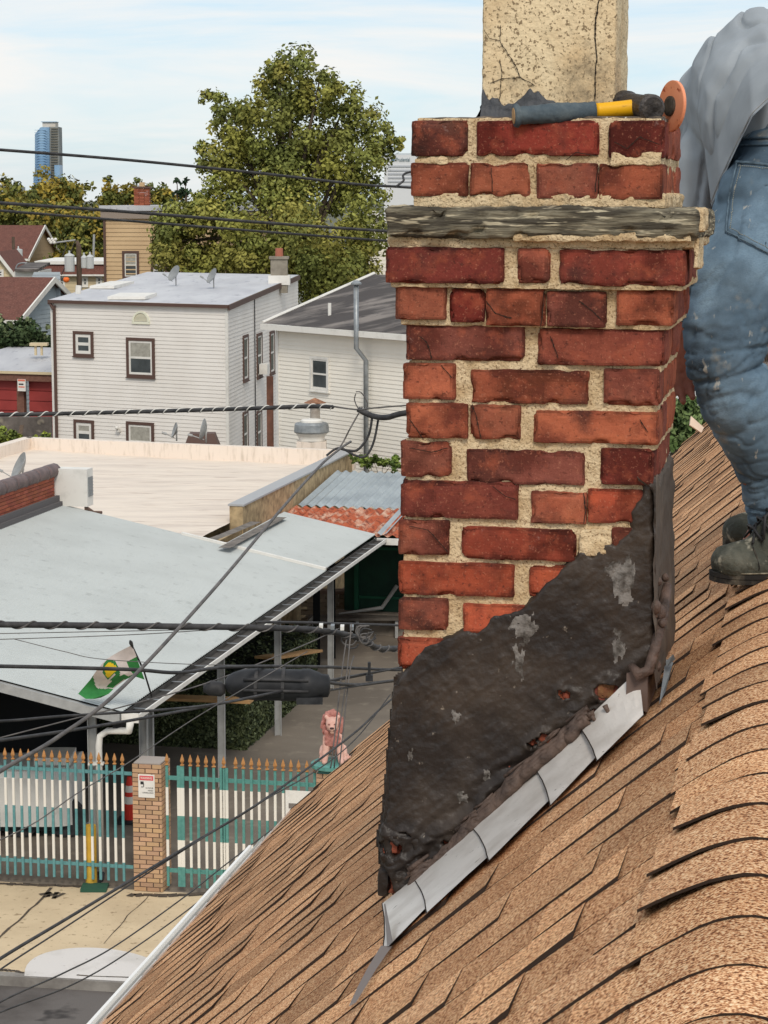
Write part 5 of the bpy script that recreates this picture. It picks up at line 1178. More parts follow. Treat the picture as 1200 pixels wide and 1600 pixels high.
def brick_pillar(name, label, cx, fy, w, h, cap=None):
    root = thing(name, label, 'pillar', (cx, fy + w / 2, 0), 'brick gate pillars'); m = MB(); r_ = random.Random(int(cx * 100) % 97); hh = .068; n = int(h / hh)
    c, s_ = fence_fr.d, fence_fr.n
    base = Vector((cx, fy, 0)) 
    def pf(a, b, z): q = base + c * a - s_ * b; return Vector((q.x, q.y, z))
    for i in range(n):
        z = i * hh + .004; o = (i % 2) * .1
        for face in range(4):
            a = -o
            while a < w - .01:
                a0 = max(0, a) ; a1 = min(a + .19, w); a += .2
                if a1 - a0 < .03: continue
                k = r_.uniform(.72, 1.08); m.col = (k, k * r_.uniform(.94, 1.02), k * r_.uniform(.88, 1.02), 1); j = r_.uniform(-.002, .002)
                if face == 0: m.box((a0 - w / 2 + .003, -.0 + j, z), (a1 - w / 2 - .003, .09, z + hh - .011), pf)
                elif face == 1: m.box((w / 2 - .09, a0 + .003 + .09 * (a0 == 0), z), (w / 2 + j, a1 - .003, z + hh - .011), pf)
                elif face == 2: m.box((-w / 2 - j, a0 + .003 + .09 * (a0 == 0), z), (-w / 2 + .09, a1 - .003, z + hh - .011), pf)
                elif a0 > 0 and a1 < w: m.box((a0 - w / 2, w - .09, z), (a1 - w / 2, w + j, z + hh - .011), pf)
    m.build('brick_courses', M_tanbrick, root)
    m = MB(); m.box((-w / 2 + .008, .008, 0), (w / 2 - .008, w - .008, n * hh - .006), pf); m.build('pillar_joints', M_jointd, root)
    m = MB(); m.box((-w / 2 + .02, .02, n * hh - .006), (w / 2 - .02, w - .02, n * hh + .012), pf); m.build('pillar_top', cap or mat('pillar_top_grey', srgb(168, 158, 150), rough=.9), root)
    return root, pf
g = GZ(232, 1393); pil, pf = brick_pillar('brick_pillar', 'tan brick pillar with a surveillance warning notice between fence and gate', g.x, g.y, .44, 1.93)
sgp = thing('warning_sign', 'red and white camera warning sign on the front of the brick pillar', 'sign', pf(-.03, -.01, 1.3))
pz = lambda v: (HIT(230, v, Vector((g.x, g.y, 0)), fence_fr.n)).z
px = lambda u: (HIT(u, 1230, Vector((g.x, g.y, 0)), fence_fr.n) - Vector((g.x, g.y, 0))).dot(fence_fr.d)
m = MB(); m.box((px(216.5), -.012, pz(1246)), (px(242), -.004, pz(1210)), pf); m.build('sign_plate', M_white, sgp)
m = MB(); m.box((px(218.5), -.015, pz(1219)), (px(240), -.012, pz(1212)), pf); m.build('red_header', mat('sign_red', srgb(214, 92, 96), rough=.5), sgp)
m = MB(); m.box((px(220), -.015, pz(1225.5)), (px(225), -.012, pz(1221)), pf); m.box((px(224.5), -.0165, pz(1229)), (px(225.5), -.012, pz(1224)), pf); m.box((px(221), -.0165, pz(1230)), (px(224.5), -.012, pz(1229)), pf); m.build('camera_symbol', M_black, sgp)
Mr = -fence_fr.n
text('lettering', 'WARNING', .045, M_pw, sgp, pf((px(218.5) + px(240)) / 2, -.0165, pz(1215.6)), fence_fr.d, (0, 0, 1), .001, maxw=.17)
for t_, v, x0, x1, sz in (('24 HOUR', 1231, 228, 240, .032), ('VIDEO', 1235, 231, 240, .028), ('SURVEILLANCE', 1238.5, 223, 240, .03)):
    text('lettering', t_, sz, M_black, sgp, pf((px(x0) + px(x1)) / 2, -.013, pz(v)), fence_fr.d, (0, 0, 1), .001, maxw=abs(px(x1) - px(x0)))
g = GZ(520, 1400); g2 = fence_fr.p(sAt(516) + .0, 0, 0); pil2, pf2 = brick_pillar('brick_pillar', 'tan brick pillar with a teal cap carrying the lion statue', g2.x + .02, g2.y - .1, .44, 1.95, M_tealg)
# bollard, base plate
g = GZ(143, 1382); bo = thing('bollard', 'yellow bollard standing behind the fence beside the downspout', 'bollard', g)
m = MB(); m.lathe(g, [(.085, 0), (.085, .86), (.08, .9), (.03, .905)], 16); m.build('post', mat('yellow_paint', srgb(214, 172, 66), srgb(190, 150, 56), ns=6, rough=.6), bo, smooth=False)
q = GZ(146, 1391); m = MB(); m.box((q.x - .18, q.y - .1, 0), (q.x + .2, q.y + .22, .045)); m.build('base_block', mat('green_block', srgb(46, 84, 66), rough=.8), bo)
# traffic cone
g = GZ(203, 1283); cn = thing('traffic_cone', 'red and white traffic cone behind the fence beside the pillar', 'traffic cone', g); M_or = mat('cone_red', srgb(222, 60, 44), rough=.5)
m = MB(); m.box((g.x - .19, g.y - .19, 0), (g.x + .19, g.y + .19, .04)); m.build('cone_base', M_black, cn)
zz = [(.10, .04, 0), (.09, .30, 0), (.09, .301, 1), (.078, .42, 1), (.077, .421, 0), (.07, .49, 0), (.069, .491, 1), (.06, .6, 1), (.059, .601, 0), (.035, .74, 0)]
m = MB()
for (r0, z0, k0), (r1, z1, k1) in zip(zz, zz[1:]):
    if k0 == k1: m.mi = k0; m.tube([g + Vector((0, 0, z0)), g + Vector((0, 0, z1))], [r0, r1], 14)
m.build('cone_body', [M_or, M_pw], cn)
# white trailer behind the fence
g = GZ(60, 1320); tr = thing('cargo_trailer', 'white rounded trailer parked behind the left railing', 'trailer', Vector((g.x, g.y + .8, 0))); yy = g.y + .3
def px_at(u, v): r_ = ray(u, v); k = yy / r_.y; return r_.x * k, 10 + r_.z * k
xR, zT = px_at(110, 1203); xL = px_at(-90, 1203)[0]; zB = px_at(60, 1292)[1]
m = MB()
vs = []; fs = []; n = 24
for i in range(n + 1):
    x = xL + (xR - xL) * i / n; e = 1 - max(0, (i - n + 3) / 3) ** 2 * .12
    prf = [(0, zB), (-.03, zB + .25), (-.04, zT - .12), (.02, zT - .03), (.12, zT + .0), (.9, zT + .02), (1.3, zT - .05), (1.35, zB)]
    for (o, z) in prf: vs.append(Vector((x, yy + o + (1 - e), z)))
w = len(prf)
for i in range(n):
    for j in range(w): fs.append((i * w + j, (i + 1) * w + j, (i + 1) * w + (j + 1) % w, i * w + (j + 1) % w))
fs.append(tuple(range(w))); fs.append(tuple(n * w + j for j in range(w))[::-1])
m.idx(vs, fs); m.build('trailer_body', mat('trailer_white', srgb(222, 220, 214), srgb(204, 202, 196), ns=2, thr=(.5, .7), rough=.5), tr)
m = MB(); x0 = px_at(50, 1200)[0]; x1 = px_at(107, 1200)[0]; m.box((x0, yy + .2, zT + .02), (x1, yy + .9, zT + .14)); m.build('lid', M_white, tr)
m = MB(); m.box((xL + .2, yy + .2, zB - .12), (xR - .1, yy + .3, zB - .005)); m.build('chassis', M_black, tr)
for x in (xL + 1.2, xL + 1.9):
    m = MB(); m.tube([Vector((x, yy + .12, .3)), Vector((x, yy + .3, .3))], .3, 20); m.build('wheel', M_black, tr)
m = MB(); m.tube([Vector((xR - .02, yy + .3, zB + .03)), Vector((xR + .2, yy + .25, zB - .02)), Vector((xR + .3, yy + .25, zB + .02))], .02, 8); m.build('hitch', M_galv, tr)
# ================= LION =================
lb = pf2(0, .22, 1.97); lion = thing('lion_statue', 'pink painted seated lion statue on the brick pillar', 'statue', lb)
def LP(x, y, z): return lb + Vector((x, y, z))
m = MB(); q = LP(-.03, -.02, 0); m.lathe(q, [(.30, -.012), (.31, 0), (.31, .05), (.27, .07), (.1, .075)], 20); m.build('plinth', M_tealg, lion)
z0 = .065
m = MB()
capsule(m, LP(-.02, .16, z0 + .16), LP(-.02, .02, z0 + .45), .12, .10)                       # trunk rising to the chest
capsule(m, LP(-.02, -.03, z0 + .33), LP(-.02, -.04, z0 + .47), .10, .09)
for sx in (-1, 1):
    capsule(m, LP(-.02 + sx * .085, -.06, z0 + .36), LP(-.02 + sx * .115, -.13, z0 + .05), .062, .045)  # front leg
    capsule(m, LP(-.02 + sx * .115, -.13, z0 + .045), LP(-.02 + sx * .12, -.20, z0 + .035), .045, .04)
    capsule(m, LP(-.02 + sx * .12, .18, z0 + .13), LP(-.02 + sx * .15, .05, z0 + .10), .08, .055); capsule(m, LP(-.02 + sx * .165, .06, z0 + .03), LP(-.02 + sx * .165, -.05, z0 + .035), .04, .042)
capsule(m, LP(-.03, -.05, z0 + .57), LP(-.03, -.14, z0 + .56), .096, .088); capsule(m, LP(-.03, -.17, z0 + .545), LP(-.03, -.225, z0 + .53), .056, .046)
capsule(m, LP(-.03, -.15, z0 + .495), LP(-.03, -.21, z0 + .48), .042, .034)
for sx in (-1, 1): m.ball(LP(-.03 + sx * .085, -.03, z0 + .655), .032, 6)
capsule(m, LP(.15, .2, z0 + .05), LP(.24, .0, z0 + .04), .03, .028)
for v in m.v: pass
from_mesh(remesh(m, .014, 3), 'body', mat('pink_lion', srgb(222, 180, 164), srgb(204, 156, 140), ns=9, rough=.75), lion)
m = MB()
rl = random.Random(4)
for k in range(150):
    th = rl.uniform(0, 2 * math.pi); rr_ = rl.uniform(.10, .14); fy = rl.uniform(-.02, .12); z = z0 + .56 + rr_ * math.cos(th) * 1.15; x = -.03 + rr_ * math.sin(th); capsule(m, LP(x, fy, z), LP(x * 1.15 + .003, fy - .01, z - rl.uniform(.05, .09)), .028, .014, 6)
for k in range(70):
    x = rl.uniform(-.13, .08); z = z0 + rl.uniform(.30, .47); capsule(m, LP(x, -.10 - rl.uniform(0, .03), z), LP(x * .9 - .003, -.12, z - .07), .026, .011, 6)
from_mesh(remesh(m, .011, 1), 'mane', mat('mane_pink', srgb(188, 130, 118), srgb(158, 102, 94), ns=22, rough=.85), lion)
for (nm, pts_, r_, c) in (('nose', [(-.045, -.268, .545), (-.015, -.268, .545)], .015, (70, 50, 50)), ('mouth', [(-.058, -.248, .505), (-.002, -.248, .505)], .009, (60, 40, 40)), ('eye', [(-.077, -.215, .59), (-.067, -.218, .59)], .011, (150, 100, 92)), ('eye', [(.007, -.218, .59), (.017, -.215, .59)], .011, (150, 100, 92))):
    m = MB(); capsule(m, LP(pts_[0][0], pts_[0][1], z0 + pts_[0][2]), LP(pts_[1][0], pts_[1][1], z0 + pts_[1][2]), r_, r_, 8); m.build(nm, mat('lion_' + nm, srgb(*c), rough=.8), lion, smooth=True)
# ================= FLAG =================
fbase = P(237, 1088, G1.y + .2); ftop = P(206, 1008, G1.y - .5)
fg = thing('flag', 'green and white flag with a yellow emblem flying from the canopy corner', 'flag', fbase)
m = MB(); m.tube([fbase, fbase.lerp(ftop, .5) + Vector((.03, 0, 0)), ftop], .014, 8); m.build('flagpole', M_black, fg, smooth=True)
m = MB(); dd_ = (ftop - fbase).normalized(); m.tube([ftop - dd_ * .02, ftop + dd_ * .05, ftop + dd_ * .1], [.02, .03, .012], 8); m.build('pole_tip', M_black, fg)
# cloth: corner sights of the drooping cloth
cw = [[(206, 1008), (186, 1018), (166, 1030), (152, 1046), (141, 1062), (122, 1084)], [(212, 1022), (192, 1032), (174, 1046), (162, 1060), (150, 1076), (134, 1092)], [(218, 1040), (200, 1050), (184, 1058), (170, 1070), (160, 1082), (148, 1092)], [(226, 1062), (208, 1056), (196, 1062), (182, 1072), (170, 1084), (158, 1090)]]
def cloth(u, v):
    x = u * 5; y = v * 3; i = min(4, int(x)); j = min(2, int(y)); fx = x - i; fy = y - j
    L2 = lambda a, b, t: (a[0] + (b[0] - a[0]) * t, a[1] + (b[1] - a[1]) * t); q = L2(L2(cw[j][i], cw[j][i + 1], fx), L2(cw[j + 1][i], cw[j + 1][i + 1], fx), fy)
    return P(q[0], q[1], G1.y - .5 + .35 * u + .12 * math.sin(u * 9 + v * 3) * u + .2 * v)
M_fg = mat('flag_green', srgb(56, 132, 68), srgb(44, 112, 58), ns=6, rough=.8); M_fw = mat('flag_white', srgb(222, 210, 206), srgb(200, 190, 186), ns=6, rough=.8); M_fy = mat('flag_yellow', srgb(228, 194, 40), rough=.8)
m = MB(); n = 50; nv = 34
for i in range(n):
    for j in range(nv):
        u = (i + .5) / n; v = (j + .5) / nv; k = 1
        if u > .72 + .06 * math.sin(v * 5) or (v > .72 - .12 * u and .28 < u < .66 and v < .95) or (u < .16 and v > .4) or v > .9 - .0 * u and u < .4: k = 0
        e = ((u - .43) / .14) ** 2 + ((v - .36) / .34) ** 2
        if e < 1: k = 0
        if e < .55 and v < .46: k = 2
        if .40 < u < .66 and .50 < v < .56 or (.66 < u < .69 and v > .2): k = 1
        m.mi = k; m.q(cloth(i / n, j / nv), cloth((i + 1) / n, j / nv), cloth((i + 1) / n, (j + 1) / nv), cloth(i / n, (j + 1) / nv))
m.build('cloth', [M_fg, M_fw, M_fy], fg)
# ================= BRICK PARAPET, AC UNIT, DISHES =================
pA = YW(12.55, 5.62, 0); pB = YW(3.5, 5.62, 0)
bp = thing('brick_parapet', 'red brick parapet wall with rounded dark coping tiles above the canopy', 'wall', YW(9, 5.9, 3.6)); m = MB(); rr_ = random.Random(6)
for r_ in range(9):
    s_ = 2.0 + (r_ % 2) * .11
    while s_ < 12.5:
        k = rr_.uniform(.75, 1.2); m.col = (k, k * rr_.uniform(.9, 1.05), k * rr_.uniform(.85, 1.05), 1)
        if rr_.random() < .02: m.col = (1.5, 1.9, 1.9, 1)
        z = 3.80 + r_ * .072; m.box((s_, 5.63, z), (min(s_ + .205, 12.52), 5.84, z + .06), YW); s_ += .215
m.build('brick_courses', M_redbrick, bp)
m = MB(); m.box((2.0, 5.642, 3.0), (12.5, 5.83, 4.45), YW); m.build('joints', mat('sooty_joint', srgb(84, 66, 58), rough=.95), bp)
s_ = 2.0; m = MB()
while s_ < 12.4:
    pts = [YW(s_ + .02 + .56 * k / 6, 5.735, 4.46 + .012 * math.sin(k / 6 * math.pi)) for k in range(7)]; m.tube(pts, [.145, .15, .152, .152, .152, .15, .16], 12); s_ += .6
m.build('coping', mat('glazed_coping', srgb(120, 100, 96), srgb(92, 78, 76), ns=5, rough=.5), bp, smooth=True)
m = MB(); m.box((2.0, 5.50, 3.70), (12.62, 5.628, 3.86), YW); m.box((2.0, 5.56, 3.86), (12.62, 5.628, 3.98), YW); m.build('lead_flashing', mat('roof_felt', srgb(98, 94, 94), rough=.9), bp)
ac = thing('ac_unit', 'white outdoor air conditioning unit at the end of the brick parapet', 'air conditioner', YW(12.95, 5.3, 3.35))
m = MB(); m.box((12.66, 4.98, 3.75), (13.02, 5.75, 4.52), YW); m.build('casing', M_white, ac)
m = MB(); m.box((12.72, 4.965, 3.95), (12.98, 4.978, 4.35), YW)
for k in range(6): m.box((12.72, 4.955, 3.97 + k * .065), (12.98, 4.965, 3.985 + k * .065), YW)
m.build('grille', M_galv, ac)
m = MB(); m.tube([YW(12.7, 5.0, 3.72), YW(12.8, 4.9, 3.62), YW(12.8, 4.72, 3.62)], .035, 8); m.box((12.7, 5.0, 3.3), (12.76, 5.06, 3.75), YW); m.box((12.9, 5.6, 3.3), (12.96, 5.66, 3.75), YW); m.build('pipes', mat('brown_pipe', srgb(104, 84, 74), rough=.8), ac)
def dish(label, base, r, face, h=.45, arm=True, sc=1.0, m_=None, group='satellite dishes'):
    t = thing('satellite_dish', label, 'satellite dish', base, group); f = Vector(face).normalized(); c = Vector(base) + Vector((0, 0, h)); x = f.cross(Vector((0, 0, 1))).normalized(); y = x.cross(f)
    m = MB(); n = 24; rings = 5; vs = [c - f * .0]; 
    def pt(k, j, off=0): rr = r * k / rings; a = 2 * math.pi * j / n; return c + x * rr * .92 * math.cos(a) + y * rr * math.sin(a) + f * (.35 * rr * rr / r + off)
    for off, rev in ((0, 0), (-.015, 1)):
        for k in range(rings):
            for j in range(n):
                q = [pt(k, j, off), pt(k + 1, j, off), pt(k + 1, j + 1, off), pt(k, j + 1, off)]; m.q(*(q if not rev else q[::-1])) if k else m.q(*([q[0], q[1], q[2]] if not rev else [q[2], q[1], q[0]]))
    for j in range(n): m.q(pt(rings, j, -.015), pt(rings, j + 1, -.015), pt(rings, j + 1), pt(rings, j))
    m.build('reflector', m_ or M_dish, t, smooth=False)
    m = MB(); m.tube([Vector(base), Vector(base) + Vector((0, 0, h * .7)), c - f * .02], .022, 8); m.build('mast', M_steel, t, smooth=True)
    if arm:
        m = MB(); e = c + f * r * 1.25 - y * r * .75; m.tube([c - y * r * .9, e], .014, 6); ar = m.build('arm', M_steel, t); m = MB(); m.tube([e - f * .04, e + f * .09], .035, 8); m.build('receiver', M_steel, ar)
    return t
k = GZ(36, 752, 3.3); dish('grey satellite dish behind the brick parapet on the flat roof', k, .36, (-.85, -.35, .45), .32)
k = GZ(276, 689, PZ); dish('grey satellite dish on the back parapet with its arm to the left', k, .22, (-.9, -.2, .3), .28)
k = GZ(322, 692, PZ); dish('satellite dish seen edge-on on the back parapet', k, .30, (-.99, .12, .2), .35)
# ================= HOUSES =================
def sawhouse(): pass
A = GZ(80, 470, 6.57); B = GZ(355, 478, 6.57); dB = Vector((.105, 1, 0)).normalized(); C = B + dB * 16
h1 = thing('siding_house', 'boxy pale house with brown window trims and a flat grey roof', 'house', (A + B) / 2 - Vector((0, 0, 6.57)))
f1 = Fr(A, B); f2 = Fr(B, C, (1, 0, 0)); D = A + dB * 16
m = MB(); siding(m, f1, 0, 6.52, .128); siding(m, f2, 0, 7.0, .128, span=lambda z: (0 if z <= 6.5 else min(16, (z - 6.5) / .45 * 16), 16)); m.q(*[f1.p(x, -.03, z) for x, z in ((0, 0), (f1.L, 0), (f1.L, 6.5), (0, 6.5))]); m.build('siding', M_sid1, h1)
m = MB(); m.box((-.02, -.01, 0), (.07, .03, 6.5), f1.p); m.build('corner_trim', M_white, h1); m = MB(); m.box((f1.L - .07, -.01, 0), (f1.L + .03, .03, 6.5), f1.p); m.build('corner_trim', M_white, h1)
m = MB(); up = Vector((0, 0, .5)); e = Vector((0, 0, .10))
ra, rb_, rc, rd = A - f1.d * .08 - dB * .12, B + f1.d * .06 - dB * .12, C + f1.d * .06 + Vector((0, 0, .42)), D - f1.d * .08 + Vector((0, 0, .42))
n = 22; vs = []; fs = []
for i in range(n + 1):
    for j in range(n + 1): q = ra.lerp(rb_, j / n).lerp(rd.lerp(rc, j / n), i / n); vs.append(q + Vector((0, 0, .04 + (.035 * FB((q.x, q.y * .4, 0), .8, 4) if 0 < j < n and 0 < i < n else 0))))
for i in range(n):
    for j in range(n): q = i * (n + 1) + j; fs.append((q, q + 1, q + n + 2, q + n + 1))
m.idx(vs, fs); m.build('roof', M_flatroof, h1, smooth=True)
m = MB(); bx = lambda p0, p1, z0, z1, nn, w: m.hexa([p0 + Vector((0, 0, z0)), p1 + Vector((0, 0, z0)), p1 + nn * w + Vector((0, 0, z0)), p0 + nn * w + Vector((0, 0, z0)), p0 + Vector((0, 0, z1)), p1 + Vector((0, 0, z1)), p1 + nn * w + Vector((0, 0, z1)), p0 + nn * w + Vector((0, 0, z1))])
bx(ra, rb_, -.07, .035, -dB, .05); bx(rb_, rc, -.14, .03, f1.d, .05); bx(rd, ra, -.12, .03, -f1.d, .04); m.build('fascia', M_trim, h1)
m = MB(); m.box((.13, .03, 0), (.21, .10, 6.42), f1.p); m.tube([f1.p(.02, .1, 6.5), f1.p(.14, .08, 6.3)], .05, 8)
m.build('downpipe', M_trim, h1)
for (u0, v0, u1, v1, tr_) in ((115, 517, 147, 558, 1), (198, 527, 243, 591, 2), (116, 655, 148, 696, 3), (198, 658, 242, 722, 4)):
    w = window(h1, f1, f1.rect(u0, v0, u1, v1), M_trim, M_white, M_glass, .10, .10 if tr_ in (1, 3) else .07, curtain=M_curt if tr_ > 1 else None)
for (u0, v0, u1, v1) in ((378.5, 525, 387, 593), (400, 522, 408.5, 588), (420.5, 516, 428, 585), (378.5, 656, 386.5, 700), (400, 650, 408, 700)):
    s0, s1, z0, z1 = f2.rect(u0, v0, u1, v1); _, za = f2.uv(u0, v1); _, zb2 = f2.uv(u1, v0); mid = (z0 + z1) / 2; hh = .78; window(h1, f2, (s0, s1, mid - hh, mid + hh), M_trim, M_white, M_glass, .09, .06)
# window air conditioner and half round vent
s0, s1, z0, z1 = f2.rect(400, 572, 409, 586); m = MB(); m.box((s0 + .3, .06, z0 + .1), (s0 + .9, .35, z0 + .45), f2.p); m.build('window_cooler', M_white, h1)
m = MB(); cx_, cz_ = f1.uv(221, 504); w = .36; arc = [(cx_ + w * math.cos(a), cz_ + w * 1.05 * math.sin(a)) for a in [math.pi * k / 16 for k in range(17)]]; inn = [(cx_ + w * .78 * math.cos(a), cz_ + .03 + w * .8 * math.sin(a)) for a in [math.pi * k / 16 for k in range(17)]]
for k in range(16): m.hexa([f1.p(arc[k][0], .0, arc[k][1]), f1.p(inn[k][0], .0, inn[k][1]), f1.p(inn[k + 1][0], .0, inn[k + 1][1]), f1.p(arc[k + 1][0], .0, arc[k + 1][1]), f1.p(arc[k][0], .05, arc[k][1]), f1.p(inn[k][0], .05, inn[k][1]), f1.p(inn[k + 1][0], .05, inn[k + 1][1]), f1.p(arc[k + 1][0], .05, arc[k + 1][1])])
m.box((cx_ - w, .0, cz_ - .05), (cx_ + w, .05, cz_ + .03), f1.p); vf = m.build('gable_vent', mat('vent_cream', srgb(230, 228, 206), rough=.6), h1)
m = MB()
for k in range(6): zz = cz_ + .05 + k * .042; hw = w * .76 * math.sqrt(max(0, 1 - ((zz - cz_) / (w * .84)) ** 2)); m.q(f1.p(cx_ - hw, .035, zz), f1.p(cx_ + hw, .035, zz), f1.p(cx_ + hw, .018, zz + .04), f1.p(cx_ - hw, .018, zz + .04))
m.build('louvre', mat('vent_louvre', srgb(206, 200, 176), rough=.7), vf)
m = MB(); sL_, zL_ = f1.uv(187, 671); m.box((sL_ - .05, .02, zL_ - .08), (sL_ + .06, .12, zL_ + .05), f1.p); m.ball(f1.p(sL_, .16, zL_ + .06), .06, 6); m.build('wall_lamp', M_white, h1)
m = MB(); s_c = f2.uv(400, 600)[0]; m.tube([f2.p(s_c - .4, .04, .2), f2.p(s_c - .4, .04, 6.6)], .02, 6); m.build('wall_cable', M_black, h1)
def onroof1(u, v): nn = (rb_ - ra).cross(rd - ra).normalized(); return HIT(u, v, ra + Vector((0, 0, .06)), nn)
for (u0, v0, u1, v1) in ((168, 462, 227, 468), (140, 442, 178, 451)):
    a = onroof1(u0, v1); b = onroof1(u1, v1); mb = MB(); y2 = onroof1(u0 + 6, v0).y - a.y; mb.hexa([a, b, b + dB * y2, a + dB * y2, a + up * .2, b + up * .2, b + dB * y2 + up * .3, a + dB * y2 + up * .3]); mb.build('skylight', M_white, h1)
q = onroof1(436, 441); ch = MB(); 
def stack(root, q, w, d, h, mt, nm='chimney_stack'):
    mb = MB(); mb.box((q.x - w / 2, q.y, q.z - .4), (q.x + w / 2, q.y + d, q.z + h)); o = mb.build(nm, mt, root); mb = MB(); mb.box((q.x - w / 2 - .05, q.y - .05, q.z + h), (q.x + w / 2 + .05, q.y + d + .05, q.z + h + .1)); mb.build('cap', mt, o); return o
st_ = stack(h1, q, .62, .5, .85, mat('grey_chimney_block', srgb(150, 142, 128), srgb(128, 120, 108), ns=4, rough=.95))
m = MB(); m.lathe(q + Vector((0, .25, .95)), [(.15, 0), (.14, .3)], 12); m.build('clay_pot', mat('clay_pot', srgb(168, 104, 84), rough=.9), st_)
m = MB(); m.box((q.x - .4, q.y - .04, q.z - .1), (q.x + .4, q.y + .6, q.z + .25)); m.build('chimney_apron', M_white, st_)
dish('small satellite dish on the beige house roof near the skylights', onroof1(275, 446), .32, (-.7, -.5, .5), .4, group='roof dishes of the boxy house')
dish('small satellite dish on the beige house roof near its chimney', onroof1(334, 450), .30, (-.8, -.4, .5), .4, group='roof dishes of the boxy house')
# orange roof hatch beside the flat roof dishes
q = GZ(315, 688, PZ); m = MB(); m.hexa([q + Vector((-.55, .5, -.3)), q + Vector((.45, .5, -.3)), q + Vector((.45, 1.2, -.3)), q + Vector((-.55, 1.2, -.3)), q + Vector((-.4, .6, .12)), q + Vector((.3, .6, .12)), q + Vector((.3, 1.1, .12)), q + Vector((-.4, 1.1, .12))]); tag(m.build('roof_hatch', M_trim), 'brown tapered roof hatch behind the parapet dishes', 'roof hatch')
# ---- house 2: white with a dark hipped roof ----
A = GZ(433, 507, 6.35); B = GZ(632, 522, 6.35); f3 = Fr(A, B); Lf = f3.L
E_ = f3.A + f3.d * 9; B3 = Vector((E_.x, E_.y, 6.35)); f3 = Fr(A, B3); inn_ = -f3.n
h2 = thing('siding_house', 'white house with a dark hipped shingle roof and a tall vent pipe', 'house', (A + B) / 2 - Vector((0, 0, 6.35)))
m = MB(); siding(m, f3, 0, 6.3, .118); f3s = Fr(A, A + inn_ * 9, (-1, 0, 0)); siding(m, f3s, 0, 6.3, .118); m.build('siding', M_sid2, h2)
m = MB(); m.box((-.03, -.01, 0), (.09, .035, 6.3), f3.p); m.build('corner_trim', M_white, h2)
apex = HIT(585, 430, f3.A + inn_ * 4.6, f3.n); ap2 = apex + f3.d * 6
m = MB(); ov = .3; a = A - f3.d * ov - inn_ * ov; b = B3 - inn_ * ov; zz = Vector((0, 0, .03)); n = 30
# front roof plane as a gently uneven sheet
vs = []; fs = []
for i in range(n + 1):
    lf_ = a.lerp(apex, i / n); rt_ = b.lerp(ap2, i / n)
    for j in range(n + 1): q = lf_.lerp(rt_, j / n); vs.append(q + zz + Vector((0, 0, .02 * FB(q, .9, 2) if 0 < i < n and 0 < j < n else 0)))
for i in range(n):
    for j in range(n): q = i * (n + 1) + j; fs.append((q, q + 1, q + n + 2, q + n + 1))
m.idx(vs, fs); bk = A - f3.d * ov + inn_ * 9.3; m.q(a + zz, apex + zz, bk + zz); b2 = B3 + inn_ * 9.3; m.q(bk + zz, apex + zz, ap2 + zz, b2 + zz); m.build('roof', M_shdark, h2, smooth=False)
m = MB(); bx(a, b, -.14, .02, f3.n, .09); m.build('gutter', M_white, h2)
m = MB(); m.tube([a + zz * 2, apex + zz * 2], .05, 6); m.build('hip_edge', M_white, h2)
window(h2, f3, f3.rect(486, 556, 515, 613), M_white, M_white, M_glass, .07, .05, curtain=None)
m = MB(); sp_, _ = f3.uv(579, 600); zt_ = f3.uv(577, 445)[1]
m.tube([f3.p(sp_, .16, .1), f3.p(sp_, .16, 5.55), f3.p(sp_ - .1, .42, 5.9), f3.p(sp_ - .1, .42, zt_ + .0)], .07, 12); vp = m.build('vent_pipe', M_galv, h2, smooth=True)
m = MB(); m.lathe(f3.p(sp_ - .1, .42, zt_), [(.08, 0), (.15, .02), (.15, .06), (.05, .13)], 14); m.build('rain_cap', M_galv, vp)
rp_ = HIT(515, 492, a + zz, (b - a).cross(apex - a).normalized()); m = MB(); m.tube([rp_ - Vector((0, 0, .1)), rp_ + Vector((0, 0, .34))], .05, 8); m.build('roof_pipe', M_white, h2)
# brown board in the gap between the houses
gp = P(424, 640, 67); m = MB(); m.box((gp.x - .14, gp.y, .0), (gp.x + .06, gp.y + .1, P(424, 588, 67).z)); tag(m.build('post', mat('rust_post', srgb(134, 92, 76), srgb(104, 74, 62), ns=3, rough=.9)), 'tall brown post in the gap between the two pale houses', 'post')
# ---- beige tall house behind ----
A = P(163, 400, 108); B = P(300, 400, 107.2); A.z = B.z = 0; zt1 = P(163, 321, 108).z
f5 = Fr(A, B); h5 = thing('tan_house', 'tall tan sided house with a flat roof beside the big tree', 'house', (A + B) / 2)
m = MB(); f5w = Fr(A, A + f5.d * 9); siding(m, f5w, 0, zt1 - .25, .2, out=.03); m.build('siding', M_sidt, h5)
m = MB(); m.box((-.15, -9, zt1 - .25), (9.1, .25, zt1), f5w.p); m.build('roof', M_flatroof, h5)
m = MB(); m.box((-.1, .0, zt1 - .62), (9, .18, zt1 - .26), f5w.p); m.build('cornice', mat('brown_cornice', srgb(150, 136, 124), rough=.7), h5)
m = MB(); m.box((-.02, -.0, 0), (.1, .06, zt1 - .62), f5w.p); m.build('corner_trim', M_trim, h5)
window(h5, f5w, f5w.rect(191, 392, 218, 436), M_trim, M_white, M_glass, .12, .05, curtain=M_curt); window(h5, f5w, f5w.rect(236, 404, 262, 440), M_trim, M_white, M_glass, .12, .05, curtain=M_curt)
c = f5w.p(f5w.uv(214, 320)[0], -.8, zt1); stk = MB(); r2 = random.Random(2)
for r_ in range(12):
    for k in range(3):
        kk = r2.uniform(.7, 1.15); stk.col = (kk, kk, kk, 1); x = c.x - .38 + k * .25 + (r_ % 2) * .02; stk.box((x, c.y - .01, c.z + r_ * .068), (x + .235, c.y + .5, c.z + r_ * .068 + .06))
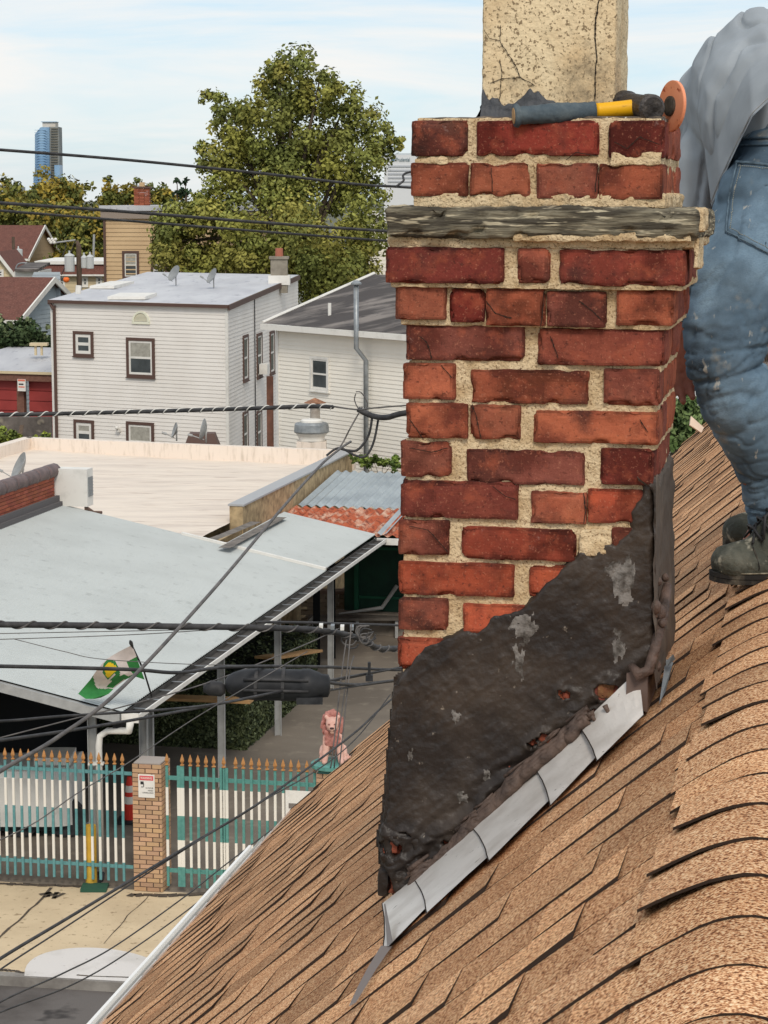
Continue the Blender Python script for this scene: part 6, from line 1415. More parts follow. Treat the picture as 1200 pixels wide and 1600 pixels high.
cs = stk.build('chimney_stack', M_redbrick, h5); m = MB(); m.box((c.x - .45, c.y - .06, c.z + .816), (c.x + .45, c.y + .56, c.z + .9)); m.build('cap', M_trim, cs); m = MB(); m.lathe(c + Vector((0, .2, .9)), [(.14, 0), (.14, .2)], 10); m.build('chimney_pot', M_sidt, cs)
# ---- gabled houses at the far left ----
def gable(name, label, A, B, depth, zE, zR, sidem, roofm, trim=M_white, ridge_along=True, wins=(), pitch=.18, ov=.25, group='gabled houses at the left'):
    f = Fr(A, B); h = thing(name, label, 'house', (Vector((A[0] + B[0], A[1] + B[1], 0))) / 2, group); i_ = -f.n
    if ridge_along:      # ridge parallel to the wall we see
        m = MB(); siding(m, f, 0, zE, pitch); fs_ = Fr(f.p(f.L, 0, 0), f.p(f.L, 0, 0) + i_ * depth, f.d)
        siding(m, fs_, 0, zR, pitch, span=lambda z: (0, depth) if z <= zE else ((z - zE) / (zR - zE) * depth / 2, depth - (z - zE) / (zR - zE) * depth / 2)); m.build('siding', sidem, h)
        m = MB()
        for (o0, o1) in ((ov, -depth / 2), (-depth - ov, -depth / 2)):
            e = ov * (zR - zE) / (depth / 2); m.hexa([f.p(-ov, o0, zE - e), f.p(f.L + ov, o0, zE - e), f.p(f.L + ov, o1, zR), f.p(-ov, o1, zR), f.p(-ov, o0, zE - e + .1), f.p(f.L + ov, o0, zE - e + .1), f.p(f.L + ov, o1, zR + .1), f.p(-ov, o1, zR + .1)])
        m.build('roof', roofm, h)
        m = MB(); e = ov * (zR - zE) / (depth / 2)
        for (o0, o1) in ((ov, -depth / 2), (-depth - ov, -depth / 2)): m.hexa([f.p(f.L + ov + .01, o0, zE - e - .12), f.p(f.L + ov + .08, o0, zE - e - .12), f.p(f.L + ov + .08, o1, zR - .12), f.p(f.L + ov + .01, o1, zR - .12), f.p(f.L + ov + .01, o0, zE - e + .12), f.p(f.L + ov + .08, o0, zE - e + .12), f.p(f.L + ov + .08, o1, zR + .12), f.p(f.L + ov + .01, o1, zR + .12)])
        m.box((-ov, ov + .01, zE - e - .1), (f.L + ov, ov + .1, zE - e + .05), f.p); m.build('trim', trim, h)
    else:                # gable end faces us
        m = MB(); siding(m, f, 0, zR, pitch, span=lambda z: (0, f.L) if z <= zE else ((z - zE) / (zR - zE) * f.L / 2, f.L - (z - zE) / (zR - zE) * f.L / 2)); m.build('siding', sidem, h)
        m = MB(); t = MB(); sl = (zR - zE) / (f.L / 2)
        for sg in (0, 1):
            X = lambda s: s if sg == 0 else f.L - s
            m.hexa([f.p(X(-ov), ov, zE - ov * sl), f.p(X(f.L / 2), ov, zR), f.p(X(f.L / 2), -depth, zR), f.p(X(-ov), -depth, zE - ov * sl), f.p(X(-ov), ov, zE - ov * sl + .1), f.p(X(f.L / 2), ov, zR + .1), f.p(X(f.L / 2), -depth, zR + .1), f.p(X(-ov), -depth, zE - ov * sl + .1)])
            t.hexa([f.p(X(-ov), ov + .01, zE - ov * sl - .14), f.p(X(f.L / 2), ov + .01, zR - .14), f.p(X(f.L / 2), ov + .06, zR - .14), f.p(X(-ov), ov + .06, zE - ov * sl - .14), f.p(X(-ov), ov + .01, zE - ov * sl + .12), f.p(X(f.L / 2), ov + .01, zR + .12), f.p(X(f.L / 2), ov + .06, zR + .12), f.p(X(-ov), ov + .06, zE - ov * sl + .12)])
        m.build('roof', roofm, h); t.build('trim', trim, h)
    for w in wins: window(h, f if len(w) == 4 else fs_, f.rect(*w) if len(w) == 4 else w[4:], M_trim if sidem is M_sidt else M_white, M_white, M_glass, .07, .05)
    return h, f
Yq = 92; A = P(-60, 495, Yq); B = P(26, 497, Yq - .7); zE = B.z; zR = P(60, 437, Yq + 2.3).z
gable('gabled_house', 'low house with a brown shingle roof and pale blue gable', (A.x, A.y), (B.x, B.y), 6.2, zE, zR, M_sidb, M_shbrown, wins=())
hb_ = thing('blue_house', 'pale blue sided house partly hidden behind the boxy pale house', 'house', P(75, 560, 96)); q0 = P(28, 520, 95); q1 = P(96, 520, 95); fz = Fr((q0.x, q0.y), (q1.x, q1.y)); m = MB(); zr = P(60, 425, 95).z; siding(m, fz, 0, zr, .17, span=lambda z: (0, fz.L) if z < zr - 1.5 else ((z - zr + 1.5) / 1.5 * fz.L * .4, fz.L)); m.build('siding', M_sidb, hb_)
for (u0, v0, u1, v1) in ((53, 499, 65, 515), (73, 498, 80, 516)): window(hb_, fz, fz.rect(u0, v0, u1, v1), M_white, M_white, M_glass, .05, .04)
Yq = 150; A = P(-80, 400, Yq); B = P(40, 402, Yq - .6)
gable('gabled_house', 'far house with a large brown gabled roof at the left edge', (A.x, A.y), (B.x, B.y), 8, P(0, 402, Yq).z, P(0, 354, Yq + 4).z, M_sidt, M_shbrown, pitch=.25)
Yq = 118; A = P(-30, 436, Yq); B = P(26, 436, Yq); gable('gabled_house', 'small cream gable end with a white rake at the left edge', (A.x, A.y), (B.x, B.y), 6, P(0, 433, Yq).z, P(4, 396, Yq).z, M_sidc, M_shbrown, ridge_along=False, wins=((-4, 421, 6, 434),))
# flat shop building with a brown mansard
Yq = 128; A = P(58, 440, Yq); B = P(175, 440, Yq); f6 = Fr((A.x, A.y), (B.x, B.y)); ms = thing('flat_building', 'cream building with a dark brown mansard band behind the utility pole', 'building', (A + B) / 2 - Vector((0, 0, A.z)))
z = lambda v: f6.uv(100, v)[1]
m = MB(); siding(m, f6, 0, z(429), .2); m.build('siding', M_sidc, ms)
m = MB(); m.hexa([f6.p(-.2, .35, z(429)), f6.p(f6.L, .35, z(429)), f6.p(f6.L, -.2, z(429)), f6.p(-.2, -.2, z(429)), f6.p(.0, .05, z(413)), f6.p(f6.L, .05, z(413)), f6.p(f6.L, -.2, z(413)), f6.p(.0, -.2, z(413))]); m.build('mansard', M_shbrown, ms)
m = MB(); m.box((-.1, -8, z(413)), (f6.L, .2, z(408)), f6.p); m.box((-.25, .3, z(431)), (f6.L, .4, z(428.5)), f6.p); m.build('roof_edge', M_white, ms)
for u in (60, 92, 128, 150): window(ms, f6, f6.rect(u, 432, u + 10, 448), M_white, M_white, M_glass, .08, .05)
Yq = 112; A = P(22, 432, Yq); m = MB(); m.box((A.x, A.y, 0), (P(62, 430, Yq).x, A.y + 4, P(40, 424, Yq).z)); sh = m.build('porch', M_white, thing('porch_house', 'small white porch with grey roof between the gabled houses', 'porch', (A.x, A.y, 0))); m = MB(); q = P(24, 424, Yq); q2 = P(60, 424, Yq); zt_ = P(40, 413, Yq + 4).z; m.hexa([q + Vector((0, -.3, 0)), q2 + Vector((0, -.3, 0)), Vector((q2.x, q2.y + 4, zt_)), Vector((q.x, q.y + 4, zt_)), q + Vector((0, -.3, .12)), q2 + Vector((0, -.3, .12)), Vector((q2.x, q2.y + 4, zt_ + .1)), Vector((q.x, q.y + 4, zt_ + .1))]); m.build('roof', M_shdark, sh.parent)
# ---- red garages ----
Yq = 80; A = P(-60, 640, Yq); B = P(84, 645, Yq - 1.2); f7 = Fr((A.x, A.y), (B.x, B.y)); gz = lambda v, u=40: f7.uv(u, v)[1]; ga = thing('garage_row', 'row of red garage doors under a grey roof with brown fascia', 'garage', (A + B) / 2 - Vector((0, 0, A.z)))
m = MB()
for i in range(1): m.hexa([f7.p(-1, .4, gz(582)), f7.p(f7.L + .3, .4, gz(582)), f7.p(f7.L + .3, -5.5, gz(582) + .42), f7.p(-1, -5.5, gz(582) + .42), f7.p(-1, .4, gz(582) + .06), f7.p(f7.L + .3, .4, gz(582) + .06), f7.p(f7.L + .3, -5.5, gz(582) + .5), f7.p(-1, -5.5, gz(582) + .5)])
m.build('roof', M_flatroof, ga)
m = MB(); m.box((-1, .405, gz(583)), (f7.L + .3, .45, gz(579)), f7.p); m.build('roof_trim', M_sidc, ga)
m = MB(); m.box((-1, .0, gz(594)), (f7.L + .3, .38, gz(583)), f7.p); s30, _ = f7.uv(30, 600); s41, _ = f7.uv(41, 600); m.box((s30, .0, 0), (s41, .2, gz(594)), f7.p); m.build('brick_front', mat('brown_brick', srgb(128, 92, 78), srgb(110, 78, 66), ns=8, rough=.95), ga)
M_red = mat('garage_red', srgb(158, 62, 58), srgb(140, 54, 50), ns=1.5, rough=.6)
for (a_, b_) in ((-1, s30 - .03), (s41 + .15, f7.L + .2)):
    m = MB(); z_ = 1.9 if False else gz(665)
    zz0 = gz(690); hgt = (gz(594) - zz0) / 6
    for k in range(6): m.box((a_, .02, zz0 + k * hgt + .02), (b_, .09, zz0 + (k + 1) * hgt - .01), f7.p)
    m.box((a_, .0, zz0), (b_, .05, gz(594)), f7.p); m.build('garage_door', M_red, ga)
m = MB(); r_ = f7.rect(29.5, 592, 42.5, 611, .3); m.box((r_[0], .385, r_[2]), (r_[1], .41, r_[3]), f7.p); sgn = m.build('notice', M_white, ga); m = MB(); m.box((r_[0] + .02, .411, r_[3] - .07), (r_[1] - .02, .415, r_[3] - .01), f7.p); m.box((r_[0] + .04, .411, r_[2] + .13), (r_[1] - .04, .415, r_[2] + .17), f7.p); m.build('notice_stripe', mat('notice_orange', srgb(224, 120, 96), rough=.6), sgn)
m = MB(); m.box((r_[0] + .05, .411, r_[2] + .22), (r_[1] - .08, .415, r_[2] + .27), f7.p); m.build('notice_print', M_black, sgn)
q = f7.p(f7.uv(10, 560)[0], -2.4, gz(563)); m = MB(); m.box((q.x - .14, q.y, q.z), (q.x - .06, q.y + .1, q.z + .35)); m.box((q.x + .08, q.y, q.z), (q.x + .16, q.y + .1, q.z + .35)); m.box((q.x - .3, q.y - .1, q.z + .35), (q.x + .35, q.y + .3, q.z + .45)); m.build('roof_vent', M_sidc, ga)
# grey block wall below the garages
wy = 70; A = P(-60, 652, wy); B = P(80, 650, wy); m = MB(); m.box((A.x, wy, 0), (B.x, wy + .2, A.z)); tag(m.build('block_wall', mat('grey_rough_wall', srgb(112, 104, 98), srgb(78, 72, 68), ns=2.2, c3=srgb(150, 140, 124), ns3=1.2, thr3=(.58, .66), rough=1, bs=9, bstr=.6)), 'rough grey block wall below the red garages', 'wall')
m = MB(); a = P(30, 690, 68); b = P(34, 664, 68.5); m.hexa([a + Vector((-.06, 0, 0)), a + Vector((.06, 0, 0)), a + Vector((.06, .05, 0)), a + Vector((-.06, .05, 0)), b + Vector((-.06, 0, 0)), b + Vector((.06, 0, 0)), b + Vector((.06, .05, 0)), b + Vector((-.06, .05, 0))]); tag(m.build('board', M_oldwood), 'narrow board leaning against the grey block wall', 'board')
# ---- white gable between the tree and the chimney ----
Yq = 110; A = P(556, 400, Yq); B = P(612, 400, Yq); gable('gabled_house', 'white gable peeking through the leaves beside the chimney', (A.x, A.y), (B.x, B.y), 8, P(560, 354, Yq).z, P(582, 330, Yq).z, M_sid2, M_shdark, ridge_along=False)
# ---- glass tower ----
TY = 2600; tw = thing('glass_tower', 'distant blue glass tower with a scaffolded side and flat crown', 'tower', P(73, 320, TY) * 1)
def TP(u, v, dy=0): return P(u, v, TY + dy)
M_tg = mat('tower_glass', srgb(116, 152, 186), srgb(146, 178, 206), ns=.03, thr=(.4, .6), rough=.35, spec=.3); M_tl = mat('tower_floor_line', srgb(140, 172, 200), rough=.7); M_tc = mat('tower_concrete', srgb(156, 156, 150), srgb(120, 126, 128), ns=.06, rough=.9)  # tower colours paled to carry the distance haze
def slab(name, u0, u1, v0, v1, d, mt, dy=0, parent=tw):
    a = TP(u0, v1); b = TP(u1, v0); m = MB(); m.box((a.x, a.y + dy, a.z), (b.x, b.y + dy + d, b.z)); return m.build(name, mt, parent)
vs = []; m = MB(); n = 14
def prism(m, ua, ub, vb, vt_l, vt_r, depth):
    for k in range(n):
        t0, t1 = k / n, (k + 1) / n; f = lambda t: (ua + (ub - ua) * t, -depth * math.sin(math.pi * (.15 + .7 * t)))
        (u0, y0), (u1, y1) = f(t0), f(t1); z0 = vt_l + (vt_r - vt_l) * min(1, t0 * 2.2); z1 = vt_l + (vt_r - vt_l) * min(1, t1 * 2.2)
        a = TP(u0, vb); b = TP(u1, vb); c = TP(u1, z1); d = TP(u0, z0); o0 = Vector((0, y0, 0)); o1 = Vector((0, y1, 0)); bk = Vector((0, 40, 0))
        m.q(a + o0, b + o1, c + o1, d + o0); m.q(d + o0, c + o1, c + bk, d + bk)
        if k == 0: m.q(a + o0, d + o0, d + bk, a + bk)
        if k == n - 1: m.q(b + o1, b + bk, c + bk, c + o1)
prism(m, 55.5, 78, 330, 210, 199, 10); m.build('curtain_wall', M_tg, tw)
m = MB(); prism(m, 53.5, 80, 330, 270, 268, 13); m.build('podium_glass', M_tg, tw)
m = MB()
for v in range(204, 324, 4): a = TP(56 if v < 270 else 54, v); b = TP(77.5 if v < 270 else 79.5, v - .6); m.box((a.x, a.y - (10.2 if v < 270 else 13.2), a.z), (b.x, a.y - (9.0 if v < 270 else 12.0), b.z))
m.build('floor_lines', M_tl, tw)
slab('scaffold_side', 79, 91, 198, 322, 30, M_tc, 0); m = MB(); rt = random.Random(9)
for v in range(200, 320, 4):
    a = TP(80, v + 1.6); b = TP(90.5, v); m.box((a.x, a.y - 1.5, a.z), (b.x, a.y - .01, b.z))
m.build('scaffold_decks', mat('scaffold_brown', srgb(112, 108, 98), rough=.9), tw)
slab('side_glass', 87, 94, 258, 324, 24, M_tg, -4); slab('crown', 66, 86, 190, 199, 24, mat('tower_crown', srgb(206, 198, 186), rough=.8), 2)
m = MB(); a = TP(64, 190.6); b = TP(88, 189.8); m.box((a.x, a.y, a.z), (b.x, a.y + 20, b.z)); m.build('crown_roof', M_tl, tw)
# far blocks
for (u0, u1, v, Y, lab) in ((-30, 21, 289, 1500, 'far pale apartment block at the left horizon'), (21, 32, 292, 1500, 'narrow far block beside the left horizon block')):
    a = P(u0, 330, Y); b = P(u1, v, Y); m = MB(); m.box((a.x, Y, 0), (b.x, Y + 20, b.z)); t = thing('far_block', lab, 'building', ((a.x + b.x) / 2, Y, 0)); m.build('wall', mat('far_block_grey', srgb(150, 156, 160), rough=.9), t); m = MB(); m.box((a.x, Y - .5, b.z - 3.2), (b.x, Y - .02, b.z - 1.6)); m.build('window_band', mat('far_window', srgb(110, 124, 136), rough=.5), t)
# white office block with lettering
Y = 1100; a = P(600, 320, Y); b = P(700, 242, Y); ob = thing('office_block', 'distant white office block with lettering near its top behind the leaves', 'office building', ((a.x + b.x) / 2, Y, 0)); M_ow = mat('office_white', srgb(214, 214, 214), rough=.8)
m = MB(); m.box((a.x, Y, 0), (b.x, Y + 30, b.z)); m.build('wall', M_ow, ob)
m = MB()
for v in (261, 267.5, 273, 279, 285, 291): p = P(606, v, Y); q = P(700, v - 2.6, Y); m.box((p.x, Y - .4, p.z), (q.x, Y - .01, q.z))
m.build('window_bands', mat('office_window', srgb(178, 180, 184), rough=.6), ob)
m = MB(); p = P(618, 240, Y); m.box((p.x, Y + 2, b.z), (b.x, Y + 12, b.z + .8)); m.build('roof_edge', mat('office_roof', srgb(176, 182, 184), rough=.9), ob)
p = P(633, 249.5, Y); text('lettering', 'Prudential', 2.6, mat('office_letters', srgb(112, 134, 142), rough=.7), ob, (p.x - 1.0, Y - .3, p.z), (1, 0, 0), (0, 0, 1), .1, maxw=6.6)
m = MB(); p = P(614, 249, Y); m.tube([Vector((p.x, Y - .5, p.z)), Vector((p.x, Y - .02, p.z))], .95, 16); m.build('round_emblem', mat('office_blue', srgb(92, 128, 160), rough=.7), ob)
# ================= TREES =================
M_leaf = mat('tree_leaf', (1, 1, 1, 1), vcol=2, rough=.7, spec=.2); M_bark = mat('tree_bark', srgb(96, 84, 70), srgb(74, 64, 54), ns=9, rough=.95)
def tree(name, label, base, zc, blobs, n, size, cols, seed, group=None, trunk=.3, cat='tree'):
    rg = random.Random(seed); b = Vector(base); t = thing(name, label, cat, b, group)
    m = MB(); top = Vector((b.x, b.y, zc)); m.tube([b, b.lerp(top, .5) + Vector((rg.uniform(-.3, .3), 0, 0)), top], [trunk, trunk * .8, trunk * .5], 8)
    for (c, r) in blobs: c = Vector(c); m.tube([b.lerp(top, rg.uniform(.55, .95)), top.lerp(c, .5) + Vector((0, 0, -.2 * r)), c + Vector((0, 0, r * .3))], [trunk * .4, trunk * .22, trunk * .07], 5)
    m.build('trunk', M_bark, t, smooth=True)
    m = MB(); tot = sum(r ** 2 for c, r in blobs)
    for (c, r) in blobs:
        c = Vector(c); sub = [(c + Vector((rg.gauss(0, .55), rg.gauss(0, .55), rg.gauss(0, .5))) * 1 if False else c + Vector((rg.gauss(0, .5), rg.gauss(0, .5), rg.gauss(0, .42))) * r, r * rg.uniform(.22, .5)) for _ in range(int(10 + r * 4))]
        per = int(n * r * r / tot / len(sub))
        for (sc_, sr) in sub:
            tone = rg.choice(cols); tk = rg.uniform(.75, 1.2)
            for _ in range(per):
                d = Vector((rg.gauss(0, 1), rg.gauss(0, 1), rg.gauss(0, .8))); d.normalize(); p = sc_ + d * sr * (rg.random() ** .5) * 1.25
                nn = (d + Vector((rg.gauss(0, .6), rg.gauss(0, .6), rg.gauss(0, .6) + .35))).normalized(); x = nn.orthogonal().normalized(); y = nn.cross(x); th = rg.uniform(0, 6.3); s_ = size * rg.uniform(.6, 1.35)
                a_ = (x * math.cos(th) + y * math.sin(th)) * s_; b_ = (y * math.cos(th) - x * math.sin(th)) * s_ * .62
                k = tk * rg.uniform(.8, 1.2); m.col = (tone[0] * k, tone[1] * k, tone[2] * k, 1); m.q(p - a_, p - b_, p + a_, p + b_)
    m.build('crown', M_leaf, t); return t
LG = [srgb(144, 142, 68), srgb(126, 130, 64), srgb(154, 148, 74), srgb(112, 118, 60), srgb(136, 138, 70)]
LD = [srgb(124, 122, 58), srgb(146, 132, 58), srgb(100, 104, 50), srgb(160, 138, 58), srgb(92, 98, 48)]
Yt = 100
bl = [(P(u, v + 14, Yt + dy), r * .96) for (u, v, r, dy) in ((455, 145, 1.6, 0), (425, 115, 1.0, 1), (500, 120, 1.1, -1), (375, 165, 1.1, 0), (540, 160, 1.1, 0), (580, 215, 1.0, 0), (420, 210, 2.0, 0), (510, 215, 1.9, 0), (350, 255, 1.5, 0), (350, 190, .8, 0), (460, 290, 2.4, 0), (560, 280, 1.5, 1), (340, 320, 1.8, -1), (280, 345, 1.5, -1), (255, 375, 1.0, -1), (300, 395, 1.5, -1), (385, 380, 2.0, -2), (460, 390, 2.2, -2), (540, 365, 2.0, 0), (515, 430, 1.8, -2), (330, 140, .5, 0), (435, 90, .45, 0), (610, 205, .5, 0))]
tree('leafy_tree', 'tall leafy tree towering behind the pale houses left of the chimney', (P(450, 300, Yt).x, Yt, 0), P(450, 340, Yt).z, bl, 70000, .10, LG, 5, trunk=.45)
def row(lab, u, v, Y, r, n, cols, seed, name='leafy_tree', sz=.3, base=0):
    c = P(u, v, Y); k = Y / FP; rg = random.Random(seed); bl = [(c + Vector((rg.uniform(-.6, .6) * r, rg.uniform(-.4, .4) * r, rg.uniform(-.7, .35) * r)), r * rg.uniform(.4, .6)) for _ in range(9)] + [(c - Vector((0, 0, r)), r * .8)]
    return tree(name, lab, (c.x, Y, base), c.z - r * .4, bl, n, sz, cols, seed, 'trees in the background', trunk=.3)
row('olive tree right of the glass tower', 115, 320, 165, 2.9, 9000, LD, 21, sz=.17); row('broad olive tree at the left edge below the tower', 35, 335, 180, 3.2, 9000, LD, 22, sz=.19); row('olive tree at the far left horizon', -15, 325, 190, 3.0, 7000, LD, 23, sz=.19)
row('olive tree between the far gable and the tan house', 85, 370, 158, 3.0, 8000, LD, 24, sz=.17); row('olive tree touching the tan house corner', 145, 358, 150, 2.6, 8000, LD, 25, sz=.16); row('low tree behind the tan house roof', 190, 312, 210, 2.2, 5000, LD, 26, sz=.2); row('low tree right of the tan house chimney', 243, 318, 200, 1.9, 4000, LD, 27, sz=.19)
row('yellowing tree behind the transformers', 120, 395, 152, 2.4, 6000, LD, 33, sz=.16)
DG = [srgb(52, 72, 48), srgb(40, 58, 40), srgb(64, 82, 54)]
for (u, lab) in ((277, 'left dark conifer tip above the tan house'), (290, 'right dark conifer tip above the tan house')):
    c = P(u, 300, 140); bl = [(c + Vector((0, 0, -.75 * k + .7)), .22 + .13 * k) for k in range(6)]; tree('conifer', lab, (c.x, 140, 0), c.z, bl, 2600, .11, DG, 40 + u, 'conifer tips', trunk=.15)
BG = [srgb(96, 108, 72), srgb(72, 88, 54), srgb(124, 134, 96), srgb(56, 72, 44)]
bl = [(P(u, v, 86), r) for (u, v, r) in ((10, 520, .55), (30, 530, .7), (50, 535, .6), (68, 540, .5), (-10, 530, .8), (38, 512, .35), (20, 548, .6), (60, 522, .35))]
tree('bush', 'pale green bush behind the red garages', (P(30, 540, 86).x, 86, 0), P(30, 540, 86).z, bl, 6000, .09, BG, 50, cat='bush', trunk=.08)
bl = [(P(u, v, 66.5), r) for (u, v, r) in ((-5, 685, .35), (12, 682, .3), (22, 688, .25), (70, 682, .16), (55, 686, .12))]
tree('bush', 'yellow green weeds growing below the grey block wall', (P(10, 690, 66.5).x, 66.5, 0), 2.6, bl, 2200, .05, [srgb(150, 158, 66), srgb(112, 124, 56), srgb(86, 98, 46)], 51, cat='bush', trunk=.03)
bl = [(P(u, v, 57.6), r) for (u, v, r) in ((565, 719, .16), (582, 722, .18), (600, 721, .17), (618, 724, .2), (552, 717, .1), (640, 724, .2))]
tree('ivy', 'low ivy creeping along the top edge of the corrugated shed', (P(595, 722, 57.6).x, 57.6, 0), 3.0, bl, 2600, .04, [srgb(104, 124, 52), srgb(134, 150, 74), srgb(80, 98, 44)], 52, cat='ivy', trunk=.03)
bl = [(P(u, v, 30), r) for (u, v, r) in ((1062, 655, .30), (1080, 670, .25), (1050, 680, .28), (1085, 650, .2), (1100, 690, .3), (1050, 640, .2), (1130, 670, .3))]
tree('leafy_tree', 'green tree seen between the chimney and the worker knee', (P(1070, 700, 30).x, 30, 0), P(1070, 690, 30).z, bl, 5000, .045, [srgb(84, 104, 58), srgb(60, 78, 42), srgb(112, 130, 80)], 53, trunk=.06)
nb = thing('neighbour_house', 'pale neighbouring house beyond the end of the roof', 'house', P(1160, 690, 36) * 1); q = P(1092, 655, 36); m = MB(); f8 = Fr((q.x, q.y), (q.x + 6, q.y)); siding(m, f8, 0, q.z, .13); m.build('siding', M_sidc, nb); m = MB(); m.box((-.2, -4, q.z), (6, .3, q.z + .12), f8.p); m.build('roof', M_white, nb)
# ================= CABLES, POLES =================
def bz(pts, n=14):
    out = []; P_ = [Vector(p) for p in pts]
    for i in range(len(P_) - 1):
        p0 = P_[max(i - 1, 0)]; p1 = P_[i]; p2 = P_[i + 1]; p3 = P_[min(i + 2, len(P_) - 1)]
        for k in range(n): t = k / n; out.append(.5 * ((2 * p1) + (p2 - p0) * t + (2 * p0 - 5 * p1 + 4 * p2 - p3) * t * t + (3 * p1 - p0 - 3 * p2 + p3) * t ** 3))
    out.append(P_[-1]); return out
pole = thing('utility_pole', 'wooden utility pole standing behind the chimney', 'utility pole', P(790, 1000, 22) * 1); POLE = Vector((P(790, 500, 22).x, 22.05, 0))
pole.location = POLE; WL[pole] = POLE.copy()
m = MB(); m.tube([POLE, POLE + Vector((0, 0, P(790, 262, 22).z))], [.16, .12], 12); m.build('pole', M_oldwood, pole, smooth=True)
m = MB(); m.box((POLE.x - .55, POLE.y - .2, 9.9), (POLE.x + .55, POLE.y - .1, 10.02)); m.build('crossarm', M_oldwood, pole)
def cable(label, pix, r, m_=None, group='overhead cables', wrap=None, name='cable'):
    """pix: (u, v, distance)"""
    pts = bz([P(*p) for p in pix]); mb = MB(); mb.tube(pts, r, 7)
    o = mb.build(name, m_ or M_cable, None, smooth=True); tag(o, label, 'cable', group)
    if wrap:
        wr = MB(); step, wm = wrap; acc = 0; hx_ = []
        dens = bz([P(*p) for p in pix], 150); up_ = Vector((0, 0, 1))
        for i in range(1, len(dens) - 1):
            acc += (dens[i] - dens[i - 1]).length; th = acc / step * 2 * math.pi; d = (dens[i + 1] - dens[i]).normalized(); x = d.cross(up_).normalized(); y = x.cross(d); hx_.append(dens[i] + (x * math.cos(th) + y * math.sin(th)) * r * 1.1)
        wr.tube(hx_, max(.004, r * .28), 5)
        if wr.v: w_ = wr.build('wrap', wm, o)
    return o
X = -120
cable('thick black cable crossing the sky in front of the tower', [(X, 226, 17), (0, 234, 18), (200, 250, 19), (400, 270, 20), (560, 288, 21), (625, 292, 21.6), (790, 303, 21.9)], .0125, name='cable')
cable('short cable branching up to the chimney from the sky cable', [(618, 292, 21.5), (630, 283, 21.6), (645, 268, 21.7), (780, 262, 21.9)], .011)
cable('upper of two black cables passing in front of the tan house', [(X, 308, 17), (0, 317, 18), (200, 331, 19), (400, 347, 20), (600, 361, 21.4), (790, 372, 21.9)], .0135)
cable('lower of two black cables passing in front of the tan house', [(X, 318, 17.2), (0, 329, 18.2), (200, 345, 19.2), (400, 361, 20.2), (600, 376, 21.4), (790, 388, 21.9)], .011)
cable('black cable lashed with white wire crossing the boxy house', [(X, 648, 24), (0, 648, 24), (150, 645, 24), (300, 641, 23.5), (400, 638, 23), (480, 635, 23), (520, 636, 22.8)], .022, wrap=(.16, M_white))
cable('thin cable continuing from the lashed cable to the right', [(515, 634, 22.8), (560, 640, 22.5), (600, 636, 22.2), (790, 622, 21.9)], .008, M_cableg)
cable('thick drooping cable joint right of the vent pipe', [(560, 640, 22.6), (582, 650, 22.5), (605, 652, 22.3), (640, 644, 22.1), (790, 625, 21.9)], .03)
cable('cable loop hanging below the vent pipe joint', [(582, 648, 22.5), (576, 680, 22.5), (560, 702, 22.5), (545, 704, 22.5), (528, 700, 22.5)], .013)
cable('second cable loop hanging below the vent pipe joint', [(592, 650, 22.5), (584, 690, 22.5), (572, 712, 22.5), (556, 712, 22.5), (530, 700, 22.5), (510, 712, 22.5)], .012)
cable('thin wire dropping from the fan to the hanging loops', [(566, 636, 22.6), (548, 668, 22.5), (530, 700, 22.4), (500, 728, 21)], .008, M_cableg)
cable('thin curly wire by the vent pipe', [(556, 615, 22.7), (554, 625, 22.7), (560, 638, 22.7), (570, 642, 22.7), (574, 630, 22.7), (565, 614, 22.7), (556, 612, 22.7)], .006, M_cableg)
cable('grey twisted cable running diagonally across the canopy', [(-130, 1290, 9.5), (0, 1205, 11), (90, 1152, 12), (190, 1075, 13), (330, 925, 15), (440, 795, 18), (500, 728, 20), (530, 702, 21), (548, 690, 21.5)], .012, M_cableg)
cable('thick black cable across the canopy and the yard', [(X, 974, 16), (0, 976, 16), (200, 978, 16.5), (400, 981, 17), (500, 985, 17.5), (560, 997, 18), (590, 1012, 18.5), (625, 1013, 19), (790, 1005, 21)], .024, wrap=(.25, M_cableg))
cable('straight black strand above the tangled cable hardware', [(400, 972, 17), (480, 973, 17.6), (620, 977, 19), (790, 980, 21)], .011)
for i, (v0, v1, ve, lab) in enumerate(((990, 986, 983, 'upper thin wire across the canopy sheet'), (999, 992, 984, 'middle thin wire across the canopy sheet'))):
    cable(lab, [(X, v0 + 3, 19), (0, v0, 19), (200, v1, 19), (330, ve, 18)], .004, M_cableg)
cable('thin wire passing behind the flag', [(20, 998, 25), (100, 1018, 25), (160, 1030, 25), (300, 1038, 24), (420, 1040, 22)], .0045, M_cableg)
cable('black cable passing in front of the flag', [(X, 1040, 13), (0, 1041, 13.5), (200, 1046, 14), (280, 1051, 14.5), (360, 1042, 15.5), (500, 1042, 17), (625, 1047, 19), (790, 1050, 21)], .0125)
cable('black cable sagging under the splice box', [(X, 1128, 12), (0, 1127, 12.5), (100, 1119, 13), (300, 1105, 14), (420, 1085, 16), (520, 1062, 17), (625, 1044, 19), (790, 1020, 21)], .0085)
cable('thick cable climbing from the fence to the chimney', [(X, 1172, 11), (0, 1157, 12), (150, 1135, 13), (300, 1108, 14.5), (450, 1078, 16), (560, 1056, 18), (640, 1040, 19.5), (790, 1010, 21)], .010)
cable('thin wire crossing below the end beam', [(0, 1153, 15), (120, 1122, 15), (200, 1102, 15), (330, 1065, 16), (470, 1010, 17), (530, 982, 18)], .005, M_cableg)
cable('cable with a clip leaving the splice box', [(510, 1066, 16.5), (560, 1070, 17.5), (625, 1063, 19), (790, 1050, 21)], .014)
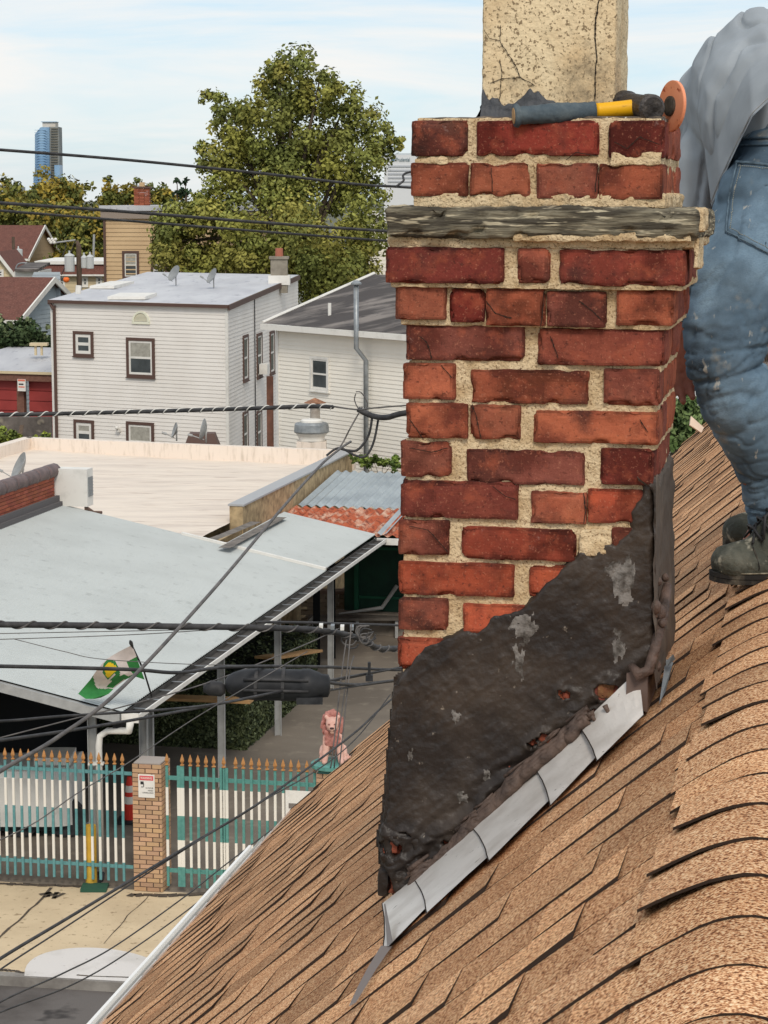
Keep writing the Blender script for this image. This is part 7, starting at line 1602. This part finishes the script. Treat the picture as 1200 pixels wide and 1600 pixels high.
cable('thin cable below the clipped cable', [(508, 1080, 16.5), (545, 1074, 17.2), (570, 1070, 17.6), (625, 1062, 19)], .008)
cable('thick diagonal cable over the pavement and the gate', [(X, 1578, 9), (0, 1498, 10), (100, 1438, 11), (200, 1378, 12), (300, 1318, 13), (400, 1258, 14.5), (500, 1186, 16), (560, 1140, 17), (625, 1082, 18.5), (790, 960, 21)], .0085)
cable('second diagonal wire over the pavement and the gate', [(X, 1600, 9), (0, 1515, 10), (100, 1450, 11), (250, 1352, 12.5), (400, 1258, 14), (500, 1200, 15.5), (560, 1150, 17), (610, 1085, 18)], .0045)
cable('third diagonal wire crossing the white pavement patch', [(X, 1640, 9), (0, 1566, 10), (100, 1520, 11), (180, 1478, 12), (290, 1400, 13), (360, 1345, 14), (460, 1270, 15)], .0045)
cable('lowest diagonal wire crossing the white pavement patch', [(X, 1640, 9), (0, 1582, 10), (110, 1540, 11), (200, 1488, 12), (325, 1397, 13), (420, 1310, 14), (520, 1230, 15)], .0042)
cable('thin diagonal wire across the trailer and pillar', [(-40, 1330, 11), (50, 1288, 11.5), (120, 1240, 12), (200, 1192, 13), (300, 1125, 14), (400, 1065, 15), (480, 1018, 16)], .0035, M_cableg)
for k, (a, b, lab) in enumerate(((549, 525, 'left of three drop wires hanging past the lion'), (541, 519, 'middle drop wire hanging past the lion'), (553, 531, 'right of three drop wires hanging past the lion'))):
    cable(lab, [(a, 975 + k * 25, 17.5), (a - 8, 1060, 17.3), (b, 1175 + k * 8, 17), (b - 3, 1200, 17)], .0055, M_cableg, group='drop wires')
# splice box with its clamps
sb = thing('splice_box', 'long black cable splice case hanging below the cables', 'splice case', P(435, 1095, 16))
m = MB(); prf = [(352, .03), (356, .06), (364, .085), (376, .105), (390, .116), (410, .118), (430, .118), (450, .118), (470, .118), (472, .124), (484, .124), (488, .116), (498, .10), (502, .088), (513, .084), (516, .05)]
pts = [P(u, 1068 + (u - 350) * .022, 16) for u, r in prf]; m.tube(pts, [r for u, r in prf], 16); m.build('case', mat('splice_black', srgb(30, 30, 32), srgb(46, 46, 48), ns=7, rough=.5), sb, smooth=True)
for u in (398, 440):
    m = MB(); m.tube([P(u, 1069, 16), P(u + 5, 1069.2, 16)], .126, 16); m.build('band', M_cable, sb)
for dz in (-.05, .03):
    m = MB(); m.tube([P(380, 1068, 15.885) + Vector((0, 0, dz)), P(482, 1070, 15.885) + Vector((0, 0, dz))], .012, 6); m.build('ridge', M_cable, sb, smooth=True)
m = MB()
p = P(496, 1092, 16); m.box((p.x - .15, 15.9, p.z - .02), (p.x + .04, 16.02, p.z + .03)); m.build('bracket', M_black, sb)
m = MB(); p = P(342, 1075, 16); m.tube([P(318, 1075, 16), P(328, 1075, 16), P(346, 1077, 16), P(352, 1077, 16)], [.03, .055, .055, .03], 10); m.build('end_boot', M_cable, sb, smooth=True)
m = MB(); m.tube([P(520, 975, 17.6), P(535, 1000, 17.6), P(545, 1008, 17.6), P(556, 1000, 17.6), P(552, 985, 17.6), P(540, 980, 17.6)], .01, 6)
hw = thing('cable_hardware', 'tangle of small cable clamps and loops beside the chimney', 'cable clamps', P(545, 1005, 17.8))
for k, (u, v) in enumerate(((502, 977), (520, 978), (535, 979), (550, 979))):
    mm = MB(); p = P(u, v, 17.6); mm.box((p.x - .015, 17.5, p.z - .012), (p.x + .015, 17.6, p.z + .018)); mm.build('clamp', M_white if k in (0, 2) else M_galv, hw)
rg = random.Random(14)
for k in range(7):
    mm = MB(); cu, cv = rg.uniform(540, 590), rg.uniform(985, 1005); rr = rg.uniform(7, 14); mm.tube(bz([P(cu + rr * math.cos(a), cv + rr * .9 * math.sin(a) + rg.uniform(-2, 2), 17.8) for a in [k2 * 1.05 for k2 in range(6)]], 5), .007, 6); mm.build('loop', M_cable if k % 2 else M_cableg, hw)
m = MB(); p = P(577, 1040, 18); m.box((p.x - .012, 17.95, P(577, 1060, 18).z), (p.x + .012, 18, P(577, 1034, 18).z)); m.box((p.x - .03, 17.93, P(577, 1062, 18).z), (p.x + .03, 18, P(577, 1053, 18).z)); m.build('hanger', M_black, hw)
# far utility pole with transformers
Y = 122; up_ = thing('utility_pole', 'distant brown pole carrying grey transformer cans', 'utility pole', (P(124, 440, Y).x, Y, 0)); bx_ = P(124, 440, Y).x
m = MB(); m.tube([Vector((bx_, Y, 0)), Vector((bx_, Y, P(124, 384, Y).z)), Vector((bx_ - .1, Y, P(121, 376, Y).z))], [.16, .14, .08], 10); m.build('pole', M_oldwood, up_, smooth=True)
M_can = mat('transformer_grey', srgb(192, 194, 192), rough=.6)
for (u, v0, v1, r) in ((109, 399, 425, .27), (131.5, 402, 419, .16), (141, 401, 420, .2)):
    p0 = P(u, v1, Y - .2); p1 = P(u, v0, Y - .2); m = MB(); h_ = p1.z - p0.z; m.lathe(p0, [(r * .9, 0), (r, .03), (r, h_ - .05), (r * 1.08, h_ - .03), (r * .8, h_ + .05), (.05, h_ + .12), (.05, h_ + .25)], 14); m.build('transformer', M_can, up_, smooth=False)
m = MB(); a = P(80, 380, Y); b = P(118, 375, Y); m.tube([a, b], .05, 6); m.tube([P(147, 366, Y), P(146, 402, Y)], .06, 8); m.build('arm', M_steel, up_)
m = MB(); q = P(82, 374, Y)
for k in range(7): m.ball(P(76 + k * 1.8, 374 + (k % 3) * 2.5, Y), .09, 5)
m.build('insulators', M_white, up_)
for i, (u0, v0, u1, v1) in enumerate(((96, 430, 118, 374), (60, 442, 98, 435), (104, 380, 97, 402), (148, 432, 180, 442))):
    cable(['slanting wire left of the far transformers', 'low wire left of the far orange hood', 'short wire above the far left transformer', 'thin wire from the far pole to the tan house'][i], [(u0, v0, Y), ((u0 + u1) / 2, (v0 + v1) / 2 + 1.5, Y), (u1, v1, Y)], .025, group='wires of the far pole')
m = MB(); p = P(103.5, 437, Y - 1); m.lathe(p - Vector((0, 0, .15)), [(.1, 0), (.17, .1), (.17, .2), (.1, .28)], 10); tag(m.build('orange_hood', mat('orange_hood', srgb(240, 118, 50), rough=.5), smooth=True), 'tiny orange hood hanging on the far wires', 'marker')
sl = thing('utility_pole', 'thin distant pole with one transformer before the brown gable', 'utility pole', (P(22, 430, 135).x, 135, 0)); bx_ = P(22, 430, 135).x; m = MB(); m.tube([Vector((bx_, 135, 0)), Vector((bx_, 135, P(22, 370, 135).z))], .09, 8); m.build('pole', M_oldwood, sl); m = MB(); p0 = P(29, 403, 134.8); m.lathe(p0, [(.24, 0), (.25, .5), (.05, .55), (.04, .7)], 12); m.build('transformer', M_can, sl)
m = MB(); m.tube(bz([P(24, 430, 116), P(26, 416, 116), P(34, 411, 116), P(55, 412, 116)]), .04, 6); tag(m.build('lamp_bracket', M_galv, smooth=True), 'curved grey lamp bracket near the small white porch', 'lamp bracket')
m = MB(); m.tube([P(122, 459, 76), P(123, 446, 76)], .1, 8); tag(m.build('vent_pipe', M_white), 'short white vent pipe at the back edge of the boxy house roof', 'vent pipe')
